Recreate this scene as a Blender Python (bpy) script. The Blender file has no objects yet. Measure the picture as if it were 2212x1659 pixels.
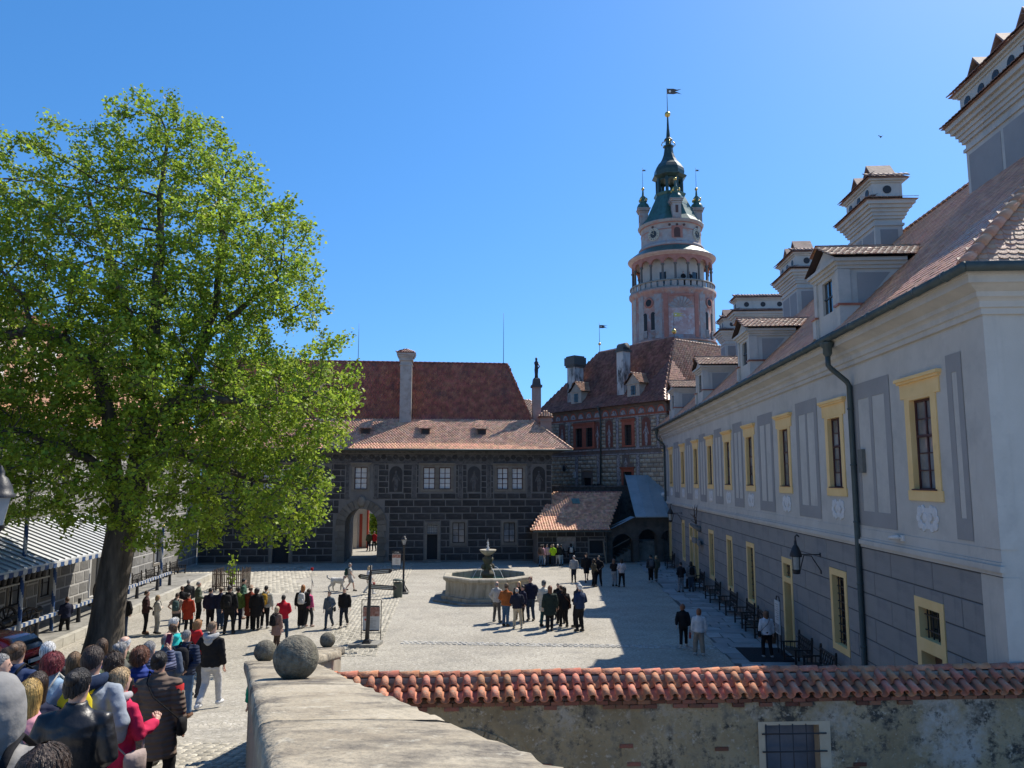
import bpy, math, random
import numpy as np
from mathutils import Vector, Matrix
R = math.radians
rnd = random.Random(7)
npr = np.random.RandomState(11)
SC = bpy.context.scene
COL = SC.collection
# ------------------------------------------------------------------ camera, sky, sun, exposure
F_, CX_, CY_, H_ = 1661.0, 1106.0, 829.5, 6.2
PITCH = math.atan(207.5 / F_)
cam = bpy.data.cameras.new('camera'); co = bpy.data.objects.new('camera', cam); COL.objects.link(co)
co.location = (0, 0, H_); co.rotation_euler = (R(90) + PITCH, 0, 0)
cam.sensor_width = 36; cam.lens = 36 * F_ / 2212; cam.clip_end = 5000; cam.clip_start = 0.05
SC.camera = co
SUN_EL, SUN_AZ = 52.0, 46.0          # azimuth measured from +Y towards +X
w = bpy.data.worlds.new('World'); SC.world = w; w.use_nodes = True
nt = w.node_tree; bg = nt.nodes['Background']
sky = nt.nodes.new('ShaderNodeTexSky'); sky.sky_type = 'NISHITA'; sky.sun_disc = False
sky.sun_elevation = R(SUN_EL); sky.sun_rotation = R(SUN_AZ)
sky.altitude = 500; sky.air_density = 1.0; sky.dust_density = 0.3; sky.ozone_density = 2.2
stc = nt.nodes.new('ShaderNodeTexCoord'); sad = nt.nodes.new('ShaderNodeVectorMath'); sad.inputs[1].default_value = (0, 0, .17)
nt.links.new(stc.outputs['Generated'], sad.inputs[0]); snm = nt.nodes.new('ShaderNodeVectorMath'); snm.operation = 'NORMALIZE'
nt.links.new(sad.outputs[0], snm.inputs[0]); nt.links.new(snm.outputs[0], sky.inputs[0])
shs = nt.nodes.new('ShaderNodeHueSaturation'); shs.inputs['Saturation'].default_value = 1.3; nt.links.new(sky.outputs[0], shs.inputs['Color'])
nt.links.new(shs.outputs[0], bg.inputs[0]); bg.inputs[1].default_value = 0.132
sl = bpy.data.lights.new('sun', 'SUN'); sl.energy = 4.2; sl.angle = R(0.5); sl.color = (1, .93, .82)
so = bpy.data.objects.new('sun', sl); COL.objects.link(so)
sd = Vector((math.sin(R(SUN_AZ)) * math.cos(R(SUN_EL)), math.cos(R(SUN_AZ)) * math.cos(R(SUN_EL)), math.sin(R(SUN_EL))))
so.rotation_euler = sd.to_track_quat('Z', 'Y').to_euler(); so.location = (60, 60, 90)
SC.view_settings.view_transform = 'Standard'; SC.view_settings.look = 'None'
SC.view_settings.exposure = 0.74; SC.view_settings.gamma = 1.0
try: SC.view_settings.use_curve_mapping = False
except Exception: pass

# ------------------------------------------------------------------ measuring helpers (photo pixel -> place)
def ray(px, py):
    a = (px - CX_) / F_; b = (CY_ - py) / F_
    return a, math.cos(PITCH) - b * math.sin(PITCH), math.sin(PITCH) + b * math.cos(PITCH)
def at(px, py, Y):
    a, y, z = ray(px, py); t = Y / y
    return Vector((a * t, Y, H_ + z * t))
def ramp_z(y):
    if y < 7: return min(2.754 + .2 * (7 - y), 4.3)
    return max(0.0, .153 * (25 - y))
def gpt(px, py, ramp=False):
    a, y, z = ray(px, py)
    t = -H_ / z
    if ramp:
        t = 1.0
        while H_ + z * t > ramp_z(y * t) and t < 60: t += .02
    return Vector((a * t, y * t, H_ + z * t))
def rot2(deg, x, y):
    c, s = math.cos(R(deg)), math.sin(R(deg)); return (c * x - s * y, s * x + c * y)

# ------------------------------------------------------------------ materials
MATS = {}
def mat(name, cols, scale=4.0, rough=.85, bump=.25, bscale=None, vary=0.0, metal=0.0, spec=.3, stretch=(1, 1, 1), detail=6, hue=0.0, extra=None, pos=(.3, .7), trans=0.0):
    m = bpy.data.materials.new(name); m.use_nodes = True; n = m.node_tree.nodes; L = m.node_tree.links
    b = n['Principled BSDF']; b.inputs['Roughness'].default_value = rough; b.inputs['Metallic'].default_value = metal
    b.inputs['Specular IOR Level'].default_value = spec
    tc = n.new('ShaderNodeTexCoord'); mp = n.new('ShaderNodeMapping'); mp.inputs['Scale'].default_value = stretch
    L.new(tc.outputs['Object'], mp.inputs[0])
    no = n.new('ShaderNodeTexNoise'); no.inputs['Scale'].default_value = scale; no.inputs['Detail'].default_value = detail; no.inputs['Roughness'].default_value = .65
    L.new(mp.outputs[0], no.inputs['Vector'])
    cr = n.new('ShaderNodeValToRGB'); el = cr.color_ramp.elements
    k = len(cols)
    if k == 1: cols = [cols[0], cols[0]]; k = 2
    el[0].position = pos[0]; el[0].color = (*cols[0], 1); el[1].position = pos[1]; el[1].color = (*cols[-1], 1)
    for i in range(1, k - 1):
        e = el.new(pos[0] + (pos[1] - pos[0]) * i / (k - 1)); e.color = (*cols[i], 1)
    L.new(no.outputs['Fac'], cr.inputs[0]); out = cr.outputs[0]
    if extra: out = extra(n, L, mp.outputs[0], out)
    if vary or hue:
        g = n.new('ShaderNodeNewGeometry'); oi = n.new('ShaderNodeObjectInfo')
        ad = n.new('ShaderNodeMath'); ad.operation = 'ADD'; L.new(g.outputs['Random Per Island'], ad.inputs[0]); L.new(oi.outputs['Random'], ad.inputs[1])
        fr = n.new('ShaderNodeMath'); fr.operation = 'FRACT'; L.new(ad.outputs[0], fr.inputs[0])
        mr = n.new('ShaderNodeMapRange'); mr.inputs[3].default_value = 1 - vary; mr.inputs[4].default_value = 1 + vary; L.new(fr.outputs[0], mr.inputs[0])
        hs = n.new('ShaderNodeHueSaturation'); L.new(out, hs.inputs['Color']); L.new(mr.outputs[0], hs.inputs['Value'])
        if hue:
            m3 = n.new('ShaderNodeMath'); m3.operation = 'MULTIPLY'; m3.inputs[1].default_value = 7.31; L.new(fr.outputs[0], m3.inputs[0])
            f2 = n.new('ShaderNodeMath'); f2.operation = 'FRACT'; L.new(m3.outputs[0], f2.inputs[0])
            mh = n.new('ShaderNodeMapRange'); mh.inputs[3].default_value = .5 - hue; mh.inputs[4].default_value = .5 + hue; L.new(f2.outputs[0], mh.inputs[0])
            L.new(mh.outputs[0], hs.inputs['Hue'])
        out = hs.outputs[0]
    L.new(out, b.inputs['Base Color'])
    if bump:
        bn = n.new('ShaderNodeTexNoise'); bn.inputs['Scale'].default_value = bscale or scale * 6; bn.inputs['Detail'].default_value = 5
        L.new(mp.outputs[0], bn.inputs['Vector'])
        bp = n.new('ShaderNodeBump'); bp.inputs['Strength'].default_value = bump; bp.inputs['Distance'].default_value = .03
        L.new(bn.outputs['Fac'], bp.inputs['Height']); L.new(bp.outputs[0], b.inputs['Normal'])
    if trans:
        tr = n.new('ShaderNodeBsdfTranslucent'); L.new(out, tr.inputs[0]); mx = n.new('ShaderNodeMixShader'); mx.inputs[0].default_value = trans
        L.new(b.outputs[0], mx.inputs[1]); L.new(tr.outputs[0], mx.inputs[2]); L.new(mx.outputs[0], n['Material Output'].inputs[0])
    MATS[name] = m
    return m
def spots(col, scale, lo, hi, stretch=None, detail=8):
    """adds blotches of another colour (dirt, lichen, stains)"""
    def f(n, L, vec, out):
        if stretch:
            mp = n.new('ShaderNodeMapping'); mp.inputs['Scale'].default_value = stretch; L.new(vec, mp.inputs[0]); vec = mp.outputs[0]
        no = n.new('ShaderNodeTexNoise'); no.inputs['Scale'].default_value = scale; no.inputs['Detail'].default_value = detail; no.inputs['Roughness'].default_value = .7
        L.new(vec, no.inputs['Vector'])
        mr = n.new('ShaderNodeMapRange'); mr.inputs[1].default_value = lo; mr.inputs[2].default_value = hi; L.new(no.outputs['Fac'], mr.inputs[0])
        mx = n.new('ShaderNodeMixRGB'); L.new(mr.outputs[0], mx.inputs[0]); L.new(out, mx.inputs[1]); mx.inputs[2].default_value = (*col, 1)
        return mx.outputs[0]
    return f
def chain(*fs):
    def f(n, L, vec, out):
        for q in fs: out = q(n, L, vec, out)
        return out
    return f
def voro(col, scale, width, stretch=(1, 1, 1)):
    """thin dark joints between cells"""
    def f(n, L, vec, out):
        mp = n.new('ShaderNodeMapping'); mp.inputs['Scale'].default_value = stretch; L.new(vec, mp.inputs[0])
        v = n.new('ShaderNodeTexVoronoi'); v.feature = 'DISTANCE_TO_EDGE'; v.inputs['Scale'].default_value = scale; L.new(mp.outputs[0], v.inputs['Vector'])
        mr = n.new('ShaderNodeMapRange'); mr.inputs[1].default_value = 0; mr.inputs[2].default_value = width; mr.inputs[3].default_value = 1; mr.inputs[4].default_value = 0; L.new(v.outputs['Distance'], mr.inputs[0])
        mx = n.new('ShaderNodeMixRGB'); L.new(mr.outputs[0], mx.inputs[0]); L.new(out, mx.inputs[1]); mx.inputs[2].default_value = (*col, 1)
        return mx.outputs[0]
    return f
def flat(name, c, rough=.7, metal=0, spec=.3, **k):
    if name in MATS: return MATS[name]
    d = tuple(x * .82 for x in c)
    return mat(name, [d, c], scale=9, rough=rough, metal=metal, spec=spec, **{'bump': .12, **k})
def glassmat(name, c=(.02, .025, .03), rough=.06):
    m = bpy.data.materials.new(name); m.use_nodes = True; b = m.node_tree.nodes['Principled BSDF']
    b.inputs['Base Color'].default_value = (*c, 1); b.inputs['Roughness'].default_value = rough; b.inputs['Specular IOR Level'].default_value = .6
    n = m.node_tree.nodes; L = m.node_tree.links
    no = n.new('ShaderNodeTexNoise'); no.inputs['Scale'].default_value = 1.3; bp = n.new('ShaderNodeBump'); bp.inputs['Strength'].default_value = .04
    tc = n.new('ShaderNodeTexCoord'); L.new(tc.outputs['Object'], no.inputs['Vector']); L.new(no.outputs[0], bp.inputs['Height']); L.new(bp.outputs[0], b.inputs['Normal'])
    MATS[name] = m; return m

# ------------------------------------------------------------------ mesh building
class MB:
    def __init__(s): s.v = []; s.f = []; s.m = []; s.sm = []
    def add(s, vs, fs, m=0, smooth=False):
        o = len(s.v); s.v.extend([tuple(p) for p in vs])
        for f in fs: s.f.append(tuple(i + o for i in f)); s.m.append(m); s.sm.append(smooth)
        return s
    def quad(s, a, b, c, d, m=0): return s.add([a, b, c, d], [(0, 1, 2, 3)], m)
    def box(s, x0, x1, y0, y1, z0, z1, m=0, M=None):
        vs = [(x, y, z) for z in (z0, z1) for y in (y0, y1) for x in (x0, x1)]
        if M is not None: vs = [tuple(M @ Vector(p)) for p in vs]
        return s.add(vs, [(0, 2, 3, 1), (4, 5, 7, 6), (0, 1, 5, 4), (2, 6, 7, 3), (0, 4, 6, 2), (1, 3, 7, 5)], m)
    def cbox(s, c, sz, m=0, rz=0, M=None):
        T = Matrix.Translation(c) @ (M if M is not None else Matrix.Rotation(rz, 4, 'Z'))
        return s.box(-sz[0] / 2, sz[0] / 2, -sz[1] / 2, sz[1] / 2, -sz[2] / 2, sz[2] / 2, m, T)
    def bar(s, a, b, w, h=None, m=0):
        a = Vector(a); b = Vector(b); d = b - a; q = d.to_track_quat('Z', 'Y').to_matrix().to_4x4()
        h = h or w
        return s.box(-w / 2, w / 2, -h / 2, h / 2, 0, d.length, m, Matrix.Translation(a) @ q)
    def prism(s, poly, z0, z1, m=0, M=None):
        n = len(poly); vs = [(p[0], p[1], z0) for p in poly] + [(p[0], p[1], z1) for p in poly]
        if M is not None: vs = [tuple(M @ Vector(p)) for p in vs]
        return s.add(vs, [tuple(range(n - 1, -1, -1)), tuple(range(n, 2 * n))] + [(i, (i + 1) % n, n + (i + 1) % n, n + i) for i in range(n)], m)
    def lathe(s, prof, c=(0, 0, 0), seg=16, m=0, smooth=True, a0=0.0, cap=True, M=None):
        vs = []; fs = []; k = len(prof)
        for r, z in prof:
            for i in range(seg):
                t = a0 + 2 * math.pi * i / seg; vs.append((c[0] + r * math.cos(t), c[1] + r * math.sin(t), c[2] + z))
        if M is not None: vs = [tuple(M @ Vector(p)) for p in vs]
        for j in range(k - 1):
            for i in range(seg):
                i2 = (i + 1) % seg; fs.append((j * seg + i, j * seg + i2, (j + 1) * seg + i2, (j + 1) * seg + i))
        s.add(vs, fs, m, smooth)
        if cap:
            s.add(vs[:seg], [tuple(range(seg - 1, -1, -1))], m); s.add(vs[-seg:], [tuple(range(seg))], m)
        return s
    def ball(s, c, r, seg=14, m=0, sc=(1, 1, 1), smooth=True):
        vs = []; fs = []; n = seg // 2
        for j in range(n + 1):
            p = math.pi * j / n
            for i in range(seg):
                t = 2 * math.pi * i / seg; vs.append((c[0] + r * sc[0] * math.sin(p) * math.cos(t), c[1] + r * sc[1] * math.sin(p) * math.sin(t), c[2] + r * sc[2] * math.cos(p)))
        for j in range(n):
            for i in range(seg):
                i2 = (i + 1) % seg; fs.append((j * seg + i, (j + 1) * seg + i, (j + 1) * seg + i2, j * seg + i2))
        return s.add(vs, fs, m, smooth)
    def tube(s, pts, rad, seg=8, m=0, smooth=True, cap=True, up=None):
        pts = [Vector(p) for p in pts]; n = len(pts)
        if not isinstance(rad, (list, tuple)): rad = [rad] * n
        vs = []; fs = []
        t0 = (pts[1] - pts[0]).normalized(); u = Vector(up) if up else (Vector((0, 0, 1)) if abs(t0.z) < .9 else Vector((0, 1, 0)))
        u = (u - t0 * u.dot(t0)).normalized()
        for i in range(n):
            t = (pts[min(i + 1, n - 1)] - pts[max(i - 1, 0)]).normalized()
            u = (u - t * u.dot(t)).normalized(); b = t.cross(u)
            r = rad[i]; ra, rb = r if isinstance(r, tuple) else (r, r)
            for k in range(seg):
                a = 2 * math.pi * k / seg; vs.append(pts[i] + b * (ra * math.cos(a)) + u * (rb * math.sin(a)))
        for i in range(n - 1):
            for k in range(seg):
                k2 = (k + 1) % seg; fs.append((i * seg + k, i * seg + k2, (i + 1) * seg + k2, (i + 1) * seg + k))
        if cap: fs += [tuple(range(seg - 1, -1, -1)), tuple(range((n - 1) * seg, n * seg))]
        return s.add(vs, fs, m, smooth)
    def rings(s, rs, seg=14, m=0, M=None):
        """horizontal ellipses (z, rx, ry, yoff, xoff)"""
        vs = []; fs = []
        for q in rs:
            z, rx, ry = q[:3]; yo = q[3] if len(q) > 3 else 0; xo = q[4] if len(q) > 4 else 0
            for i in range(seg):
                t = 2 * math.pi * i / seg; vs.append((xo + rx * math.cos(t), yo + ry * math.sin(t), z))
        if M is not None: vs = [tuple(M @ Vector(p)) for p in vs]
        n = len(rs)
        for j in range(n - 1):
            for i in range(seg):
                i2 = (i + 1) % seg; fs.append((j * seg + i, j * seg + i2, (j + 1) * seg + i2, (j + 1) * seg + i))
        fs += [tuple(range(seg - 1, -1, -1)), tuple(range((n - 1) * seg, n * seg))]
        return s.add(vs, fs, m, True)
BASE = {}; FROT = {}
def tag(o, label=None, cat=None, group=None, kind=None):
    if label: o['label'] = label
    if cat: o['category'] = cat
    if group: o['group'] = group
    if kind: o['kind'] = kind
    return o
def thing(name, label, cat, loc=(0, 0, 0), rot=0.0, group=None, tilt=None):
    """Empty at the thing's base. loc is given in the frame turned by rot degrees about the world origin."""
    o = bpy.data.objects.new(name, None); COL.objects.link(o); o.empty_display_size = .2
    x, y = rot2(rot, loc[0], loc[1]); o.location = (x, y, loc[2]); o.rotation_euler = (0, 0, R(rot))
    BASE[o] = Vector(loc); FROT[o] = rot
    return tag(o, label, cat, group)
def mesh_of(mb, name, mats):
    me = bpy.data.meshes.new(name)
    me.from_pydata(mb.v, [], mb.f)
    for q in (mats if isinstance(mats, (list, tuple)) else [mats]): me.materials.append(q)
    if mb.f:
        me.polygons.foreach_set('material_index', mb.m); me.polygons.foreach_set('use_smooth', mb.sm)
    return me
def build(mb, name, mats, parent=None, kind=None, loc=None, rot=0.0, label=None, cat=None, group=None):
    """one mesh object; with a parent the vertices are in the thing's frame"""
    if parent is not None:
        b = BASE[parent]; mb.v = [(p[0] - b[0], p[1] - b[1], p[2] - b[2]) for p in mb.v]
    elif loc is not None:
        mb.v = [(p[0] - loc[0], p[1] - loc[1], p[2] - loc[2]) for p in mb.v]
    o = bpy.data.objects.new(name, mesh_of(mb, name, mats)); COL.objects.link(o)
    if parent is not None: o.parent = parent; BASE[o] = BASE[parent]; FROT[o] = FROT[parent]
    elif loc is not None:
        x, y = rot2(rot, loc[0], loc[1]); o.location = (x, y, loc[2]); o.rotation_euler = (0, 0, R(rot)); BASE[o] = Vector(loc); FROT[o] = rot
    else:
        o.rotation_euler = (0, 0, R(rot)); BASE[o] = Vector((0, 0, 0)); FROT[o] = rot
    return tag(o, label, cat, group, kind)
def piece(name, me, parent, M):
    o = bpy.data.objects.new(name, me); COL.objects.link(o); o.parent = parent
    o.matrix_basis = Matrix.Translation(-BASE[parent]) @ M
    return o
def np_mesh(name, V, F, m, smooth=False):
    """V (n,3), F (k,4 or 3) arrays"""
    me = bpy.data.meshes.new(name); V = np.asarray(V, np.float32); F = np.asarray(F, np.int32)
    me.vertices.add(len(V)); me.vertices.foreach_set('co', V.ravel())
    k = F.shape[1]; me.loops.add(F.size); me.loops.foreach_set('vertex_index', F.ravel())
    me.polygons.add(len(F)); me.polygons.foreach_set('loop_start', np.arange(0, F.size, k, dtype=np.int32))
    try: me.polygons.foreach_set('loop_total', np.full(len(F), k, np.int32))
    except Exception: pass
    if smooth: me.polygons.foreach_set('use_smooth', np.ones(len(F), bool))
    me.materials.append(m); me.update(calc_edges=True); me.validate()
    return me
def link(me, name, parent=None, kind=None):
    o = bpy.data.objects.new(name, me); COL.objects.link(o)
    if parent is not None: o.parent = parent; BASE[o] = BASE[parent]; FROT[o] = FROT[parent]
    if kind: o['kind'] = kind
    return o
def copy_tree(o, parent=None):
    c = o.copy(); COL.objects.link(c); c.parent = parent
    if o in BASE: BASE[c] = BASE[o]; FROT[c] = FROT[o]
    for ch in list(o.children): copy_tree(ch, c)
    return c
# walls with openings: f(u, v, d) maps along / up / into the wall
def wall(mb, f, u0, u1, v0, v1, ops, depth=.25, m=0, mr=None, back=False):
    us = sorted({u0, u1, *[o[0] for o in ops], *[o[1] for o in ops]}); vs = sorted({v0, v1, *[o[2] for o in ops], *[o[3] for o in ops]})
    us = [u for u in us if u0 <= u <= u1]; vs = [v for v in vs if v0 <= v <= v1]
    for a, b in zip(us, us[1:]):
        for c, d in zip(vs, vs[1:]):
            x, y = (a + b) / 2, (c + d) / 2
            if any(o[0] < x < o[1] and o[2] < y < o[3] for o in ops): continue
            mb.quad(f(a, c, 0), f(b, c, 0), f(b, d, 0), f(a, d, 0), m)
    for o in ops:
        a, b, c, d = o[:4]; q = mr if mr is not None else m
        for (p1, p2) in (((a, c), (b, c)), ((b, c), (b, d)), ((b, d), (a, d)), ((a, d), (a, c))):
            mb.quad(f(*p1, 0), f(*p2, 0), f(*p2, depth), f(*p1, depth), q)
def block_rects(u0, u1, v0, v1, rh, bw, ops, gap, seed=1, jit=.12):
    """courses of blocks, cut round the openings"""
    rr = random.Random(seed); out = []; n = max(1, round((v1 - v0) / rh)); rh = (v1 - v0) / n
    for r in range(n):
        a = v0 + r * rh; b = a + rh
        segs = [(u0, u1)]
        for o in ops:
            if o[2] < b - .06 and o[3] > a + .06:
                ns = []
                for s in segs:
                    if o[1] <= s[0] or o[0] >= s[1]: ns.append(s); continue
                    if o[0] - s[0] > .05: ns.append((s[0], o[0]))
                    if s[1] - o[1] > .05: ns.append((o[1], s[1]))
                segs = ns
                p0, p1 = max(o[0], u0), min(o[1], u1)
                inside = lambda v: any(q is not o and q[0] < (p0 + p1) / 2 < q[1] and q[2] - .02 < v < q[3] + .02 for q in ops) or any(q is not o and q[0] < p1 and q[1] > p0 and q[2] < v < q[3] for q in ops)
                if p1 - p0 > .1:
                    if b - o[3] > .09 and not inside((o[3] + b) / 2): out.append((p0 + gap / 2, p1 - gap / 2, o[3] + gap / 2, b - gap / 2))
                    if o[2] - a > .09 and not inside((a + o[2]) / 2): out.append((p0 + gap / 2, p1 - gap / 2, a + gap / 2, o[2] - gap / 2))
        for s in segs:
            L = s[1] - s[0]; cuts = [s[0]]; x = math.floor(s[0] / bw) * bw + (bw / 2 if r % 2 else 0)
            while x < s[1] - .15 * bw:
                if x > s[0] + .15 * bw: cuts.append(x + rr.uniform(-jit, jit) * bw * .4)
                x += bw
            cuts.append(s[1])
            for c, d in zip(cuts, cuts[1:]):
                if d - c > .06: out.append((c + gap / 2, d - gap / 2, a + gap / 2, b - gap / 2))
    return out
def unit_block(m, ch=.06, name='block', pyramid=0.0):
    """unit face block: x, z in -.5...5, front towards -y with a chamfer"""
    mb = MB(); a = .5; b = .5 - ch
    vs = [(-a, 0, -a), (a, 0, -a), (a, 0, a), (-a, 0, a), (-b, -1, -b), (b, -1, -b), (b, -1, b), (-b, -1, b)]
    fs = [(4, 5, 6, 7), (0, 1, 5, 4), (1, 2, 6, 5), (2, 3, 7, 6), (3, 0, 4, 7)]
    if pyramid:
        p = pyramid; vs += [(-p, -1.9, -.06), (p, -1.9, -.06), (p, -1.9, .06), (-p, -1.9, .06)]
        fs = fs[1:] + [(8, 9, 10, 11), (4, 5, 9, 8), (5, 6, 10, 9), (6, 7, 11, 10), (7, 4, 8, 11)]
    mb.add(vs, fs); return mesh_of(mb, name, m)
def face_blocks(name, rects, me, parent, fM, depth, maxobj=300, camsort=True, stuffname=None):
    """fM(u, v) -> matrix with x along, z up, -y out of the wall; the largest maxobj as pieces, the rest joined"""
    items = []
    for (a, b, c, d) in rects:
        M = fM((a + b) / 2, (c + d) / 2) @ Matrix.Diagonal((b - a, depth, d - c, 1)); items.append(M)
    Rm = Matrix.Rotation(R(FROT[parent]), 4, 'Z')
    items.sort(key=lambda M: (Rm @ M.translation - Vector((0, 0, H_))).length)
    for M in items[:maxobj]: piece(name, me, parent, M)
    if len(items) > maxobj:
        base = np.array([v.co[:] for v in me.vertices]); fs = [tuple(p.vertices) for p in me.polygons]; mb = MB()
        for M in items[maxobj:]:
            A = np.array(M); mb.add((base @ A[:3, :3].T + A[:3, 3]).tolist(), fs)
        build(mb, stuffname or ('far_' + name + 's'), list(me.materials), parent, kind='stuff')
# roof tiles
def tile_template(kind, w, L, th=.022):
    if kind == 'beaver':
        o = [(-w * .49, L), (w * .49, L), (w * .49, w * .25), (w * .28, w * .06), (0, 0), (-w * .28, w * .06), (-w * .49, w * .25)]
    elif kind == 'flat': o = [(-w * .485, L), (w * .485, L), (w * .485, 0), (-w * .485, 0)]
    if kind == 'wave':
        vs = []; xs = [-.5, -.3, -.05, .2, .38, .5]; hs = [0.0, -.012, -.012, .03, .045, .02]
        for y, zo in ((0, th), (L, 0)):
            for x, h in zip(xs, hs): vs.append((x * w, y, zo + .62 * h * w / .22))
        for x, h in zip(xs, hs): vs.append((x * w, 0, h * .62 * w / .22 - .012))
        n = len(xs); fs = [(i, i + 1, n + i + 1, n + i) for i in range(n - 1)] + [(2 * n + i, 2 * n + i + 1, i + 1, i) for i in range(n - 1)]
        return np.array(vs, float), fs
    n = len(o); vs = [(x, y, th * (1 + .6 * (1 - y / L))) for x, y in o] + [(x, y, th * .6 * (1 - y / L)) for x, y in o]
    fs = [tuple(range(n - 1, -1, -1))] + [(i, (i + 1) % n, n + (i + 1) % n, n + i) for i in range(1, n)]
    return np.array(vs, float), fs
def tile_roof(parent, a, b, c, d, w, h, kind, mats, maxobj=300, name='roof_tile', skip=None, seed=3, deck=True, over=1.45, lift=.03, jit=1.0):
    """a,b eave ends, c,d ridge ends above b,a. Nearest tiles are pieces; the others one part."""
    a, b, c, d = map(Vector, (a, b, c, d)); rr = random.Random(seed)
    V, Fs = tile_template(kind, w, h * over)
    X = (b - a).normalized(); mid = (c + d) / 2 - (a + b) / 2; mid -= X * mid.dot(X); SL = mid.length; Yd = mid.normalized(); Z = X.cross(Yd)
    if Z.z < 0: Z = -Z
    rows = int(round(SL / h)); Ms = []
    for r in range(rows):
        v = r / rows; p = a.lerp(d, v); q = b.lerp(c, v); n = max(1, int((q - p).length / w)); e = (q - p).length
        off = (w / 2 if r % 2 else 0)
        for i in range(n + 1):
            x = i * w + off
            if x > e: continue
            P = p + X * x + Z * (lift + rr.uniform(0, .008) * jit) + X * rr.uniform(-.004, .004)
            if skip and skip(P): continue
            t = rr.uniform(-.02, .02) * jit; t2 = rr.uniform(-.012, .02) * jit
            Xr = (X + Yd * t).normalized(); Zr = (Z + Yd * t2).normalized(); Yr = Zr.cross(Xr)
            Ms.append(((Xr, Yr, Zr), P))
    Rm = Matrix.Rotation(R(FROT[parent]), 4, 'Z'); camp = Rm.inverted() @ Vector((0, 0, H_))
    Ms.sort(key=lambda t: (t[1] - camp).length)
    mb = MB(); mb.add(V.tolist(), Fs); me = mesh_of(mb, name, mats)
    for (A, P) in Ms[:maxobj]:
        M = Matrix((A[0], A[1], A[2])).transposed().to_4x4(); M.translation = P; piece(name, me, parent, M)
    if len(Ms) > maxobj:
        rest = Ms[maxobj:]; base = BASE[parent]
        A = np.array([[list(q) for q in t[0]] for t in rest]); Pn = np.array([list(t[1] - base) for t in rest])
        W = np.einsum('vk,nkj->nvj', V, A) + Pn[:, None, :]; nv = len(V)
        vsl = W.reshape(-1, 3)
        fl = []; 
        off = np.arange(len(rest)) * nv
        me2 = bpy.data.meshes.new('far_' + name + 's')
        lv = []; ls = []; lt = []; pos = 0
        tot = np.array([len(f) for f in Fs]); flatf = np.concatenate([np.array(f) for f in Fs])
        lvs = (off[:, None] + flatf[None, :]).ravel().astype(np.int32)
        st = np.concatenate([[0], np.cumsum(tot)[:-1]]); starts = (np.arange(len(rest))[:, None] * len(flatf) + st[None, :]).ravel().astype(np.int32)
        me2.vertices.add(len(vsl)); me2.vertices.foreach_set('co', vsl.astype(np.float32).ravel())
        me2.loops.add(len(lvs)); me2.loops.foreach_set('vertex_index', lvs); me2.polygons.add(len(starts)); me2.polygons.foreach_set('loop_start', starts)
        try: me2.polygons.foreach_set('loop_total', np.tile(tot, len(rest)).astype(np.int32))
        except Exception: pass
        for q in (mats if isinstance(mats, (list, tuple)) else [mats]): me2.materials.append(q)
        me2.update(calc_edges=True); me2.validate()
        link(me2, 'far_' + name + 's', parent, 'stuff')
    return Ms
def ridge_tiles(parent, a, b, mats, r=.11, L=.38, name='ridge_tile'):
    a = Vector(a); b = Vector(b); n = max(1, int((b - a).length / L)); D = (b - a) / n; l = D.length
    mb = MB(); vs = []; S = 6
    for y, rr_ in ((0, r * 1.12), (l * 1.06, r * .92)):
        for i in range(S + 1):
            t = math.pi * i / S; vs.append((rr_ * math.cos(t), y, rr_ * math.sin(t)))
    fs = [(i + 1, i, S + 1 + i, S + 2 + i) for i in range(S)] + [tuple(range(S + 1))]
    mb.add(vs, fs, 0, True); me = mesh_of(mb, name, mats)
    Y = D.normalized(); X = Y.cross(Vector((0, 0, 1))).normalized(); Z = X.cross(Y)
    for i in range(n):
        M = Matrix((X, Y, Z)).transposed().to_4x4(); M.translation = a + D * i + Vector((0, 0, -.02)); piece(name, me, parent, M)
# ------------------------------------------------------------------ shared materials
PLASTER = mat('plaster_pale', [(.45, .428, .382), (.55, .525, .475)], scale=.6, bump=.12, bscale=30, extra=chain(spots((.33, .325, .305), .8, .5, .85), spots((.34, .33, .31), 2.2, .58, .85, (1.5, 1.5, .12)), spots((.56, .545, .50), 1.7, .6, .8)))
GREYBAND = mat('plaster_grey', [(.268, .26, .25), (.318, .31, .298)], scale=.8, bump=.12, bscale=30)
BLUEGREY = mat('plaster_bluegrey', [(.228, .219, .207), (.275, .265, .25)], scale=.5, bump=.15, bscale=25, vary=.035, extra=chain(spots((.17, .17, .178), .7, .5, .8), spots((.155, .155, .16), 2.5, .56, .85, (1.5, 1.5, .1)), spots((.29, .29, .29), 1.5, .62, .85)))
JOINT = flat('plaster_joint', (.085, .085, .09))
YELLOW = mat('paint_yellow', [(.76, .51, .21), (.83, .59, .28)], scale=1.2, bump=.1, bscale=30, extra=spots((.5, .38, .2), 1.6, .6, .85))
TIMBER = flat('timber_maroon', (.075, .03, .03), rough=.55)
GLASS = glassmat('window_glass')
GLASSPALE = mat('window_glass_curtained', [(.10, .11, .12), (.26, .27, .28)], scale=1.2, rough=.08, bump=.02, spec=.7, vary=.25)
IRON = flat('iron_dark', (.03, .03, .033), rough=.5, spec=.4)
COPPER = mat('copper_patina', [(.05, .10, .085), (.10, .19, .155), (.04, .06, .055)], scale=1.6, rough=.55, spec=.5, bump=.15, stretch=(1, 1, .4))
PIPE = mat('pipe_patina', [(.035, .05, .05), (.07, .095, .09)], scale=2, rough=.5, spec=.45)
TILE = mat('tile_terracotta', [(.46, .19, .10), (.66, .33, .19), (.70, .44, .29)], scale=2.2, vary=.28, hue=.012, rough=.5, spec=.5, bump=.25, bscale=30, extra=spots((.20, .11, .08), 1.3, .58, .85))
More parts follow.
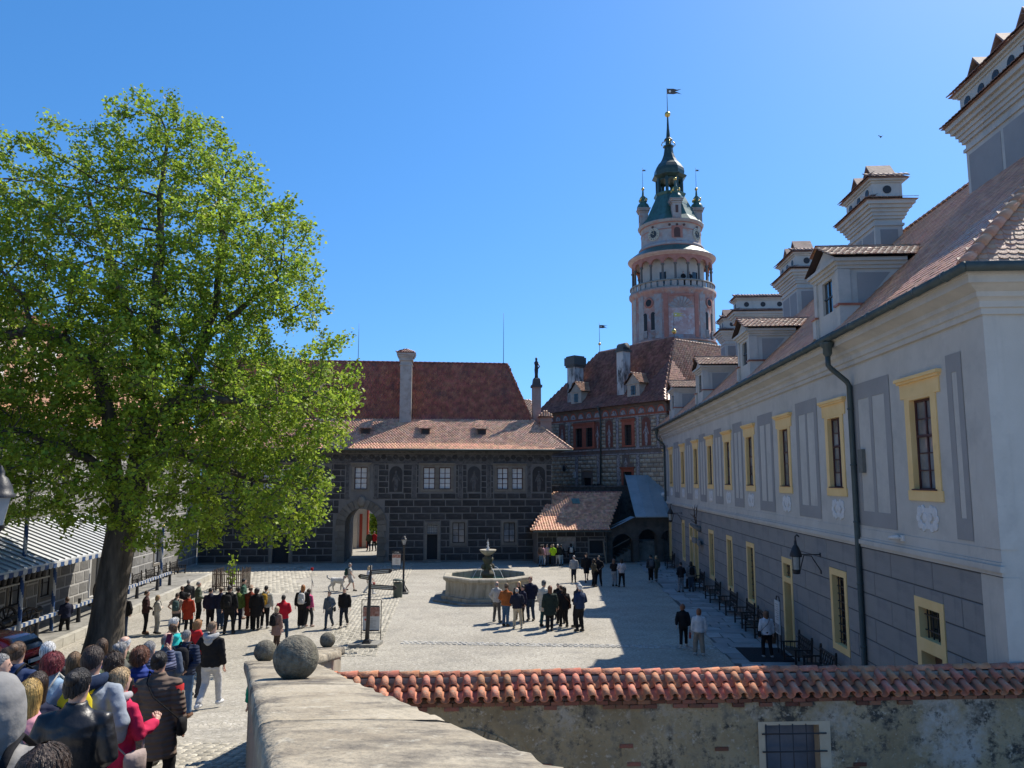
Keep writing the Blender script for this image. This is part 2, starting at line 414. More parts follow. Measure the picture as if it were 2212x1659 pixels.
TILEP = mat('tile_pale', [(.37, .165, .088), (.49, .25, .14), (.57, .335, .205)], scale=2.2, vary=.22, hue=.01, rough=.5, spec=.5, bump=.2, bscale=30, extra=spots((.2, .13, .11), 1.1, .55, .8))
TILER = mat('tile_red', [(.22, .06, .035), (.32, .10, .055), (.4, .15, .085)], scale=1.5, vary=.3, hue=.012, rough=.5, spec=.5, bump=.2, bscale=25, extra=spots((.09, .05, .045), .7, .5, .75))
TILEH = mat('tile_hood', [(.20, .11, .085), (.30, .18, .14), (.36, .24, .19)], scale=2, vary=.2, rough=.7, bump=.2, extra=spots((.12, .09, .08), 1.5, .5, .7))
DECK = flat('roof_deck', (.06, .04, .035))
GROUND = mat('ground_gravel', [(.255, .232, .19), (.345, .317, .262), (.425, .395, .33)], scale=.28, bump=.55, bscale=24, rough=.85, spec=.35, detail=10,
             extra=chain(spots((.23, .215, .185), 1.1, .5, .72), spots((.52, .49, .43), 9, .52, .66), spots((.16, .15, .13), 17, .55, .66), voro((.22, .205, .17), 5.5, .07)))
COBBLE = mat('cobble_stone', [(.30, .275, .22), (.42, .39, .32)], scale=3, vary=.3, rough=.85, bump=.3, bscale=30, extra=spots((.2, .19, .15), 2.0, .55, .8))
SETT = mat('sett_stone', [(.30, .29, .265), (.40, .39, .36)], scale=3, vary=.28, rough=.85, bump=.3, bscale=30)
SLABS = mat('paving_slab', [(.24, .245, .24), (.33, .33, .32)], scale=2, vary=.2, rough=.85, bump=.3, bscale=20)
STONE = mat('sandstone', [(.19, .155, .11), (.34, .29, .21), (.43, .375, .28)], scale=1.5, rough=.9, bump=.6, bscale=26, extra=chain(spots((.12, .105, .085), 1.7, .47, .62), spots((.46, .42, .33), 9, .58, .7), spots((.18, .15, .11), 20, .6, .72)))
GRANITE = mat('granite_ball', [(.06, .052, .04), (.135, .12, .088), (.225, .205, .155)], scale=22, rough=.85, bump=.6, bscale=50, extra=chain(spots((.10, .095, .05), 3, .5, .75), spots((.06, .055, .05), 6, .6, .7)), detail=9)
GREYSTONE = mat('stone_grey', [(.17, .165, .15), (.30, .29, .26)], scale=2, rough=.9, bump=.35, bscale=28, extra=spots((.1, .095, .08), 1.3, .5, .72))
WHITE = flat('white_paint', (.72, .71, .68))

# ------------------------------------------------------------------ ground
g = MB(); g.quad((-700, -300, 0), (700, -300, 0), (700, 900, 0), (-700, 900, 0))
build(g, 'ground', GROUND, kind='structure')
# parapet line: X of the wall's ramp side as a function of Y
def parap_x(y):
    if y <= 11.3: return .176 - .3435 * y
    return -3.706 - .012 * (y - 11.3)
g = MB(); ys = [-4, -1, 1, 3, 5, 7, 9, 11.3, 13, 14.2, 15.6, 17, 18.5, 20, 21.5, 23, 24.2, 25]
def ramp_edge(y): return parap_x(y) + .05
def ramp_pt(y, k, n=12):
    L = -22; E = ramp_edge(y) + (0 if y < 15.7 else min(1, (y - 15.6) / 4) * 5.5); x = L + (E - L) * k / n; z = ramp_z(y)
    if y >= 15.7 and x > ramp_edge(y) - 1.2: q = min(1, (x - ramp_edge(y) + 1.2) / max(.01, E - ramp_edge(y) + 1.2)); z *= 1 - q * q * (3 - 2 * q)
    return (x, y, z + .006)
for a, b in zip(ys, ys[1:]):
    for i in range(12): g.add([ramp_pt(a, i), ramp_pt(a, i + 1), ramp_pt(b, i + 1), ramp_pt(b, i)], [(0, 1, 2, 3)], 0, True)
ramp = build(g, 'ramp', GROUND, kind='structure')
# setts laid on the lower ramp, beside the parapet
def sett_mesh(m, name='sett'):
    mb = MB(); vs = [(-.5, -.5, -.3), (.5, -.5, -.3), (.5, .5, -.3), (-.5, .5, -.3), (-.38, -.38, .5), (.38, -.38, .5), (.38, .38, .5), (-.38, .38, .5)]
    mb.add(vs, [(4, 5, 6, 7), (0, 1, 5, 4), (1, 2, 6, 5), (2, 3, 7, 6), (3, 0, 4, 7)], 0, False); return mesh_of(mb, name, m)
def setts(parent, spots_, sz, m, name, zf, maxobj=300, seed=1, rotf=None, h=.03):
    """spots_: list of (x, y). nearest as pieces, the rest one stuff part"""
    rr = random.Random(seed); me = sett_mesh(m, name)
    spots_ = sorted(spots_, key=lambda p: p[0] ** 2 + p[1] ** 2); Ms = []
    for (x, y) in spots_:
        e = .05; sl = math.atan((zf(y + e) - zf(y - e)) / (2 * e)) if callable(zf) else 0
        M = Matrix.Translation((x + rr.uniform(-.012, .012), y + rr.uniform(-.012, .012), zf(y) + .006 + rr.uniform(-.004, .008))) @ Matrix.Rotation(sl, 4, 'X') @ Matrix.Rotation((rotf(x, y) if rotf else 0) + rr.uniform(-.12, .12), 4, 'Z') @ Matrix.Diagonal((sz[0] * rr.uniform(.82, 1.0), sz[1] * rr.uniform(.82, 1.0), h * rr.uniform(.8, 1.3), 1))
        Ms.append(M)
    for M in Ms[:maxobj]: piece(name, me, parent, M)
    if len(Ms) > maxobj:
        base = np.array([v.co[:] for v in me.vertices]); fs = np.array([tuple(p.vertices) for p in me.polygons]); A = np.array([np.array(M) for M in Ms[maxobj:]])
        W = np.einsum('vk,njk->nvj', base, A[:, :3, :3]) + A[:, None, :3, 3]
        F = (np.arange(len(A)) * len(base))[:, None, None] + fs[None]
        link(np_mesh('far_' + name + 's', W.reshape(-1, 3), F.reshape(-1, 4), m), 'far_' + name + 's', parent, 'stuff')
sp = []
y = 6.5; r_ = 0
while y < 18.8:
    x = parap_x(y) - .06
    while x > max(-7.6 - (y - 8) * .02, parap_x(y) - 3.6):
        if y < 14.6 + (x - parap_x(y)) * .55 + .25 * math.sin(x * 3): sp.append((x, y + .1 * math.sin(x * 2.1)))
        x -= .16
    y += .115
setts(ramp, sp, (.155, .108), COBBLE, 'sett', ramp_z, seed=4)
# cobbled bands in the courtyard
path = bpy.data.objects.new('cobbled_path', None)
def band(name, pts, width, step, sz, m, seed, maxobj=300):
    """pavement strip of setts along a polyline on the flat court"""
    mb = MB(); P = [Vector((*p, 0)) for p in pts]; out = []
    for a, b in zip(P, P[1:]):
        d = (b - a); L = d.length; d /= L; n = Vector((-d.y, d.x, 0))
        mb.quad(a - n * width / 2 + Vector((0, 0, .004)), b - n * width / 2 + Vector((0, 0, .004)), b + n * width / 2 + Vector((0, 0, .004)), a + n * width / 2 + Vector((0, 0, .004)))
        t = 0; r = 0
        while t < L:
            k = int(width / step[1])
            for i in range(k):
                q = a + d * (t + (step[0] / 2 if i % 2 else 0)) + n * (-width / 2 + (i + .5) * width / k); out.append((q.x, q.y))
            t += step[0]; r += 1
        ang = math.atan2(d.y, d.x)
    o = build(mb, name, GROUND, kind='structure')
    setts(o, out, sz, m, 'sett', lambda y: 0.0, maxobj, seed, lambda x, y: ang, h=.03)
    return o
p1_, p2_ = gpt(742, 1418), gpt(862, 1218)
band('cobbled_path', [p1_[:2], p2_[:2]], 2.3, (.2, .17), (.19, .16), COBBLE, 5, 300)
a_, b_ = gpt(872, 1388), gpt(1660, 1402)
band('sett_strip', [a_[:2], b_[:2]], .55, (.2, .18), (.18, .165), SETT, 6, 200)
a_, b_ = gpt(560, 1262), gpt(470, 1232)
sp = []
for i in range(46):
    for j in range(34):
        x = -22.6 + i * .24 + .12 * (j % 2); y = 43.5 + j * .4 + (x + 17) * .1
        if x + 17 < 5 - (y - 43) * .15 + .5 * math.sin(y): sp.append((x, y))
g = MB(); g.quad((-22.7, 43, .004), (-12.6, 43, .004), (-14.6, 57.5, .004), (-22.7, 57.5, .004))
o = build(g, 'cobbled_corner', COBBLE, kind='structure')
setts(o, sp, (.23, .37), COBBLE, 'cobble', lambda y: 0.0, 120, 8)

# ------------------------------------------------------------------ the pale palace wing
PF = -3.4; PX = 8.5; PY0, PY1 = 15.6, 66.2
pal = thing('palace_wing', 'long pale grey palace wing with yellow framed windows, dormers and tall chimneys', 'building', (PX, PY0, 0), PF)
fP = lambda u, v, d: (PX + d, u, v)
UW = [18.5, 24.2, 29.5, 34.8, 39.3, 43.8, 48.3, 53.3, 58.75, 63.9]
uops = [(y - .53, y + .53, 5.96, 8.1) for y in UW]
# ground floor: (centre, half width, z0, z1, kind)
GF = [(24.5, .5, 1.25, 3.3, 'win'), (35.3, .5, .95, 3.25, 'win'), (39.5, .45, .95, 3.25, 'win'), (44.1, .5, .95, 3.25, 'win'), (53.7, .42, 1.0, 3.3, 'win'), (63.9, .5, 1.0, 3.3, 'win'),
      (18.7, .5, .02, 2.25, 'door'), (29.8, .43, .02, 2.42, 'door'), (48.9, .5, .02, 2.4, 'door'), (50.6, .5, .02, 2.4, 'door'), (59.9, .45, .02, 2.45, 'door'),
      (18.7, .5, 2.55, 3.25, 'transom'), (29.8, .43, 2.62, 3.1, 'transom'), (48.9, .5, 2.6, 3.2, 'transom'), (50.6, .5, 2.6, 3.2, 'transom'), (59.9, .45, 2.65, 3.25, 'transom')]
gops = [(c - h, c + h, a, b) for c, h, a, b, k in GF]
mb = MB(); wall(mb, fP, PY0, PY1, 4.5, 9.62, uops, .22, 0, 1)
mb.quad((PX, PY0, 0), (23, PY0, 0), (23, PY0, 9.62), (PX, PY0, 9.62), 0); mb.quad((PX, PY1, 0), (PX, PY1, 9.6), (23, PY1, 9.6), (23, PY1, 0), 0)
mb.quad((23, PY0, 0), (23, PY1, 0), (23, PY1, 9.6), (23, PY0, 9.6), 0)
mb.quad((PX, PY0, 0), (PX, PY0, 4.5), (PX, PY0 + .02, 4.5), (PX, PY0 + .02, 0), 0)
build(mb, 'upper_wall', [PLASTER, YELLOW], pal)
mb = MB(); wall(mb, fP, PY0, PY1, 0, 4.5, gops, .3, 0, 1); build(mb, 'lower_wall', [JOINT, YELLOW], pal)
bl = unit_block(BLUEGREY, .012, 'wall_block')
gsur = [(c - h - .2, c + h + .2, max(0, a - .2), b + .2) for c, h, a, b, k in GF] + [(PY0, PY0 + .75, 0, 4.5)]
rects = block_rects(PY0, PY1, 0.02, 4.34, .62, 2.3, gsur, .028, 3)
RW = Matrix(((0, 1, 0, 0), (1, 0, 0, 0), (0, 0, 1, 0), (0, 0, 0, 1)))   # x->y, y->x
# block -y must point to -x of the frame (outwards): x axis along -y keeps it right handed
RB = Matrix(((0, 1, 0, 0), (-1, 0, 0, 0), (0, 0, 1, 0), (0, 0, 0, 1)))
face_blocks('wall_block', rects, bl, pal, lambda u, v: Matrix.Translation((PX - .001, u, v)) @ RB, .016)
mb = MB()
for z0, z1, o_ in ((4.36, 4.44, .05), (4.44, 4.56, .10), (4.56, 4.62, .05), (4.62, 4.86, .02)):
    mb.box(PX - o_, PX, PY0 - o_, PY1, z0, z1)
build(mb, 'string_course', PLASTER, pal)
mb = MB(); mb.box(PX - .024, PX + .3, PY0 - .02, PY0 + .75, 0, 4.34); mb.box(PX - .024, PX + .3, PY0 - .02, PY0 + .55, 4.87, 9.5); build(mb, 'corner_quoin', PLASTER, pal)
def moulding(prof, m=0):
    """(out, z) profile run along the court side and round the corner"""
    mb = MB(); pts = []
    for o_, z in prof: pts.append([(PX - o_, PY1, z), (PX - o_, PY0 - o_, z), (23, PY0 - o_, z)])
    for a, b in zip(pts, pts[1:]):
        mb.quad(a[0], a[1], b[1], b[0], m); mb.quad(a[1], a[2], b[2], b[1], m)
    return mb
build(moulding([(0.0, 9.5), (0.07, 9.473), (0.07, 9.592), (0.12, 9.611), (0.12, 9.729), (0.16, 9.771), (0.22, 9.804), (0.22, 9.902), (0.3, 9.943), (0.42, 10.002), (0.5, 10.021), (0.5, 10.172), (0.56, 10.179), (0.56, 10.235), (0, 10.235)]), 'cornice', PLASTER, pal)
# painted pilaster panels between the windows
mids = [(PY0 + .95, PY0 + 1.6, 1)]
for a, b in zip(UW, UW[1:]): mids.append(((a + b) / 2 - (b - a) * .215, (a + b) / 2 + (b - a) * .215, 2))
mids.append((65.2, 65.9, 1))
for a, b, n in mids:
    mb = MB(); wd = b - a
    if n == 2: ops = [(a + .2 * wd * .7, a + .46 * wd, 5.35, 8.45), (a + .54 * wd, b - .2 * wd * .7, 5.35, 8.45)]
    else: ops = [(a + wd * .33, b - wd * .33, 5.4, 8.5)]
    wall(mb, lambda u, v, d: (PX - .012 + d, u, v), a, b, 4.95, 8.9, ops, .012, 0)
    build(mb, 'painted_panel', GREYBAND, pal)
# upper windows
def casement(parent, f, u0, u1, v0, v1, rows, cols=2, d=.12, transom=None, fr=.06, bar=.03, fm=TIMBER, gm=GLASS, name='window'):
    """timber frame as a part, every pane a sub-part"""
    mb = MB()
    def bx(a, b, c, e, d0, d1):
        q = [f(a, c, d0), f(b, c, d0), f(b, e, d0), f(a, e, d0), f(a, c, d1), f(b, c, d1), f(b, e, d1), f(a, e, d1)]
        mb.add(q, [(0, 1, 2, 3), (7, 6, 5, 4), (0, 4, 5, 1), (1, 5, 6, 2), (2, 6, 7, 3), (3, 7, 4, 0)])
    bx(u0, u0 + fr, v0, v1, d, d + .07); bx(u1 - fr, u1, v0, v1, d, d + .07); bx(u0 + fr, u1 - fr, v0, v0 + fr, d, d + .07); bx(u0 + fr, u1 - fr, v1 - fr, v1, d, d + .07)
    cw = (u1 - u0 - 2 * fr) / cols; rh = (v1 - v0 - 2 * fr) / rows
    for i in range(1, cols): bx(u0 + fr + i * cw - fr / 2, u0 + fr + i * cw + fr / 2, v0 + fr, v1 - fr, d + .005, d + .065)
    for j in range(1, rows):
        k = fr if transom == j else bar; y = v0 + fr + j * rh
        bx(u0 + fr, u1 - fr, y - k / 2, y + k / 2, d + (.0 if transom == j else .012) - (.02 if transom == j else 0), d + .06)
    w_ = build(mb, name, fm, parent)
    for i in range(cols):
        for j in range(rows):
            a, b = u0 + fr + i * cw, u0 + fr + (i + 1) * cw; c, e = v0 + fr + j * rh, v0 + fr + (j + 1) * rh; t = rnd.uniform(-.006, .006)
            m2 = MB(); m2.quad(f(a, c, d + .035), f(b, c, d + .035 + t), f(b, e, d + .035 + t), f(a, e, d + .035)); build(m2, 'pane', gm, w_)
    return w_
for i, y in enumerate(UW):
    mb = MB()
    wall(mb, lambda u, v, d: (PX - .03 + d, u, v), y - .78, y + .78, 5.96, 8.16, [(y - .53, y + .53, 5.96, 8.1)], .03)
    for s in (-1, 1): mb.box(PX - .03, PX, min(y + s * .78, y + s * .781), max(y + s * .78, y + s * .781), 5.96, 8.16)
    mb.box(PX - .035, PX, y - .98, y + .98, 8.161, 8.52); mb.box(PX - .09, PX, y - 1.04, y + 1.04, 8.52, 8.58); mb.box(PX - .13, PX, y - 1.09, y + 1.09, 8.58, 8.66)
    mb.box(PX - .036, PX, y - .84, y + .84, 5.72, 5.958)
    build(mb, 'window_surround', YELLOW, pal)
    casement(pal, fP, y - .53, y + .53, 5.96, 8.1, 5, 2, .1, transom=3, gm=GLASSPALE)
    mb = MB(); mb.box(PX - .06, PX + .1, y - .6, y + .6, 5.962, 5.99); build(mb, 'sill', TIMBER, pal)
    # scrolled plaster cartouche
    mb = MB(); o_ = .022
    for s in (-1, 1):
        for (dy, dz, r) in ((.36, .14, .13), (.36, -.16, .12), (.2, .2, .1), (.2, -.22, .1), (.44, -.01, .1), (.12, .02, .11)):
            T = Matrix.Translation((PX - .004, y + s * dy, 5.33 + dz)) @ Matrix.Rotation(R(-90), 4, 'Y')
            mb.lathe([(r, 0), (r, o_ * .6), (r * .8, o_), (r * .55, o_ * .35), (r * .3, o_ * .8)], seg=10, M=T)
    mb.box(PX - .012, PX, y - .12, y + .12, 5.08, 5.56); build(mb, 'stucco_cartouche', flat('stucco_white', (.68, .68, .67), bump=.3), pal)
    if i < 9:
        for dy in (-.62, .62):
            pass
# ground floor openings
DOORM = flat('door_black', (.03, .032, .035), rough=.5); DOORB = flat('door_brown', (.12, .07, .05), rough=.6)
def surround(y0, y1, z0, z1, ops):
    mb = MB(); wall(mb, lambda u, v, d: (PX - .03 + d, u, v), y0, y1, z0, z1, ops, .03)
    for a, b in ((y0, y0 + .001), (y1 - .001, y1)): mb.box(PX - .0301, PX, a, b, z0, z1)
    mb.box(PX - .0301, PX, y0, y1, z1 - .001, z1)
    if z0 > .1: mb.box(PX - .0301, PX, y0, y1, z0, z0 + .001)
    return mb
for c, h, a, b, k in GF:
    if k == 'win':
        build(surround(c - h - .2, c + h + .2, a - .2, b + .2, [(c - h, c + h, a, b)]), 'window_surround', YELLOW, pal)
        w_ = casement(pal, fP, c - h, c + h, a, b, 5, 2, .22, gm=GLASS, fm=TIMBER)
        mb = MB()
        for i in range(5): yy = c - h + (i + .5) * 2 * h / 5; mb.box(PX + .12, PX + .145, yy - .011, yy + .011, a, b)
        for j in range(9): zz = a + (j + .5) * (b - a) / 9; mb.box(PX + .116, PX + .149, c - h, c + h, zz - .013, zz + .013)
        build(mb, 'grille', IRON, pal)
    if k == 'door':
        tr = [q for q in GF if q[4] == 'transom' and abs(q[0] - c) < .01][0]
        build(surround(c - h - .2, c + h + .2, 0.005, tr[3] + .22, [(c - h, c + h, .005, b), (c - h, c + h, tr[2], tr[3])]), 'door_surround', YELLOW, pal)
        mb = MB(); mb.box(PX + .28, PX + .34, c - h, c + h, .0, b); mb.box(PX + .26, PX + .28, c - h + .08, c - .04, .2, 1.0); mb.box(PX + .26, PX + .28, c + .04, c + h - .08, .2, 1.0)
        mb.box(PX + .26, PX + .28, c - h + .08, c - .04, 1.15, b - .15); mb.box(PX + .26, PX + .28, c + .04, c + h - .08, 1.15, b - .15)
        d_ = build(mb, 'door', DOORB if abs(c - 18.7) < .1 else DOORM, pal)
        m2 = MB(); m2.cbox((PX + .24, c - .1, 1.05), (.06, .03, .14)); build(m2, 'handle', IRON, d_)
        mb = MB(); mb.box(PX - .35, PX + .28, c - h - .25, c + h + .25, .005, .06); build(mb, 'doorstep', GREYSTONE, pal)
        mb = MB(); mb.quad(fP(c - h, tr[2], .22), fP(c + h, tr[2], .22), fP(c + h, tr[3], .22), fP(c - h, tr[3], .22)); t_ = build(mb, 'transom_light', GLASS, pal)
        mb = MB()
        for i in range(4): yy = c - h + (i + .5) * 2 * h / 4; mb.box(PX + .1, PX + .125, yy - .011, yy + .011, tr[2], tr[3])
        for j in range(2): zz = tr[2] + (j + .5) * (tr[3] - tr[2]) / 2; mb.box(PX + .096, PX + .129, c - h, c + h, zz - .012, zz + .012)
        build(mb, 'grille', IRON, pal)
# gutter and downpipes
mb = MB(); gx = PX - .66; mb.tube([(gx, PY0 - .75, 10.28), (gx, PY1, 10.28)], .1, 10)
for k in range(40): yy = PY0 + k * 1.27; mb.tube([(gx, yy, 10.28), (gx, yy + .05, 10.28)], .116, 10)
mb.tube([(gx, PY0 - .72, 10.28), (23, PY0 - .72, 10.28)], .1, 10)
build(mb, 'gutter', PIPE, pal)
for yy in (22.55, 61.6):
    mb = MB(); mb.lathe([(.07, 0), (.13, .1), (.13, .26), (.2, .34), (.2, .42)], (gx, yy, 9.74), 12)
    mb.tube([(gx, yy, 9.77), (gx, yy, 9.5), (gx + .08, yy, 9.4), (PX - .16, yy - .0, 9.02), (PX - .1, yy, 8.9), (PX - .1, yy, .15), (PX - .2, yy, .05)], .078, 10)
    for zz in (8.2, 6.6, 5, 3.3, 1.6): mb.tube([(PX - .1, yy, zz), (PX - .1, yy, zz + .05)], .092, 10)
    build(mb, 'downpipe', PIPE, pal)
mb = MB(); mb.box(PX - .1, PX, 21.9, 22.2, 6.4, 7.05); build(mb, 'junction_box', flat('box_olive', (.16, .16, .14)), pal)
# roof
EX, EZ, RX, RZ = PX - .62, 10.3, 14.45, 16.4
e0, e1 = PY0 - .62, PY1 + .3
deck = MB(); deck.quad((EX, e0, EZ), (EX, e1, EZ), (RX, e1, RZ), (RX, 19.3, RZ)); deck.quad((23.5, e0, EZ), (EX, e0, EZ), (RX, 19.3, RZ), (RX + .1, 19.3, RZ))
deck.add([(EX, e0, EZ), (23.5, e0, EZ), (RX, 19.3, RZ)], [(0, 1, 2)]); deck.quad((RX, 19.3, RZ), (RX, e1, RZ), (23.5, e1, 10.3), (23.5, e0, 10.3)); deck.add([(EX, e1, EZ), (23.5, e1, 10.3), (RX, e1, RZ)], [(0, 1, 2)])
roof = build(deck, 'roof', DECK, pal)
DORM = [23.4, 33.9, 44.6, 55.2]
CHIM = [(13.0, 14.4, 20.2, 24.1), (13.0, 14.1, 31.2, 33.9), (13.0, 14.1, 41.5, 44.3), (12.3, 15.6, 52.0, 53.1), (12.8, 13.9, 58.7, 60.3)]
def skipP(P):
    for yc in DORM:
        if abs(P.y - yc) < 1.0 and P.x < 10.6: return True
    for c in CHIM:
        if c[0] - .05 < P.x < c[1] and c[2] < P.y < c[3] - .1: return True
    return False
tile_roof(roof, (EX, e1, EZ), (EX, e0, EZ), (RX, 19.3, RZ), (RX, e1, RZ), .19, .17, 'beaver', TILEP, 300, skip=skipP)
tile_roof(roof, (EX, e0, EZ), (23.4, e0, EZ), (RX + .3, 19.3, RZ), (RX, 19.3, RZ), .19, .15, 'beaver', TILEP, 280, name='hip_tile', seed=9)
ridge_tiles(roof, (EX, e0, EZ + .05), (RX, 19.3, RZ + .05), TILEP, .13, .36, 'hip_cap_tile')
ridge_tiles(roof, (RX, 19.3, RZ + .05), (RX, e1, RZ + .05), TILEP, .12, .38)
# dormers
DPL = PLASTER
for i, yc in enumerate(DORM):
    x0 = PX - .28; hw = 1.02; zt = 12.55; sl = (RZ - EZ) / (RX - EX); xr = lambda z: EX + (z - EZ) / sl
    mb = MB()
    wall(mb, lambda u, v, d: (x0 + d, u, v), yc - hw, yc + hw, EZ, zt, [(yc - .42, yc + .42, 11.2, 12.2)], .15)
    for s in (-1, 1):
        mb.add([(x0, yc + s * hw, EZ), (xr(zt) + .05, yc + s * hw, zt), (x0, yc + s * hw, zt)], [(0, 1, 2)])
        mb.box(x0 - .05, x0 + .3, min(yc + s * (hw + .05), yc + s * (hw - .2)), max(yc + s * (hw + .05), yc + s * (hw - .2)), EZ + .1, zt - .25)
        mb.box(x0 - .09, x0 + .5, min(yc + s * (hw + .16), yc + s * (hw - .14)), max(yc + s * (hw + .16), yc + s * (hw - .14)), EZ - .05, 11.2)
    for k, (o_, z) in enumerate(((.06, zt - .24), (.12, zt - .14), (.2, zt - .04))): mb.box(x0 - o_, xr(zt) - .1 * k, yc - hw - o_, yc + hw + o_, z, z + .1)
    mb.add([(x0 - .05, yc - hw - .1, zt + .06), (x0 - .05, yc + hw + .1, zt + .06), (x0 - .05, yc, zt + .56)], [(0, 1, 2)])
    d_ = build(mb, 'dormer', DPL, pal)
    for s in (-1, 1):
        mb = MB(); a_ = yc + s * (hw + .012); mb.add([(x0 + .5, a_, EZ + .75), (xr(zt - .35) - .25, a_, zt - .35), (x0 + .5, a_, zt - .35)], [(0, 1, 2)]); build(mb, 'cheek_panel', GREYBAND, d_)
    casement(d_, lambda u, v, d: (x0 + d, u, v), yc - .42, yc + .42, 11.2, 12.2, 2, 2, .08, fm=IRON, gm=GLASS, name='dormer_window') if False else None
    mb = MB(); mb.box(x0 + .08, x0 + .13, yc - .42, yc + .42, 11.2, 12.2); build(mb, 'dormer_window', GLASS, d_)
    mb = MB(); mb.box(x0 + .05, x0 + .08, yc - .02, yc + .02, 11.2, 12.2); mb.box(x0 + .05, x0 + .08, yc - .42, yc + .42, 11.68, 11.72); build(mb, 'glazing_bar', IRON, d_)
    mb = MB()
    for s in (-1, 1): mb = MB(); mb.prism([(x0 - .14, yc + s * (hw + .2)), (x0 + .6, yc + s * (hw + .2)), (x0 + .6, yc + s * (hw - .2)), (x0 - .14, yc + s * (hw - .2))], 11.2, 11.26); build(mb, 'ledge_tile', TILER, d_)
    ov = .28
    for s in (-1, 1):
        A = (x0 - .25, yc + s * (hw + ov), zt + .07); B = (xr(zt) + .1, yc + s * (hw + ov), zt + .07); C_ = (xr(zt + .68) + .2, yc, zt + .68); D_ = (x0 - .25, yc, zt + .68)
        if s > 0: tile_roof(d_, B, A, D_, C_, .19, .19, 'beaver', TILEP, 0, 'dormer_tile', seed=i)
        else: tile_roof(d_, A, B, C_, D_, .19, .19, 'beaver', TILEP, 0, 'dormer_tile', seed=i)
        mb = MB(); mb.quad(A, B, C_, D_); build(mb, 'dormer_roof', DECK, d_)
    ridge_tiles(d_, (x0 - .25, yc, zt + .70), (xr(zt + .68), yc, zt + .70), TILEP, .1, .36)
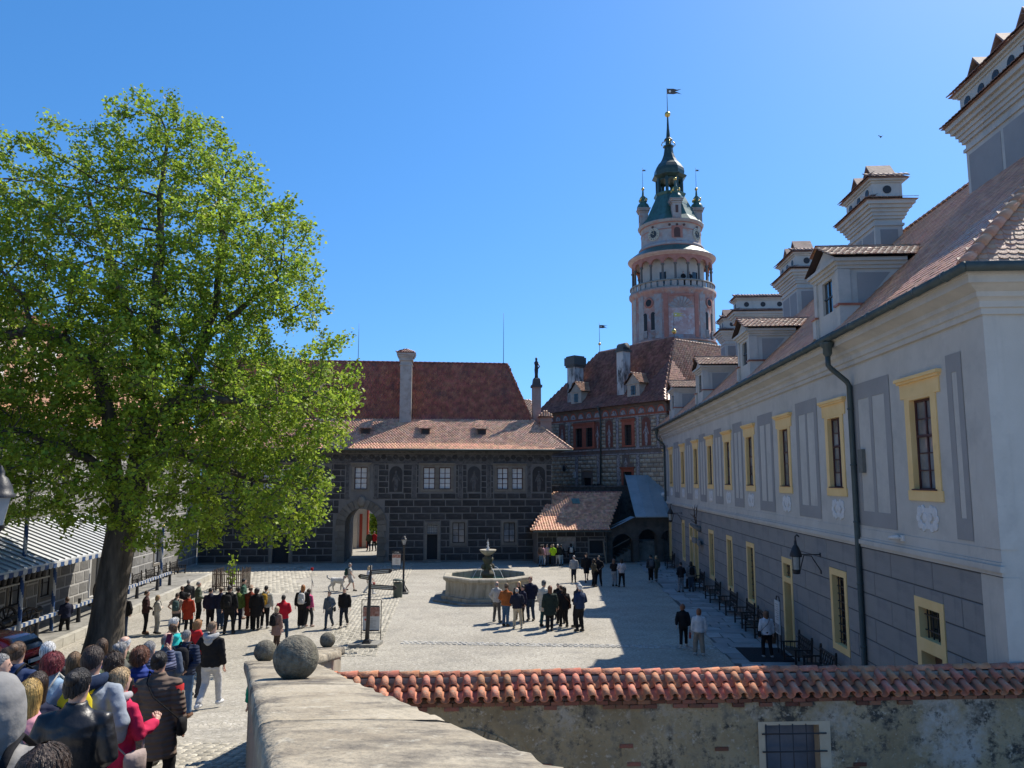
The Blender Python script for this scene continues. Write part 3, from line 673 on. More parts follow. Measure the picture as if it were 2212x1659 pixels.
# chimneys
for ci, (x0, x1, y0, y1) in enumerate(CHIM):
    zb = EZ + (x0 - EX) * (RZ - EZ) / (RX - EX) - .6; zs = 16.9
    mb = MB(); mb.box(x0, x1, y0, y1, zb, zs)
    for k, (o_, z, h) in enumerate(((.06, 16.5, .1), (.08, 16.78, .12), (.14, 16.9, .14), (.2, 17.04, .14), (.3, 17.18, .14), (.4, 17.32, .16))): mb.box(x0 - o_, x1 + o_, y0 - o_, y1 + o_, z, z + h)
    mb.box(x0 - .05, x1 + .05, y0 - .05, y1 + .05, 17.6, 18.35)
    for k, (o_, z) in enumerate(((.1, 18.3), (.2, 18.38))): mb.box(x0 - o_, x1 + o_, y0 - o_, y1 + o_, z, z + .08)
    c_ = build(mb, 'chimney', PLASTER, pal)
    mb = MB(); long_y = (y1 - y0) > (x1 - x0); n = 2 if (y1 - y0) > 2 else 1
    for k in range(n):
        a = y0 + .16 + k * (y1 - y0 - .16) / n; b = y0 + (k + 1) * (y1 - y0 - .16) / n
        mb.box(x0 - .012, x0, a, b, zb + .5, 16.35)
    n = 2 if (x1 - x0) > 2 else 1
    for k in range(n):
        a = x0 + .2 + k * (x1 - x0 - .2) / n; b = x0 + (k + 1) * (x1 - x0 - .2) / n
        mb.box(a, b, y0 - .012, y0, zb + .7, 16.35)
    build(mb, 'chimney_panel', GREYBAND, c_)
    mb = MB()
    for z, o_ in ((17.48, .5), (18.46, .3)):
        q = [(x0 - o_, y0 - o_, z), (x1 + o_, y0 - o_, z), (x1 + o_, y1 + o_, z), (x0 - o_, y1 + o_, z)]; u = [(x0 - .02, y0 - .02, z + .2), (x1 + .02, y0 - .02, z + .2), (x1 + .02, y1 + .02, z + .2), (x0 - .02, y1 + .02, z + .2)]
        for k in range(4): mb.quad(q[k], q[(k + 1) % 4], u[(k + 1) % 4], u[k])
        mb.add(q, [(3, 2, 1, 0)]); mb.add(u, [(0, 1, 2, 3)])
    build(mb, 'chimney_skirt', TILEH, c_)
    # each skirt edge carries a row of tiles
    for z, o_ in ((17.5, .5), (18.48, .3)):
        for (A, B, C_, D_) in (((x0 - o_, y0 - o_, z), (x1 + o_, y0 - o_, z), (x1, y0, z + .2), (x0, y0, z + .2)), ((x0 - o_, y1 + o_, z), (x0 - o_, y0 - o_, z), (x0, y0, z + .2), (x0, y1, z + .2))):
            tile_roof(c_, A, B, C_, D_, .2, .26, 'beaver', TILEH, 0, 'skirt_tile', seed=ci)
    mb = MB()
    nh = 3 if (x1 - x0) > 2 else 1
    for k in range(nh):
        xx = x0 + (x1 - x0) * (k + .5) / nh; mb.lathe([(.17, 0), (.17, .02)], (0, 0, 0), 14, M=Matrix.Translation((xx, y0 - .052, 18.02)) @ Matrix.Rotation(R(90), 4, 'X'))
    nh = max(1, int((y1 - y0) / .75))
    for k in range(nh):
        yy = y0 + (y1 - y0) * (k + .5) / nh; mb.lathe([(.17, 0), (.17, .02)], (0, 0, 0), 14, M=Matrix.Translation((x0 - .052, yy, 18.02)) @ Matrix.Rotation(R(-90), 4, 'Y'))
    build(mb, 'smoke_hole', IRON, c_)
    if ci != 3:
        mb = MB(); nv = max(1, int((y1 - y0) / 1.1))
        for k in range(nv):
            yc = y0 + (y1 - y0) * (k + .5) / nv; w2 = .42
            mb.box(x0 + .12, x1 - .12, yc - w2, yc + w2, 18.62, 18.78, 1)
            for s in (-1, 1):
                mb.add([(x0 + .05, yc + s * .48, 18.78), (x1 - .05, yc + s * .48, 18.78), (x1 - .05, yc, 19.35), (x0 + .05, yc, 19.35), (x0 + .05, yc + s * .42, 18.78), (x1 - .05, yc + s * .42, 18.78), (x1 - .05, yc, 19.27), (x0 + .05, yc, 19.27)], [(0, 1, 2, 3), (7, 6, 5, 4), (0, 4, 5, 1), (0, 3, 7, 4), (1, 5, 6, 2)])
            mb.box(x0 + .2, x1 - .2, yc - .2, yc - .14, 18.78, 19.05); mb.box(x0 + .2, x1 - .2, yc + .14, yc + .2, 18.78, 19.05)
        build(mb, 'chimney_hood', [TILEH, PLASTER], c_)
# irregular paving slabs along the wing
pav = MB(); pav.quad((5.9, 22, .005), (PX, 22, .005), (PX, 62, .005), (6.0, 62, .005)); pv = build(pav, 'pavement', flat('paving_joint', (.09, .09, .085)), kind='structure', rot=PF)
rr = random.Random(5); y = 22.0
while y < 61:
    h_ = rr.uniform(.55, 1.05); x = 5.95 + rr.uniform(-.15, .2)
    while x < PX - .1:
        w_ = min(rr.uniform(.5, 1.1), PX - .02 - x)
        if w_ > .15:
            a, b, c, d = x + .02, x + w_ - .02, y + .02, y + h_ - .02; j = lambda: rr.uniform(-.05, .05)
            mb = MB(); mb.prism([(a + j(), c + j()), (b + j(), c + j()), (b + j(), d + j()), (a + j(), d + j())], .006, .025 + rr.uniform(0, .012)); build(mb, 'slab', SLABS, pv)
        x += w_
    y += h_
# ------------------------------------------------------------------ gatehouse range with painted blockwork
SGR_L = mat('sgraffito_line', [(.13, .125, .115), (.19, .182, .168)], scale=1.2, bump=.1)
SGR_D = mat('sgraffito_block', [(.034, .034, .035), (.062, .061, .06)], scale=1.0, vary=.22, bump=.15, bscale=20, extra=spots((.13, .125, .115), 1.0, .55, .85))
SGR_M = mat('sgraffito_mid', [(.085, .083, .08), (.135, .13, .125)], scale=2.5, bump=.2, extra=spots((.06, .06, .06), 3.5, .48, .6))
SGR_G = mat('sgraffito_grey', [(.15, .145, .135), (.23, .225, .21)], scale=1.4, vary=.25, bump=.15, extra=spots((.11, .11, .105), 2.2, .5, .75))
SGR_GL = mat('sgraffito_grey_line', [(.36, .35, .33), (.45, .44, .41)], scale=1.2, bump=.1)
FRAMESTONE = mat('frame_stone', [(.16, .14, .115), (.22, .20, .165)], scale=2.5, bump=.2, vary=.15)
WINW = flat('blind_white', (.62, .63, .62), bump=.02, rough=.3)
DOORD = flat('door_dark', (.02, .025, .03))
GF_ = 6.0; GY = 60.1; GX0, GX1 = -17.1, 9.45
gate = thing('gatehouse', 'dark stone-patterned gatehouse with red tiled roof and arched passage', 'building', (GX0, GY, 0), GF_)
fG = lambda u, v, d: (u, GY + d, v)
AC, AR, AS = -5.19, 1.22, 2.83
gwin = [(-5.78, -4.82, 5.5, 7.2), (-.56, .34, 5.5, 7.17), (.66, 1.56, 5.5, 7.17), (5.16, 6.02, 5.48, 7.14), (6.31, 7.17, 5.48, 7.14), (-12.6, -11.7, 5.5, 7.2), (-11.4, -10.5, 5.5, 7.2)]
glow = [(1.72, 2.68, 1.42, 2.96), (5.66, 6.56, 1.42, 2.94)]
gdoor = [(-.21, .58, .2, 2.07), (-11.7, -10.5, .05, 2.15)]; gtr = [(-.21, .58, 2.14, 2.82)]
arch_op = (AC - AR, AC + AR, 0, AS + AR)
ops = gwin + glow + gdoor + gtr + [arch_op]
mb = MB(); wall(mb, fG, GX0, GX1, 0, 8.55, ops, .28, 0)
N = 14
arc = [(AC + AR * math.cos(math.pi * i / N), AS + AR * math.sin(math.pi * i / N)) for i in range(N + 1)]
for i in range(N // 2):
    a, b = arc[i], arc[i + 1]; mb.add([fG(*a, 0), fG(*b, 0), fG(AC + AR, AS + AR, 0)], [(0, 1, 2)])
    a, b = arc[N - i], arc[N - i - 1]; mb.add([fG(*a, 0), fG(*b, 0), fG(AC - AR, AS + AR, 0)], [(0, 1, 2)])
# passage: vault and side walls through the building
PD = 6.5
for a, b in zip(arc, arc[1:]): mb.quad(fG(*a, .0), fG(*b, .0), fG(*b, PD), fG(*a, PD), 1)
mb.quad(fG(AC + AR, 0, 0), fG(AC + AR, AS, 0), fG(AC + AR, AS, PD), fG(AC + AR, 0, PD), 1); mb.quad(fG(AC - AR, 0, 0), fG(AC - AR, AS, 0), fG(AC - AR, AS, PD), fG(AC - AR, 0, PD), 1)
# back and sides
wall(mb, lambda u, v, d: (u, GY + PD - d, v), GX0, GX1, 0, 8.55, [arch_op], .05, 0)
for i in range(N // 2):
    a, b = arc[i], arc[i + 1]; mb.add([fG(*a, PD), fG(*b, PD), fG(AC + AR, AS + AR, PD)], [(0, 1, 2)])
    a, b = arc[N - i], arc[N - i - 1]; mb.add([fG(*a, PD), fG(*b, PD), fG(AC - AR, AS + AR, PD)], [(0, 1, 2)])
mb.quad((GX1, GY, 0), (GX1, GY + PD, 0), (GX1, GY + PD, 8.55), (GX1, GY, 8.55)); mb.quad((GX0, GY, 0), (GX0, GY + PD, 0), (GX0, GY + PD, 8.55), (GX0, GY, 8.55))
build(mb, 'wall', [SGR_L, SGR_M], gate)
pad = lambda o, p, q=0: (o[0] - p, o[1] + p, o[2] - p, o[3] + p + q)
fro = [(-6.2, -4.4, 5.3, 7.6), (-.9, 1.95, 5.2, 7.6), (4.85, 7.5, 5.2, 7.55), (-12.9, -10.2, 5.3, 7.6)]
nich = [(-3.2, -2.1, 5.2, 7.35), (2.8, 3.9, 5.2, 7.35), (7.85, 9.0, 5.2, 7.35), (-8.6, -7.5, 5.2, 7.35), (-15.4, -14.3, 5.2, 7.35)]
pils = [-6.3, -4.15, -1.25, 2.3, 4.5, 7.65, -9.4, -13.4]
bops = fro + nich + [pad(o, .2) for o in glow] + [(-.45, .8, 0, 3.05), (-11.95, -10.25, 0, 2.4)] + [(p - .17, p + .17, 4.75, 7.45) for p in pils] + [(AC - 2.08, AC + 2.08, 0, AS), (AC - 2.08, AC + 2.08, AS, AS + .9), (AC - 1.7, AC + 1.7, AS + .9, AS + 1.6), (AC - 1.0, AC + 1.0, AS + 1.6, AS + 2.25)]
rects = block_rects(GX0 + .02, GX1 - .02, .1, 4.7, .5, 1.22, bops, .075, 2) + block_rects(GX0 + .02, GX1 - .02, 4.75, 7.42, .445, .98, bops, .07, 5)
bg_ = unit_block(SGR_D, .05, 'wall_block')
face_blocks('wall_block', rects, bg_, gate, lambda u, v: Matrix.Translation((u, GY - .001, v)), .02)
for p in pils:
    mb = MB(); mb.box(p - .13, p + .13, GY - .02, GY, 4.75, 7.42); mb.box(p - .19, p + .19, GY - .03, GY, 7.25, 7.42); mb.box(p - .19, p + .19, GY - .03, GY, 4.75, 4.92); build(mb, 'painted_pilaster', SGR_M, gate)
def grisaille(parent, x, z0, z1, fpos, rz=None, mats=None, w_=.5):
    """painted niche with a standing robed figure, in very low relief"""
    mb = MB(); n = 8; h = w_
    poly = [(x - h, z0), (x + h, z0), (x + h, z1 - h)] + [(x + h * math.cos(math.pi * i / n), z1 - h + h * math.sin(math.pi * i / n)) for i in range(1, n)] + [(x - h, z1 - h)]
    k = len(poly); mb.add([fpos(a, b, -.012) for a, b in poly] + [fpos(a, b, 0) for a, b in poly], [tuple(range(k))] + [(i, (i + 1) % k, k + (i + 1) % k, k + i) for i in range(k)], 0)
    H = (z1 - z0) * .82
    def blob(cx, cz, rx, rz_, s=0):
        m = 10; v = [fpos(x + cx + rx * math.cos(2 * math.pi * i / m) * math.cos(s) - rz_ * math.sin(2 * math.pi * i / m) * math.sin(s), z0 + cz + rx * math.cos(2 * math.pi * i / m) * math.sin(s) + rz_ * math.sin(2 * math.pi * i / m) * math.cos(s), -.016) for i in range(m)]
        mb.add(v + [fpos(x + cx, z0 + cz, -.04)], [(i, (i + 1) % m, m) for i in range(m)], 1)
    blob(0, H * .93, w_ * .15, H * .075); blob(0, H * .7, w_ * .3, H * .17); blob(.02, H * .45, w_ * .33, H * .2, .1); blob(-w_ * .12, H * .2, w_ * .17, H * .22, .06); blob(w_ * .17, H * .2, w_ * .16, H * .22, -.1)
    blob(-w_ * .36, H * .62, w_ * .1, H * .17, -.35); blob(w_ * .38, H * .66, w_ * .09, H * .17, .5)
    return build(mb, 'painted_figure', mats or [SGR_D, SGR_M], parent)
for o in nich: grisaille(gate, (o[0] + o[1]) / 2, o[2] + .1, o[3] - .08, lambda a, b, d: (a, GY + d, b))
mb = MB(); mb.box(GX0, GX1, GY - .03, GY, 7.46, 7.58); mb.box(GX0, GX1, GY - .012, GY, 7.6, 8.2); mb.box(GX0, GX1, GY - .1, GY, 8.25, 8.36); mb.box(GX0, GX1, GY - .2, GY, 8.36, 8.5); build(mb, 'painted_frieze', SGR_M, gate)
mb = MB(); rr = random.Random(3)
for i in range(58):
    x = GX0 + .3 + i * .455; s = 1 if i % 2 else -1
    T = Matrix.Translation((x, GY - .011, 7.9 + s * .07)) @ Matrix.Rotation(R(90), 4, 'X')
    mb.lathe([(.2, 0), (.19, .012), (.13, .016), (.1, .004), (.05, .016)], seg=9, M=T)
    mb.tube([(x + .1, GY - .014, 7.9 + s * .2), (x + .25, GY - .014, 7.9), (x + .4, GY - .014, 7.9 - s * .2)], .022, 4)
build(mb, 'frieze_scrolls', SGR_D, gate, kind='stuff')
# window dressings
def stone_frame(parent, f, x0, x1, z0, z1, ops, m, head=.12, t=.04):
    mb = MB(); wall(mb, lambda u, v, d: f(u, v, -t + d), x0, x1, z0, z1, ops, t + .02)
    q = [(x0, z0), (x1, z0), (x1, z1), (x0, z1)]
    for i in range(4): a, b = q[i], q[(i + 1) % 4]; mb.quad(f(*a, -t), f(*b, -t), f(*b, .002), f(*a, .002))
    if head:
        for (a, b, c, e, o_) in ((x0 - .08, x1 + .08, z1 + .002, z1 + head * .6, .1), (x0 - .14, x1 + .14, z1 + head * .6, z1 + head, .16)):
            P_ = [f(a, c, -o_), f(b, c, -o_), f(b, e, -o_), f(a, e, -o_), f(a, c, 0), f(b, c, 0), f(b, e, 0), f(a, e, 0)]
            mb.add(P_, [(0, 1, 2, 3), (7, 6, 5, 4), (0, 4, 5, 1), (1, 5, 6, 2), (2, 6, 7, 3), (3, 7, 4, 0)])
    return build(mb, 'window_surround', m, parent)
stone_frame(gate, fG, -5.98, -4.62, 5.36, 7.38, [gwin[0]], FRAMESTONE, .16)
stone_frame(gate, fG, -.76, 1.76, 5.36, 7.36, gwin[1:3], FRAMESTONE, .16); stone_frame(gate, fG, 4.96, 7.37, 5.34, 7.33, gwin[3:5], FRAMESTONE, .16); stone_frame(gate, fG, -12.8, -10.3, 5.36, 7.38, gwin[5:7], FRAMESTONE, .16)
for o in gwin: casement(gate, fG, *o, 4, 2, .14, transom=2, gm=WINW)
for o in glow:
    stone_frame(gate, fG, o[0] - .16, o[1] + .16, o[2] - .16, o[3] + .16, [o], FRAMESTONE, 0); casement(gate, fG, *o, 3, 2, .14, gm=GLASSPALE, fm=flat('timber_black', (.03, .028, .028)))
stone_frame(gate, fG, -.4, .77, .05, 3.0, [gdoor[0], gtr[0]], FRAMESTONE, 0); stone_frame(gate, fG, -11.92, -10.28, .02, 2.36, [gdoor[1]], FRAMESTONE, 0)
for o in gdoor:
    mb = MB(); mb.box(o[0], o[1], GY + .2, GY + .26, o[2], o[3]); n = 5
    for i in range(n): a = o[0] + (o[1] - o[0]) * i / n; mb.box(a + .01, a + (o[1] - o[0]) / n - .01, GY + .185, GY + .2, o[2], o[3])
    d_ = build(mb, 'door', DOORD, gate); m2 = MB(); m2.cbox((o[1] - .1, GY + .16, 1.1), (.03, .05, .12)); build(m2, 'handle', IRON, d_)
mb = MB(); mb.box(-.5, .87, GY - .35, GY, .004, .12); build(mb, 'doorstep', GREYSTONE, gate)
o = gtr[0]; mb = MB(); mb.quad(fG(o[0], o[2], .2), fG(o[1], o[2], .2), fG(o[1], o[3], .2), fG(o[0], o[3], .2)); build(mb, 'transom_light', WINW, gate)
mb = MB()
for i in range(6): x = o[0] + (i + .5) * .132; mb.box(x - .012, x + .012, GY + .06, GY + .085, o[2], o[3])
for j in range(4): z = o[2] + (j + .5) * .17; mb.box(o[0], o[1], GY + .056, GY + .089, z - .012, z + .012)
build(mb, 'grille', IRON, gate)
# arch stones
vm = mat('voussoir_stone', [(.12, .105, .085), (.18, .165, .135)], scale=2, vary=.25, bump=.4, bscale=14)
nv = 13
for i in range(nv):
    a0 = math.pi * i / nv + .012; a1 = math.pi * (i + 1) / nv - .012; ro = AR + .68 + (.1 if i == nv // 2 else 0)
    q = [(AC + r * math.cos(a), AS + r * math.sin(a)) for r, a in ((AR - .01, a0), (ro, a0), (ro, (a0 + a1) / 2), (ro, a1), (AR - .01, a1), (AR - .01, (a0 + a1) / 2))]
    mb = MB(); k = 6; mb.add([fG(x, z, -.09) for x, z in q] + [fG(x, z, .1) for x, z in q], [tuple(range(k))] + [(j, (j + 1) % k, k + (j + 1) % k, k + j) for j in range(k)]); build(mb, 'voussoir', vm, gate)
for s in (-1, 1):
    for k in range(6):
        w_ = .68 if k % 2 else .52; a = AC + s * (AR - .01); b = AC + s * (AR + w_); mb = MB(); mb.box(min(a, b), max(a, b), GY - .09, GY + .1, k * .47 + .012, (k + 1) * .47 - .012); build(mb, 'jamb_stone', vm, gate)
mb = MB(); mb.lathe([(.34, 0), (.36, .05), (.28, .09), (.1, .12)], seg=14, M=Matrix.Translation((AC, GY - .1, AS + AR + .55)) @ Matrix.Rotation(R(90), 4, 'X') @ Matrix.Diagonal((.85, 1.15, 1, 1))); build(mb, 'carved_shield', FRAMESTONE, gate)
# roof
EY = GY - .75
deck = MB(); deck.quad((GX0 - 1, EY, 8.55), (10.95, EY, 8.55), (8.36, 63.9, 11.17), (GX0 - 1, 63.9, 11.17))
deck.quad((GX0 - 1, 63.9, 11.17), (8.36, 63.9, 11.17), (6.51, 66.1, 16.2), (GX0 - 1, 66.1, 16.2)); deck.quad((GX0 - 1, 66.1, 16.2), (6.51, 66.1, 16.2), (6.51, 70, 8.5), (GX0 - 1, 70, 8.5))
deck.add([(10.95, EY, 8.55), (10.95, 70, 8.5), (8.36, 63.9, 11.17)], [(0, 1, 2)]); deck.add([(8.36, 63.9, 11.17), (10.95, 70, 8.5), (6.51, 66.1, 16.2)], [(0, 1, 2)]); deck.add([(10.95, 70, 8.5), (6.51, 70, 8.5), (6.51, 66.1, 16.2)], [(0, 1, 2)])
groof = build(deck, 'roof', DECK, gate)
tile_roof(groof, (GX0 - 1, EY, 8.55), (10.95, EY, 8.55), (8.36, 63.9, 11.17), (GX0 - 1, 63.9, 11.17), .23, .215, 'wave', TILE, 260, jit=1.6)
tile_roof(groof, (GX0 - 1, 63.9, 11.17), (8.36, 63.9, 11.17), (6.51, 66.1, 16.2), (GX0 - 1, 66.1, 16.2), .23, .235, 'wave', TILER, 40, name='upper_roof_tile', seed=8, jit=1.3)
ridge_tiles(groof, (GX0, 66.1, 16.25), (6.51, 66.1, 16.25), TILER, .12, .4); ridge_tiles(groof, (10.95, EY, 8.6), (8.36, 63.9, 11.22), TILE, .12, .36, 'hip_cap_tile'); ridge_tiles(groof, (8.36, 63.9, 11.22), (6.51, 66.1, 16.25), TILER, .11, .38, 'hip_cap_tile')
mb = MB(); mb.tube([(GX0 - 1, EY - .05, 8.5), (11, EY - .05, 8.5)], .08, 8); build(mb, 'gutter', PIPE, gate)
# chimney and small roof vents
cpl = mat('chimney_plaster', [(.30, .27, .235), (.42, .38, .33), (.48, .45, .4)], scale=1.6, bump=.3, extra=spots((.2, .14, .11), 1.2, .55, .75))
mb = MB(); x0, x1, y0, y1 = -2.6, -1.65, 63.3, 64.4
mb.box(x0, x1, y0, y1, 10.6, 16.0)
for k, (o_, z, h) in enumerate(((.06, 15.6, .1), (.1, 16, .3), (.2, 16.3, .16), (.28, 16.46, .16))): mb.box(x0 - o_, x1 + o_, y0 - o_, y1 + o_, z, z + h)
c_ = build(mb, 'chimney', cpl, gate)
mb = MB(); q = [(x0 - .32, y0 - .32, 16.62), (x1 + .32, y0 - .32, 16.62), (x1 + .32, y1 + .32, 16.62), (x0 - .32, y1 + .32, 16.62)]; ap = ((x0 + x1) / 2, (y0 + y1) / 2, 17.0)
for k in range(4): mb.add([q[k], q[(k + 1) % 4], ap], [(0, 1, 2)])
mb.add(q, [(3, 2, 1, 0)]); build(mb, 'chimney_cap', TILER, c_)
for (A, B) in ((q[0], q[1]), (q[3], q[0])): tile_roof(c_, A, B, ap, ap, .2, .2, 'beaver', TILER, 0, 'cap_tile')
for xc in (-5.15, -.45, 4.05, -9.6):
    yb = EY + (9.75 - 8.55) / 2.62 * 4.55; mb = MB(); mb.box(xc - .33, xc + .33, yb, yb + 1.1, 9.4, 10.25); v_ = build(mb, 'roof_vent', flat('vent_timber', (.10, .07, .055)), gate)
    mb = MB(); mb.box(xc - .22, xc + .22, yb - .012, yb, 9.75, 10.15); build(mb, 'vent_hatch', IRON, v_)
    A, B, C_, D_ = (xc - .42, yb - .2, 10.22), (xc + .42, yb - .2, 10.22), (xc + .42, yb + 1.3, 10.95), (xc - .42, yb + 1.3, 10.95)
    mb = MB(); mb.prism([(xc - .42, yb - .2), (xc + .42, yb - .2), (xc + .42, yb + 1.3), (xc - .42, yb + 1.3)], -.02, .02, M=Matrix(((1, 0, 0, 0), (0, 1, 0, 0), (0, .487, 1, 10.22 - .487 * (yb - .2)), (0, 0, 0, 1)))); build(mb, 'vent_roof', DECK, v_)
    tile_roof(v_, A, B, C_, D_, .21, .21, 'wave', TILE, 0, 'vent_tile', seed=2)
for (x, y, z, h) in ((6.2, 66.1, 16.2, 4.6), (-6.3, 66.1, 16.2, 3.4)):
    t = thing('lightning_rod', 'thin lightning rod at the hip end of the red gatehouse roof' if x > 0 else 'thin lightning rod on the red roof beside the tree crown', 'lightning rod', (x, y, z), GF_)
    mb = MB(); mb.tube([(x, y, z), (x, y, z + h)], [.03, .012], 5); build(mb, 'rod', IRON, t); mb = MB(); mb.cbox((x, y, z + .1), (.2, .3, .06)); build(mb, 'clamp', IRON, t)

# ------------------------------------------------------------------ what shows through the passage
t = thing('garden_wall', 'sunlit white and red panelled wall seen through the gate passage', 'wall', (-6.5, 73, 0), GF_)
mb = MB(); mb.box(-12, -5.75, 73, 73.4, 0, 5.2); build(mb, 'wall', flat('wall_cream', (.66, .6, .52)), t); mb = MB(); mb.box(-7.0, -6.62, 72.2, 72.6, 0, 5.4); build(mb, 'pillar', flat('wall_cream', (.66, .6, .52)), t)
mb = MB(); mb.box(-6.45, -6.2, 72.94, 73, .1, 3.1); build(mb, 'red_panel', flat('panel_red', (.45, .08, .05)), t); mb = MB(); mb.box(-5.78, -5.62, 72.8, 73.3, 0, 5.0); build(mb, 'post', flat('panel_red', (.45, .08, .05)), t)
t = thing('town_house', 'peach town house showing over the garden wall through the passage', 'building', (-6, 92, 0), GF_); mb = MB(); mb.box(-14, 2, 92, 100, 0, 9); build(mb, 'wall', flat('wall_peach', (.55, .42, .32)), t)
for k in range(6): mb = MB(); mb.box(-8.6 + k * 1.5, -7.8 + k * 1.5, 91.95, 92, 3.2, 4.8); build(mb, 'window', GLASS, t)
# ------------------------------------------------------------------ range behind the tree
LX = -17.1; LY0, LY1 = 8.0, 60.0
left = thing('castle_range', 'grey block-patterned castle range behind the linden with an orange tiled roof', 'building', (LX, LY0, 0), GF_)
fL = lambda u, v, d: (LX - d, u, v)
lw = []
for y in (24.0, 27.9, 33, 38.2, 43.4, 48.6, 53.8): lw.append((y - .55, y + .55, 4.95, 6.9))
llow = [(26.2, 27.4, 1.0, 2.75), (34.2, 35.4, 1.0, 2.75), (36.8, 38, 1.0, 2.75), (46, 47.2, 1.0, 2.75), (51, 52.2, 1.0, 2.75)]; ldo = [(31.2, 32.1, .35, 1.65), (42, 43.2, .3, 2.5)]
mb = MB(); wall(mb, fL, LY0, LY1, 0, 8.75, lw + llow + ldo, .3, 0); mb.quad((LX, LY0, 0), (LX - 12, LY0, 0), (LX - 12, LY0, 8.7), (LX, LY0, 8.7)); build(mb, 'wall', SGR_GL, left)
bl2 = unit_block(SGR_G, .04, 'wall_block')
RBl = Matrix(((0, -1, 0, 0), (1, 0, 0, 0), (0, 0, 1, 0), (0, 0, 0, 1)))
rects = block_rects(LY0 + 14, LY1, .1, 8.3, .56, .98, [pad(o, .2) for o in lw + llow + ldo], .075, 4)
face_blocks('wall_block', rects, bl2, left, lambda u, v: Matrix.Translation((LX + .001, u, v)) @ RBl, .02)
for o in lw + llow:
    stone_frame(left, fL, o[0] - .15, o[1] + .15, o[2] - .15, o[3] + .15, [o], FRAMESTONE, .1); casement(left, fL, *o, 4 if o in lw else 3, 2, .16, gm=GLASSPALE, fm=flat('timber_black', (.03, .028, .028)))
for o in lw: mb = MB(); mb.box(LX, LX + .2, o[0] - .25, o[1] + .25, o[2] - .24, o[2] - .15); build(mb, 'sill', FRAMESTONE, left)
for o in ldo: mb = MB(); mb.box(LX - .26, LX - .2, *o); build(mb, 'door', flat('door_greywood', (.10, .095, .085)), left)
mb = MB(); mb.box(LX, LX + .14, LY0, LY1 - .6, 8.4, 8.55); mb.box(LX, LX + .28, LY0, LY1 - .6, 8.55, 8.72); build(mb, 'cornice', FRAMESTONE, left)
deck = MB(); deck.quad((LX + .6, LY0, 8.72), (LX + .6, LY1 - .7, 8.72), (LX - 7.5, LY1 + 6, 15.6), (LX - 7.5, LY0, 15.6)); lroof = build(deck, 'roof', DECK, left)
tile_roof(lroof, (LX + .6, LY0 + 12, 8.72), (LX + .6, LY1 - .7, 8.72), (LX - 7.5, LY1 + 6, 15.6), (LX - 7.5, LY0 + 12, 15.6), .23, .27, 'wave', mat('tile_orange', [(.32, .15, .09), (.45, .24, .15), (.52, .31, .21)], scale=1.2, vary=.3, hue=.01, bump=.2, extra=spots((.14, .1, .08), .6, .52, .75)), 300, jit=1.5)
mb = MB(); mb.tube([(LX + .68, LY0, 8.68), (LX + .68, LY1 - .8, 8.68)], .08, 8); build(mb, 'gutter', PIPE, left)
PINK = mat('plaster_peach', [(.42, .25, .17), (.52, .33, .235)], scale=1.2, bump=.15, extra=spots((.3, .2, .15), .9, .6, .8))
for yc in (36.5,):
    mb = MB(); mb.box(LX - 6.0, LX - 1.2, yc - 2.6, yc + 2.6, 9.2, 13.4); d_ = build(mb, 'stair_dormer', PINK, left)
    for k in range(4): mb = MB(); yy = yc - 2.3 + k * 1.5; mb.box(LX - 1.2, LX - 1.1, yy, yy + .45, 9.4, 13.4); build(mb, 'white_pilaster', WHITE, d_)
    for k in range(2): mb = MB(); xx = LX - 1.6 - k * 2.2; mb.box(xx - .45, xx, yc - 2.7, yc - 2.6, 10, 13.4); build(mb, 'white_pilaster', WHITE, d_)
    mb = MB(); mb.prism([(LX - 6.2, yc - 2.9), (LX - .9, yc - 2.9), (LX - .9, yc + 2.9), (LX - 6.2, yc + 2.9)], 13.4, 13.6); build(mb, 'dormer_roof', TILER, d_)
for yy in (26.5, 50):
    mb = MB(); mb.box(LX - 4.3, LX - 3.3, yy, yy + 1.4, 10.6, 15.6); mb.box(LX - 4.4, LX - 3.2, yy - .1, yy + 1.5, 15.6, 15.9); build(mb, 'chimney', cpl, left)

# ------------------------------------------------------------------ low tiled shed, stair arches, sheet-metal roof
shed = thing('low_shed', 'low block-patterned shed with a red hipped tile roof', 'building', (8.1, 57.6, 0), GF_)
SY = 57.7; SX0, SX1 = 7.95, 13.2; fS = lambda u, v, d: (u, SY + d, v)
sop = [(11.9, 12.95, .75, 1.7)]
mb = MB(); wall(mb, fS, SX0, SX1, 0, 2.5, sop, .2, 0); mb.quad((SX0, SY, 0), (SX0, SY + 3, 0), (SX0, SY + 3, 2.5), (SX0, SY, 2.5)); mb.quad((SX1, SY, 0), (SX1, SY + 3, 0), (SX1, SY + 3, 2.5), (SX1, SY, 2.5)); build(mb, 'wall', SGR_L, shed)
face_blocks('wall_block', block_rects(SX0 + .03, SX1 - .03, .05, 2.38, .39, .7, [pad(sop[0], .1)], .06, 6), bg_, shed, lambda u, v: Matrix.Translation((u, SY - .001, v)), .02)
mb = MB(); mb.box(11.9, 12.95, SY + .15, SY + .2, .75, 1.7); build(mb, 'shutter', DOORD, shed)
deck = MB(); A, B, C_, D_ = (7.5, SY - .45, 2.5), (13.3, SY - .45, 2.5), (15.4, 61.6, 5.2), (9.9, 61.6, 5.2)
deck.quad(A, B, C_, D_); deck.add([A, D_, (7.5, 62.5, 2.5)], [(0, 1, 2)]); deck.quad((9.9, 61.6, 5.2), (15.4, 61.6, 5.2), (15.4, 62.5, 4.8), (9.9, 62.5, 4.8)); sroof = build(deck, 'roof', DECK, shed)
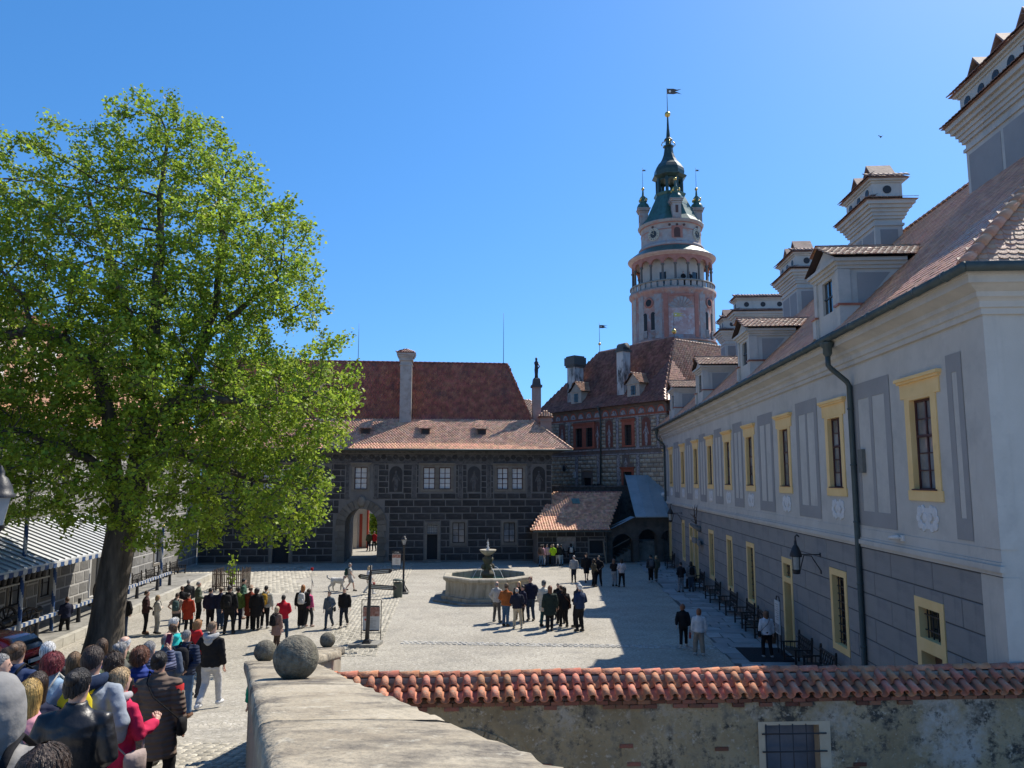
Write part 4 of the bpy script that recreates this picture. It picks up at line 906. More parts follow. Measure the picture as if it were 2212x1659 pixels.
tile_roof(sroof, A, B, C_, D_, .2, .2, 'wave', TILE, 200); ridge_tiles(sroof, A, D_, TILE, .11, .34, 'hip_cap_tile'); ridge_tiles(sroof, D_, C_, TILER, .1, .36)
mb = MB(); mb.box(7.6, 13.5, SY - .55, SY - .42, 2.36, 2.46); build(mb, 'gutter', PIPE, shed)
mb = MB(); mb.cbox((11.4, 60.4, 4.55), (.6, .7, .06), M=Matrix.Rotation(R(33), 4, 'X')); build(mb, 'skylight', COPPER, shed)
brick_t = thing('terrace_wall', 'dark weathered terrace wall above the low tiled shed roof', 'wall', (9.5, 62.6, 0), GF_)
mb = MB(); mb.box(9.0, 20, 62.6, 63.2, 0, 5.6); mb.box(8.9, 20, 62.45, 63.35, 5.6, 5.75); build(mb, 'wall', SGR_M, brick_t)
arc_t = thing('stair_arcade', 'shaded stone stair arcade with two round arches under a sheet metal roof', 'arcade', (13.6, 58.4, 0), GF_)
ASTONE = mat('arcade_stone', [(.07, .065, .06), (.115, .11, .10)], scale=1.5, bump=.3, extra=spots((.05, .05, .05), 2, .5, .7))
AY = 58.3; fA = lambda u, v, d: (u, AY + d, v)
archs = [(14.6, .78, 1.35), (16.55, .72, 1.75), (18.2, .6, 1.75)]
mb = MB(); ops = [(c - r, c + r, .02, s + r) for c, r, s in archs]
top = lambda x: 2.2 + (min(x, 16.2) - 13.3) * .47
wall(mb, fA, 13.25, 19.4, 0, 2.6, ops, .7, 0)
mb.add([fA(13.25, 2.6, 0), fA(19.4, 2.6, 0), fA(19.4, 3.6, 0), fA(16.2, 3.6, 0)], [(0, 1, 2, 3)])
for c, r, s in archs:
    ar = [(c + r * math.cos(math.pi * i / 12), s + r * math.sin(math.pi * i / 12)) for i in range(13)]
    for i in range(6):
        mb.add([fA(*ar[i], -.001), fA(*ar[i + 1], -.001), fA(c + r, s + r, -.001)], [(0, 1, 2)]); mb.add([fA(*ar[12 - i], -.001), fA(*ar[11 - i], -.001), fA(c - r, s + r, -.001)], [(0, 1, 2)])
    for a, b in zip(ar, ar[1:]): mb.quad(fA(*a, 0), fA(*b, 0), fA(*b, .7), fA(*a, .7))
mb.box(13.25, 19.4, AY + 3.4, AY + 3.6, 0, 3.4)
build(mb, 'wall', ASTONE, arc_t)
mb = MB()
for c in (13.55, 15.6, 17.55): mb.box(c - .2, c + .2, AY - .06, AY, .002, 1.6); mb.box(c - .26, c + .26, AY - .1, AY, 1.6, 1.72)
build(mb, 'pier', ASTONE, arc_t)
mb = MB()
for i in range(9): mb.box(14 + i * .3, 19, AY + .9 + 0 * i, AY + 2.6, i * .17, (i + 1) * .17)
build(mb, 'stair', GREYSTONE, arc_t)
mb = MB(); mb.bar((13.9, AY + .5, 1.05), (16.2, AY + .5, 2.2), .06); build(mb, 'handrail', flat('rail_grey', (.2, .2, .19)), arc_t)
METAL = mat('sheet_metal', [(.30, .36, .38), (.40, .46, .48)], scale=.8, rough=.42, spec=.6, metal=.25, bump=.05, extra=spots((.22, .27, .29), 1.2, .5, .8))
mb = MB(); A, B, C_, D_ = (15.5, AY - .5, 3.45), (19.6, AY - .5, 3.45), (20.2, 62.3, 6.6), (15.9, 62.3, 6.6)
mb.quad(A, B, C_, D_); mb.quad((15.5, AY - .5, 3.38), (19.6, AY - .5, 3.38), (20.2, 62.3, 6.53), (15.9, 62.3, 6.53))
for p, q in ((A, B), (D_, A)): mb.quad(p, q, (q[0], q[1], q[2] - .07), (p[0], p[1], p[2] - .07))
mb.quad((13.2, AY - .45, 2.35), (15.48, AY - .45, 3.42), (15.48, AY + 1.0, 3.42), (13.2, AY + 1.0, 2.35)); r_ = build(mb, 'roof', METAL, arc_t)
for i in range(6):
    k = i / 5; mb = MB(); mb.bar(Vector(A).lerp(Vector(B), k) + Vector((0, 0, .02)), Vector(D_).lerp(Vector(C_), k) + Vector((0, 0, .02)), .05); build(mb, 'seam', METAL, r_)

# ------------------------------------------------------------------ painted castle palace behind the shed
CF = 35.0; CXF = 45.8; CY0, CY1 = 43.6, 60.5
cas = thing('painted_palace', 'painted castle palace with diamond blocks, red window frames and steep tile roof', 'building', (CXF, CY0, 0), CF)
fC = lambda u, v, d: (CXF + d, u, v)
CW = mat('painted_plaster', [(.12, .095, .08), (.20, .165, .14)], scale=1.4, bump=.15, extra=spots((.25, .11, .075), 1.2, .55, .7))
CB = mat('diamond_block', [(.33, .28, .205), (.45, .385, .29)], scale=2, vary=.25, bump=.1)
CR = mat('painted_red', [(.30, .085, .05), (.40, .13, .08)], scale=2, bump=.1, vary=.1)
CG = mat('painted_grisaille', [(.26, .24, .24), (.42, .39, .37)], scale=4, bump=.15, extra=spots((.12, .1, .1), 5, .5, .62))
CD_ = mat('painted_niche', [(.15, .055, .04), (.21, .085, .06)], scale=2, bump=.1)
cw = [(54.13, 55.09, 9.2, 10.92), (52.69, 53.61, 9.2, 10.92), (47.65, 48.5, 9.15, 10.88)]; cdo = [(53.05, 54.1, 5.0, 6.4), (47.75, 48.75, 5.0, 6.9)]
mb = MB(); wall(mb, fC, CY0, CY1, 0, 12.6, cw + cdo, .25, 0)
mb.quad((CXF, CY0, 0), (CXF + 22, CY0, 0), (CXF + 22, CY0, 12.6), (CXF, CY0, 12.6)); mb.quad((CXF, CY1, 0), (CXF + 12, CY1, 0), (CXF + 12, CY1, 12.6), (CXF, CY1, 12.6)); build(mb, 'wall', CW, cas)
cn = [(52.05, .38), (50.5, .45), (45.95, .5), (57.1, .45)]; cp = [46.95, 49.45, 56.05, 44.6]; cp2 = [47.0, 49.4, 52.0, 55.0]
bop = [pad(o, .35, .3) for o in cw] + [pad(o, .25, .3) for o in cdo] + [(c - r - .05, c + r + .05, 9.0, 11.5) for c, r in cn] + [(p - .2, p + .2, 9, 11.6) for p in cp] + [(p - .22, p + .22, 4.5, 8.4) for p in cp2] + [(48.0, 48.9, 6.9, 8.4)]
dbl = unit_block(CB, .16, 'diamond_block', .2)
RBr = Matrix(((0, 1, 0, 0), (-1, 0, 0, 0), (0, 0, 1, 0), (0, 0, 0, 1)))
face_blocks('diamond_block', block_rects(CY0, CY1, 4.6, 8.35, .37, .66, bop, .05, 7, 0) + block_rects(CY0, CY1, 9.0, 11.5, .31, .5, bop, .05, 8, 0), dbl, cas, lambda u, v: Matrix.Translation((CXF - .001, u, v)) @ RBr, .045)
RB2 = Matrix(((1, 0, 0, 0), (0, 1, 0, 0), (0, 0, 1, 0), (0, 0, 0, 1)))
face_blocks('corner_block', block_rects(CXF, CXF + 6, 9.0, 11.5, .31, .5, [], .05, 9, 0), dbl, cas, lambda u, v: Matrix.Translation((u, CY0 - .001, v)), .045)
for c, r in cn: grisaille(cas, c, 9.05, 11.42, lambda a, b, d: (CXF + d, a, b), mats=[CD_, CG], w_=r)
grisaille(cas, 48.45, 7.0, 8.3, lambda a, b, d: (CXF + d, a, b), mats=[CW, CG], w_=.36)
for p in cp: mb = MB(); mb.box(CXF - .03, CXF, p - .13, p + .13, 9.0, 11.4); mb.box(CXF - .05, CXF, p - .2, p + .2, 11.3, 11.5); mb.box(CXF - .05, CXF, p - .2, p + .2, 8.9, 9.1); build(mb, 'painted_column', CG, cas)
for p in cp2: mb = MB(); mb.box(CXF - .02, CXF, p - .18, p + .18, 4.6, 8.35); build(mb, 'painted_pilaster', CG, cas)
for (z0, z1, o_, m) in ((8.36, 8.46, .08, CG), (8.46, 8.78, .02, CW), (8.78, 8.9, .1, CG), (11.52, 11.62, .08, CG), (11.62, 11.72, .14, CR)):
    mb = MB(); mb.box(CXF - o_, CXF, CY0 - o_, CY1, z0, z1); mb.box(CXF - o_, CXF + 22, CY0 - o_, CY0, z0, z1); build(mb, 'painted_band', m, cas)
for k in range(15):
    y = CY0 + .6 + k * 1.12; mb = MB(); n = 8; q = [fC(y + .5 * math.cos(math.pi * i / n), 11.75 + .62 * math.sin(math.pi * i / n), -.02) for i in range(n + 1)]; q2 = [fC(y + .36 * math.cos(math.pi * i / n), 11.78 + .44 * math.sin(math.pi * i / n), -.05) for i in range(n + 1)]
    mb.add(q, [tuple(range(n + 1))]); mb.add(q2, [tuple(range(n + 1))], 1); mb.ball(fC(y, 11.98, -.04), .13, 8, 1, (.3, 1, 1.2)); build(mb, 'painted_lunette', [CR, CG], cas)
mb = MB()
for (z0, z1, o_) in ((12.4, 12.5, .12), (12.5, 12.62, .25)): mb.box(CXF - o_, CXF, CY0 - o_, CY1, z0, z1); mb.box(CXF - o_, CXF + 22, CY0 - o_, CY0, z0, z1)
build(mb, 'cornice', CW, cas)
for (a, b, oo) in ((52.42, 55.38, cw[:2]), (47.3, 48.86, cw[2:])): stone_frame(cas, fC, a, b, 9.02, 11.2, oo, CR, .2, .06)
stone_frame(cas, fC, cdo[1][0] - .25, cdo[1][1] + .25, 4.8, 7.1, [cdo[1]], CR, .2, .06)
for o in cw: casement(cas, fC, *o, 6, 3, .14, fm=flat('timber_black', (.03, .028, .028)))
for o in cdo: mb = MB(); mb.box(CXF + .2, CXF + .25, *o); build(mb, 'door', DOORD, cas)
mb = MB(); mb.tube([fC(51.45, 12.5, -.35), fC(51.45, 12.25, -.3), fC(51.45, 11.7, -.16), fC(51.55, 5.2, -.14)], .07, 8); mb.lathe([(.1, 0), (.2, .3)], fC(51.45, 12.4, -.35), 8); build(mb, 'downpipe', PIPE, cas)
for y, z in ((52.55, 5.6), (52.0, 5.6), (55.3, 6.7)): mb = MB(); mb.box(CXF - .05, CXF, y - .2, y + .2, z - .28, z + .28); build(mb, 'notice_board', flat('notice_white', (.6, .6, .58)) if z > 6 else IRON, cas)
mb = MB(); mb.tube([fC(56.3, 7.3, -.05), fC(56.3, 7.7, -.4)], .03, 6); mb.lathe([(.08, 0), (.16, .1), (.16, .4), (.03, .6)], fC(56.3, 7.0, -.45), 8); build(mb, 'wall_lantern', IRON, cas)
# roof: facade slope curves out at the eave; hip at the corner; lit slope turns away behind the wing
E1 = [(CXF - .45, CY1 + .5, 12.55), (CXF - .45, CY0 - .45, 12.55)]; M1 = [(CXF + .9, CY1 + .2, 13.75), (CXF + .9, CY0 + .85, 13.75)]; R1 = [(CXF + 3.9, CY1 - 4.5, 18.6), (CXF + 3.9, CY0 + 2.6, 18.4)]
E2 = [(CXF - .45, CY0 - .45, 12.55), (CXF + 22, CY0 - .45, 12.55)]; M2 = [(CXF + .9, CY0 + .85, 13.75), (CXF + 22, CY0 + .85, 13.75)]; R2 = [(CXF + 3.9, CY0 + 2.6, 18.4), (CXF + 22, CY0 + 2.6, 18.4)]
deck = MB()
for L_ in ((E1, M1), (M1, R1), (E2, M2), (M2, R2)): deck.quad(L_[0][0], L_[0][1], L_[1][1], L_[1][0])
deck.add([E1[0], M1[0], (CXF + 12, CY1 + .5, 12.55)], [(0, 1, 2)]); deck.add([M1[0], R1[0], (CXF + 12, CY1 + .5, 12.55)], [(0, 1, 2)]); deck.quad(R1[0], R1[1], (CXF + 12, CY0 + 3, 12.5), (CXF + 12, CY1, 12.5)); deck.quad(R2[0], R2[1], (CXF + 22, CY0 + 12, 12.5), (CXF + 5, CY0 + 12, 12.5))
croof = build(deck, 'roof', DECK, cas)
TDARK = mat('tile_shaded_brown', [(.13, .06, .045), (.21, .095, .07), (.27, .13, .10)], scale=1.0, vary=.3, hue=.01, bump=.2, extra=spots((.08, .06, .055), .7, .5, .75))  # facade slope: its shade is put into this darker tile colour
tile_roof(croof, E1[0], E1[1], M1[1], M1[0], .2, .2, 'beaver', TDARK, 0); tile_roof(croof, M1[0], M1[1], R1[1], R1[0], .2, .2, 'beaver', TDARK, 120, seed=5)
tile_roof(croof, E2[0], E2[1], M2[1], M2[0], .21, .21, 'beaver', TILEP, 60, name='lit_roof_tile', seed=6); tile_roof(croof, M2[0], M2[1], R2[1], R2[0], .21, .21, 'beaver', TILEP, 120, name='lit_roof_tile', seed=7)  # sunlit slope of the same roof, its light put into paler tiles
for (a, b) in ((E1[1], M1[1]), (M1[1], R1[1]), (R1[0], R1[1]), (R2[0], R2[1])): ridge_tiles(croof, a, b, TILEP, .11, .36)
CPW = mat('chimney_weathered', [(.16, .15, .14), (.48, .45, .41), (.62, .59, .54)], scale=1.3, bump=.3, extra=spots((.06, .058, .055), 1.4, .52, .62), stretch=(1, 1, .35))
for (y0, y1, zb, zt, dx, cap) in ((55.9, 57.0, 12.9, 18.0, 1.2, 'box'), (49.3, 50.15, 13.2, 17.8, 1.3, 'round')):
    x0 = CXF + dx - .6; x1 = x0 + (y1 - y0); mb = MB(); mb.box(x0, x1, y0, y1, zb, zt - 1.1 if cap == 'box' else zt - .3)
    c_ = build(mb, 'chimney', CPW, cas); mb = MB()
    if cap == 'box': mb.box(x0 - .12, x1 + .12, y0 - .12, y1 + .12, zt - 1.1, zt - .9); mb.box(x0 - .2, x1 + .2, y0 - .2, y1 + .2, zt - .9, zt - .15); mb.box(x0 - .08, x1 + .08, y0 - .08, y1 + .08, zt - .15, zt)
    else:
        mb.box(x0 - .1, x1 + .1, y0 - .1, y1 + .1, zt - .3, zt - .15); mb.tube([((x0 + x1) / 2, y0, zt + .1), ((x0 + x1) / 2, y1, zt + .1)], (x1 - x0) / 2, 12); mb.box(x0, x1, y0, y1, zt - .15, zt + .1)
    build(mb, 'chimney_head', flat('soot_stone', (.10, .095, .085), bump=.4), c_)
for (yc, zb) in ((55.4, 13.3), (47.75, 13.3)):
    x0 = CXF + .35; hw = .75; zt = zb + 1.15; mb = MB(); mb.box(x0, x0 + 1.9, yc - hw, yc + hw, zb - .3, zt); mb.add([(x0 - .02, yc - hw - .1, zt), (x0 - .02, yc + hw + .1, zt), (x0 - .02, yc, zt + .85)], [(0, 1, 2)]); mb.box(x0 - .08, x0 + 1.9, yc - hw - .1, yc + hw + .1, zt - .06, zt + .04)
    d_ = build(mb, 'dormer', mat('dormer_plaster_%d' % int(yc), [(.36, .30, .235), (.46, .40, .32)], scale=3, bump=.15), cas)
    mb = MB(); mb.box(x0 - .03, x0, yc - .28, yc + .28, zb + .15, zb + .95); build(mb, 'dormer_window', GLASS, d_)
    mb = MB(); mb.box(x0 - .06, x0 - .03, yc - .02, yc + .02, zb + .15, zb + .95); mb.box(x0 - .06, x0 - .03, yc - .28, yc + .28, zb + .53, zb + .57); build(mb, 'glazing_bar', IRON, d_)
    for s in (-1, 1):
        A = (x0 - .2, yc + s * (hw + .22), zt - .05); B = (x0 + 2.3, yc + s * (hw + .22), zt - .05); C_ = (x0 + 2.6, yc, zt + .9); D_ = (x0 - .2, yc, zt + .9); mb = MB(); mb.quad(A, B, C_, D_); build(mb, 'dormer_roof', DECK, d_)
        tile_roof(d_, *((B, A, D_, C_) if s > 0 else (A, B, C_, D_)), .2, .2, 'beaver', TILEP, 0, 'dormer_tile')
    ridge_tiles(d_, (x0 - .2, yc, zt + .92), (x0 + 2.5, yc, zt + .92), TILEP, .09, .34)
GOLD = flat('gilding', (.62, .42, .12), rough=.35, metal=.8, spec=.6); VANE = flat('vane_dark', (.09, .075, .06), rough=.5)
def vane(label, x, y, z, rot, h, flag=True, fl=.8, ball=.14, mast=.03, fm=None):
    """forked weathervane flag on a rod above a gilt ball"""
    t = thing('weather_vane', label, 'weather vane', (x, y, z), rot)
    mb = MB(); mb.tube([(x, y, z - .2), (x, y, z + h)], [mast, mast * .5], 6); build(mb, 'rod', IRON, t)
    mb = MB(); mb.ball((x, y, z + h * .28), ball, 12); build(mb, 'ball', GOLD, t)
    zz = z + h * .86; mb = MB(); q = [(0, -.18), (.45, -.2), (.7, -.14), (1, -.2), (.75, -.07), (.55, 0), (.75, .06), (1, .17), (.7, .13), (.45, .2), (0, .2)]
    q = [(x + a * fl, y - .012, zz + b * fl) for a, b in q]; n = len(q); q2 = [(a, y + .012, c) for a, b, c in q]
    mb.add(q + q2, [(0, 1, 5, 9, 10), (1, 2, 3, 4, 5), (5, 6, 7, 8, 9), (n, n + 10, n + 9, n + 5, n + 1), (n + 1, n + 5, n + 4, n + 3, n + 2), (n + 5, n + 9, n + 8, n + 7, n + 6)] + [(i, n + i, n + (i + 1) % n, (i + 1) % n) for i in range(n)]); f_ = build(mb, 'flag', fm or VANE, t)
    mb = MB(); mb.lathe([(.09 * fl, 0), (.09 * fl, .03)], (0, 0, 0), 5, M=Matrix.Translation((x + .2 * fl, y - .015, zz)) @ Matrix.Rotation(R(90), 4, 'X')); build(mb, 'rose_emblem', WHITE, f_)
P_ = rot2(CF, R1[0][0], R1[0][1]); vane('forked weathervane at the far end of the painted palace ridge', P_[0], P_[1], 18.6, 0, 3.0)
P_ = rot2(CF, R1[1][0], R1[1][1]); vane('gilt forked weathervane on the painted palace hip before the tower drum', P_[0], P_[1], 18.4, 0, 2.6, fl=.9, ball=.22, fm=GOLD)
# chimney stacks between the gatehouse and the palace
t = thing('statue_chimney', 'slim chimney stack topped by a small dark statue figure', 'chimney', (8.9, 64.2, 0), GF_)
mb = MB(); mb.box(8.5, 9.2, 64.0, 64.7, 8.0, 14.0); build(mb, 'shaft', mat('chimney_rose', [(.30, .21, .17), (.42, .33, .28)], scale=1.5, bump=.3), t)
mb = MB(); mb.box(8.4, 9.3, 63.9, 64.8, 14.0, 14.2); mb.lathe([(.48, 0), (.4, .5), (.3, .62)], (8.85, 64.35, 14.2), 4, a0=math.pi / 4, smooth=False); build(mb, 'cap', flat('soot_stone', (.10, .095, .085), bump=.4), t)
mb = MB(); mb.rings([(14.8, .16, .14), (15.1, .14, .12), (15.5, .17, .13), (15.9, .14, .12), (16.15, .2, .14), (16.3, .08, .08), (16.36, .09, .1), (16.5, .1, .11), (16.6, .05, .05)], 10, M=Matrix.Translation((8.85, 64.35, 0))); mb.tube([(9.0, 64.35, 16.1), (9.1, 64.2, 15.8), (8.95, 64.1, 15.6)], .05, 6); build(mb, 'statue', IRON, t)
t = thing('pink_chimney', 'short pinkish chimney stack with a little tiled cap beside the gatehouse hip', 'chimney', (9.3, 62.9, 0), GF_)
mb = MB(); mb.box(8.95, 9.85, 62.6, 63.5, 7.8, 11.35); mb.box(8.88, 9.92, 62.53, 63.57, 11.0, 11.1); build(mb, 'shaft', mat('chimney_pink', [(.36, .22, .17), (.47, .32, .25)], scale=1.5, bump=.25), t)
mb = MB(); q = [(8.8, 62.45, 11.35), (10, 62.45, 11.35), (10, 63.65, 11.35), (8.8, 63.65, 11.35)]; ap = (9.4, 63.05, 11.85)
for k in range(4): mb.add([q[k], q[(k + 1) % 4], ap], [(0, 1, 2)])
mb.add(q, [(3, 2, 1, 0)]); c_ = build(mb, 'cap', TILER, t); tile_roof(c_, q[0], q[1], ap, ap, .2, .16, 'beaver', TILEP, 0, 'cap_tile'); tile_roof(c_, q[3], q[0], ap, ap, .2, .16, 'beaver', TILEP, 0, 'cap_tile')
t = thing('back_house', 'pale pink roofed house corner glimpsed between gatehouse and slim chimney', 'building', (7.5, 70, 0), GF_)
mb = MB(); mb.box(5.5, 9.1, 68, 74, 0, 11.6); build(mb, 'wall', PINK, t); mb = MB(); mb.quad((5.2, 67.6, 11.6), (9.25, 67.6, 11.6), (9.25, 71, 13.6), (5.2, 71, 13.6)); build(mb, 'roof', DECK, t); tile_roof([o for o in COL.objects if o.name.startswith('roof') and o.parent == t][0], (5.2, 67.6, 11.6), (9.25, 67.6, 11.6), (9.25, 71, 13.6), (5.2, 71, 13.6), .25, .25, 'flat', TILEP, 0)

# ------------------------------------------------------------------ the round castle tower
TP = at(1455, 740, 90.0); TX, TY = TP.x, 90.0
tow = thing('castle_tower', 'tall round painted castle tower with arcaded gallery and green copper spire', 'tower', (TX, TY, 0), 0)
PLT = mat('tower_paint', [(.27, .13, .105), (.36, .205, .17), (.42, .31, .275)], scale=.8, bump=.15, extra=chain(spots((.31, .30, .30), 1.1, .52, .62), spots((.22, .12, .1), 1.6, .58, .75)))
PLG = mat('tower_grey', [(.25, .24, .24), (.37, .345, .33)], scale=1.2, bump=.15, extra=spots((.34, .2, .165), 1.4, .5, .66))
PLW = mat('tower_white', [(.42, .38, .34), (.52, .48, .43)], scale=1.2, bump=.1)
PLR = mat('tower_red', [(.30, .12, .09), (.40, .19, .15)], scale=1.4, bump=.1)
COP = mat('tower_copper', [(.02, .055, .045), (.045, .12, .10), (.03, .05, .045)], scale=1.1, rough=.42, spec=.5, bump=.15, metal=.15, stretch=(1, 1, .4))
COPD = mat('tower_copper_dark', [(.018, .03, .028), (.035, .07, .06)], scale=1.5, rough=.4, spec=.5, bump=.1, metal=.2)
TC = (TX, TY, 0)
def ang(px_off, r):  # helper: azimuth on the drum facing the court for a lateral offset
    return -math.pi / 2 + math.asin(max(-1, min(1, px_off / r)))
def on(r, a, z): return (TX + r * math.cos(a), TY + r * math.sin(a), z)
def arcslab(mb, r, a0, a1, z0, z1, t, m=0, n=4):
    for i in range(n):
        b0 = a0 + (a1 - a0) * i / n; b1 = a0 + (a1 - a0) * (i + 1) / n
        A = [on(r + t, b0, z0), on(r + t, b1, z0), on(r + t, b1, z1), on(r + t, b0, z1)]; B = [on(r, b0, z0), on(r, b1, z0), on(r, b1, z1), on(r, b0, z1)]
        mb.add(A + B, [(0, 1, 2, 3), (0, 4, 5, 1), (2, 6, 7, 3)] + ([(3, 7, 4, 0)] if i == 0 else []) + ([(1, 5, 6, 2)] if i == n - 1 else []), m)
mb = MB(); mb.lathe([(5.0, 0), (4.85, 21.9)], TC, 48); build(mb, 'base', flat('tower_stone_core', (.2, .17, .13)), tow)
TST = mat('tower_base_stone', [(.26, .22, .17), (.40, .35, .28)], scale=1.2, bump=.4, vary=.3, bscale=9, extra=spots((.12, .14, .12), .8, .55, .75))
for row in range(4):
    z0 = 18.3 + row * .9
    for i in range(24):
        a0 = 2 * math.pi * (i + .5 * (row % 2)) / 24 + .01; a1 = a0 + 2 * math.pi / 24 - .02
        if not (-math.pi - .3 < ((a0 + a1) / 2 + math.pi) % (2 * math.pi) - math.pi < .3): continue
        mb = MB(); pr = [(0, .02), (.12, .1), (.16, .45), (.12, .78), (0, .87)]; vs = []; fs = []
        for o_, z in pr:
            for k in range(4): q = k / 3; o2 = o_ * (1 if 0 < k < 3 else .3); vs.append(on(4.86 + o2, a0 + (a1 - a0) * q, z0 + z))
        for j in range(4):
            for k in range(3): fs.append((j * 4 + k, j * 4 + k + 1, j * 4 + k + 5, j * 4 + k + 4))
        mb.add(vs, fs, 0, True); build(mb, 'base_stone', TST, tow)
mb = MB(); mb.lathe([(4.85, 21.85), (5.06, 21.9), (5.06, 22.05), (4.86, 22.12), (4.84, 27.4), (4.9, 27.5), (4.95, 27.6), (5.1, 27.75), (5.12, 27.95), (4.98, 28.0)], TC, 64); build(mb, 'drum', PLT, tow)
for off in (-4.2, -2.55, 2.55, 4.2, -4.75, 4.72, -1.75, 1.75):
    a = ang(off, 4.87); w_ = .09 if abs(off) > 2 else .05; mb = MB(); arcslab(mb, 4.85, a - w_, a + w_, 22.2, 27.3, .03); build(mb, 'painted_pilaster', PLG if abs(off) > 2 else PLR, tow)
# shell niche panel
mb = MB(); a0, a1 = ang(-1.45, 4.85), ang(1.45, 4.85); arcslab(mb, 4.85, a0, a1, 22.5, 25.6, .02, 0, 8); build(mb, 'niche_panel', PLW if False else mat('niche_paint', [(.36, .21, .19), (.50, .38, .36)], scale=1.0, bump=.15, extra=spots((.46, .44, .45), 1.5, .5, .6)), tow)
for k in range(9):
    t0 = math.pi * k / 9 + .03; t1 = math.pi * (k + 1) / 9 - .03; tm = (t0 + t1) / 2; mb = MB(); c_ = 25.5
    f3 = lambda r_, t: on(4.87, -math.pi / 2 + r_ * math.cos(t) / 4.87, c_ + r_ * math.sin(t)); f4 = lambda r_, t: on(4.98, -math.pi / 2 + r_ * math.cos(t) / 4.87, c_ + r_ * math.sin(t))
    mb.add([f3(.15, t0), f3(1.3, t0), f4(1.35, tm), f3(1.3, t1), f3(.15, t1), f4(.7, tm)], [(0, 1, 5), (1, 2, 5), (2, 3, 5), (3, 4, 5), (4, 0, 5)], 0, True); build(mb, 'shell_flute', PLG, tow)
mb = MB(); arcslab(mb, 4.85, a0, a1, 26.95, 27.2, .06, 0, 8); arcslab(mb, 4.85, a0 - .06, a0 - .01, 22.4, 27.2, .05); arcslab(mb, 4.85, a1 + .01, a1 + .06, 22.4, 27.2, .05); build(mb, 'niche_frame', PLR, tow)
for s in (-1, 1):
    for k in (0, 1):
        a = ang(s * 3.45 + (-.42 if k == 0 else .42) * .9, 4.86); mb = MB(); arcslab(mb, 4.85, a - .055, a + .055, 22.3, 25.0, .025, 0, 3)
        n = 8; q = [on(4.885, a + .055 * math.cos(math.pi * i / n), 25.0 + .27 * math.sin(math.pi * i / n)) for i in range(n + 1)]; mb.add(q, [tuple(range(n + 1))]); build(mb, 'arched_window', DOORD, tow)
        mb = MB()
        for j in range(4): b = a - .045 + j * .03; mb.lathe([(.05, 0), (.08, .35), (.05, .75)], on(4.93, b, 22.3), 6)
        arcslab(mb, 4.88, a - .06, a + .06, 23.05, 23.17, .1, 0, 2); build(mb, 'balustrade', PLG, tow)
    a = ang(s * 3.45, 4.86); mb = MB(); T = Matrix.Translation(on(4.84, a, 26.4)) @ Matrix.Rotation(a + math.pi / 2, 4, 'Z') @ Matrix.Rotation(R(90), 4, 'X')
    mb.lathe([(.62, 0), (.62, .1), (.42, .1), (.4, .06)], seg=18, M=T, m=1); mb.lathe([(.4, .0), (.4, .07)], seg=18, M=T, m=0); build(mb, 'round_window', [DOORD, PLR], tow)
# gallery
mb = MB(); mb.lathe([(5.12, 27.95), (5.12, 28.08), (4.2, 28.08)], TC, 64); mb.lathe([(4.98, 28.75), (5.02, 28.78), (5.02, 28.92), (4.72, 28.92), (4.72, 28.75)], TC, 64, cap=False); build(mb, 'gallery_floor', flat('gallery_stone', (.25, .23, .2)), tow)
mb = MB(); rng = [i for i in range(40)]
for i in rng:
    a = 2 * math.pi * i / 40; arcslab(mb, 4.8, a - .055, a + .055, 28.08, 28.76, .12, 0, 1)
bal = build(mb, 'gallery_balustrade', mat('balustrade_paint', [(.27, .24, .22), (.4, .36, .33)], scale=2, bump=.2), tow)
mb = MB(); mb.lathe([(3.75, 28.0), (3.75, 32.2)], TC, 48); build(mb, 'inner_drum', PLW, tow)
for off, z0, z1 in ((-1.75, 28.7, 30.1), (2.0, 28.7, 30.1)):
    a = ang(off, 3.75); mb = MB(); arcslab(mb, 3.75, a - .1, a + .1, z0, z1, .02); build(mb, 'gallery_window', GLASS, tow)
NCOL = 20; oa = math.pi / NCOL + .04
for i in range(NCOL):
    a = 2 * math.pi * i / NCOL + oa; mb = MB(); mb.lathe([(.2, 0), (.2, .12), (.14, .18), (.12, 1.7), (.2, 1.82), (.22, 1.95)], on(4.62, a, 28.92), 8); build(mb, 'gallery_column', flat('column_stone', (.13, .12, .11)), tow)
mb = MB(); AR2 = .58
for i in range(NCOL):
    a0 = 2 * math.pi * i / NCOL + oa; a1 = a0 + 2 * math.pi / NCOL; am = (a0 + a1) / 2; n = 8; hw = (a1 - a0) / 2
    for k in range(n):
        t0 = math.pi * k / n; t1 = math.pi * (k + 1) / n; b0 = am + hw * .82 * math.cos(t0); b1 = am + hw * .82 * math.cos(t1); z0 = 30.87 + AR2 * math.sin(t0) * 1.05; z1 = 30.87 + AR2 * math.sin(t1) * 1.05
        for r in (4.74, 4.5): mb.quad(on(r, b0, z0), on(r, b1, z1), on(r, b1, 31.9), on(r, b0, 31.9), 0)
        mb.quad(on(4.74, b0, z0), on(4.74, b1, z1), on(4.5, b1, z1), on(4.5, b0, z0), 0)
    for (c, d) in ((a0, am - hw * .82), (am + hw * .82, a1)):
        for r in (4.74, 4.5): mb.quad(on(r, c, 30.87), on(r, d, 30.87), on(r, d, 31.9), on(r, c, 31.9), 0)
build(mb, 'gallery_arches', PLR, tow)
mb = MB(); mb.lathe([(4.76, 31.88), (4.85, 31.95), (4.9, 32.0), (5.05, 32.05), (5.12, 32.15), (5.18, 32.2), (5.18, 32.28), (4.0, 32.3)], TC, 64); mb.lathe([(4.5, 31.7), (3.7, 31.75)], TC, 48, cap=False); build(mb, 'gallery_cornice', mat('cornice_rose', [(.36, .24, .21), (.48, .37, .33)], scale=2, bump=.15), tow)
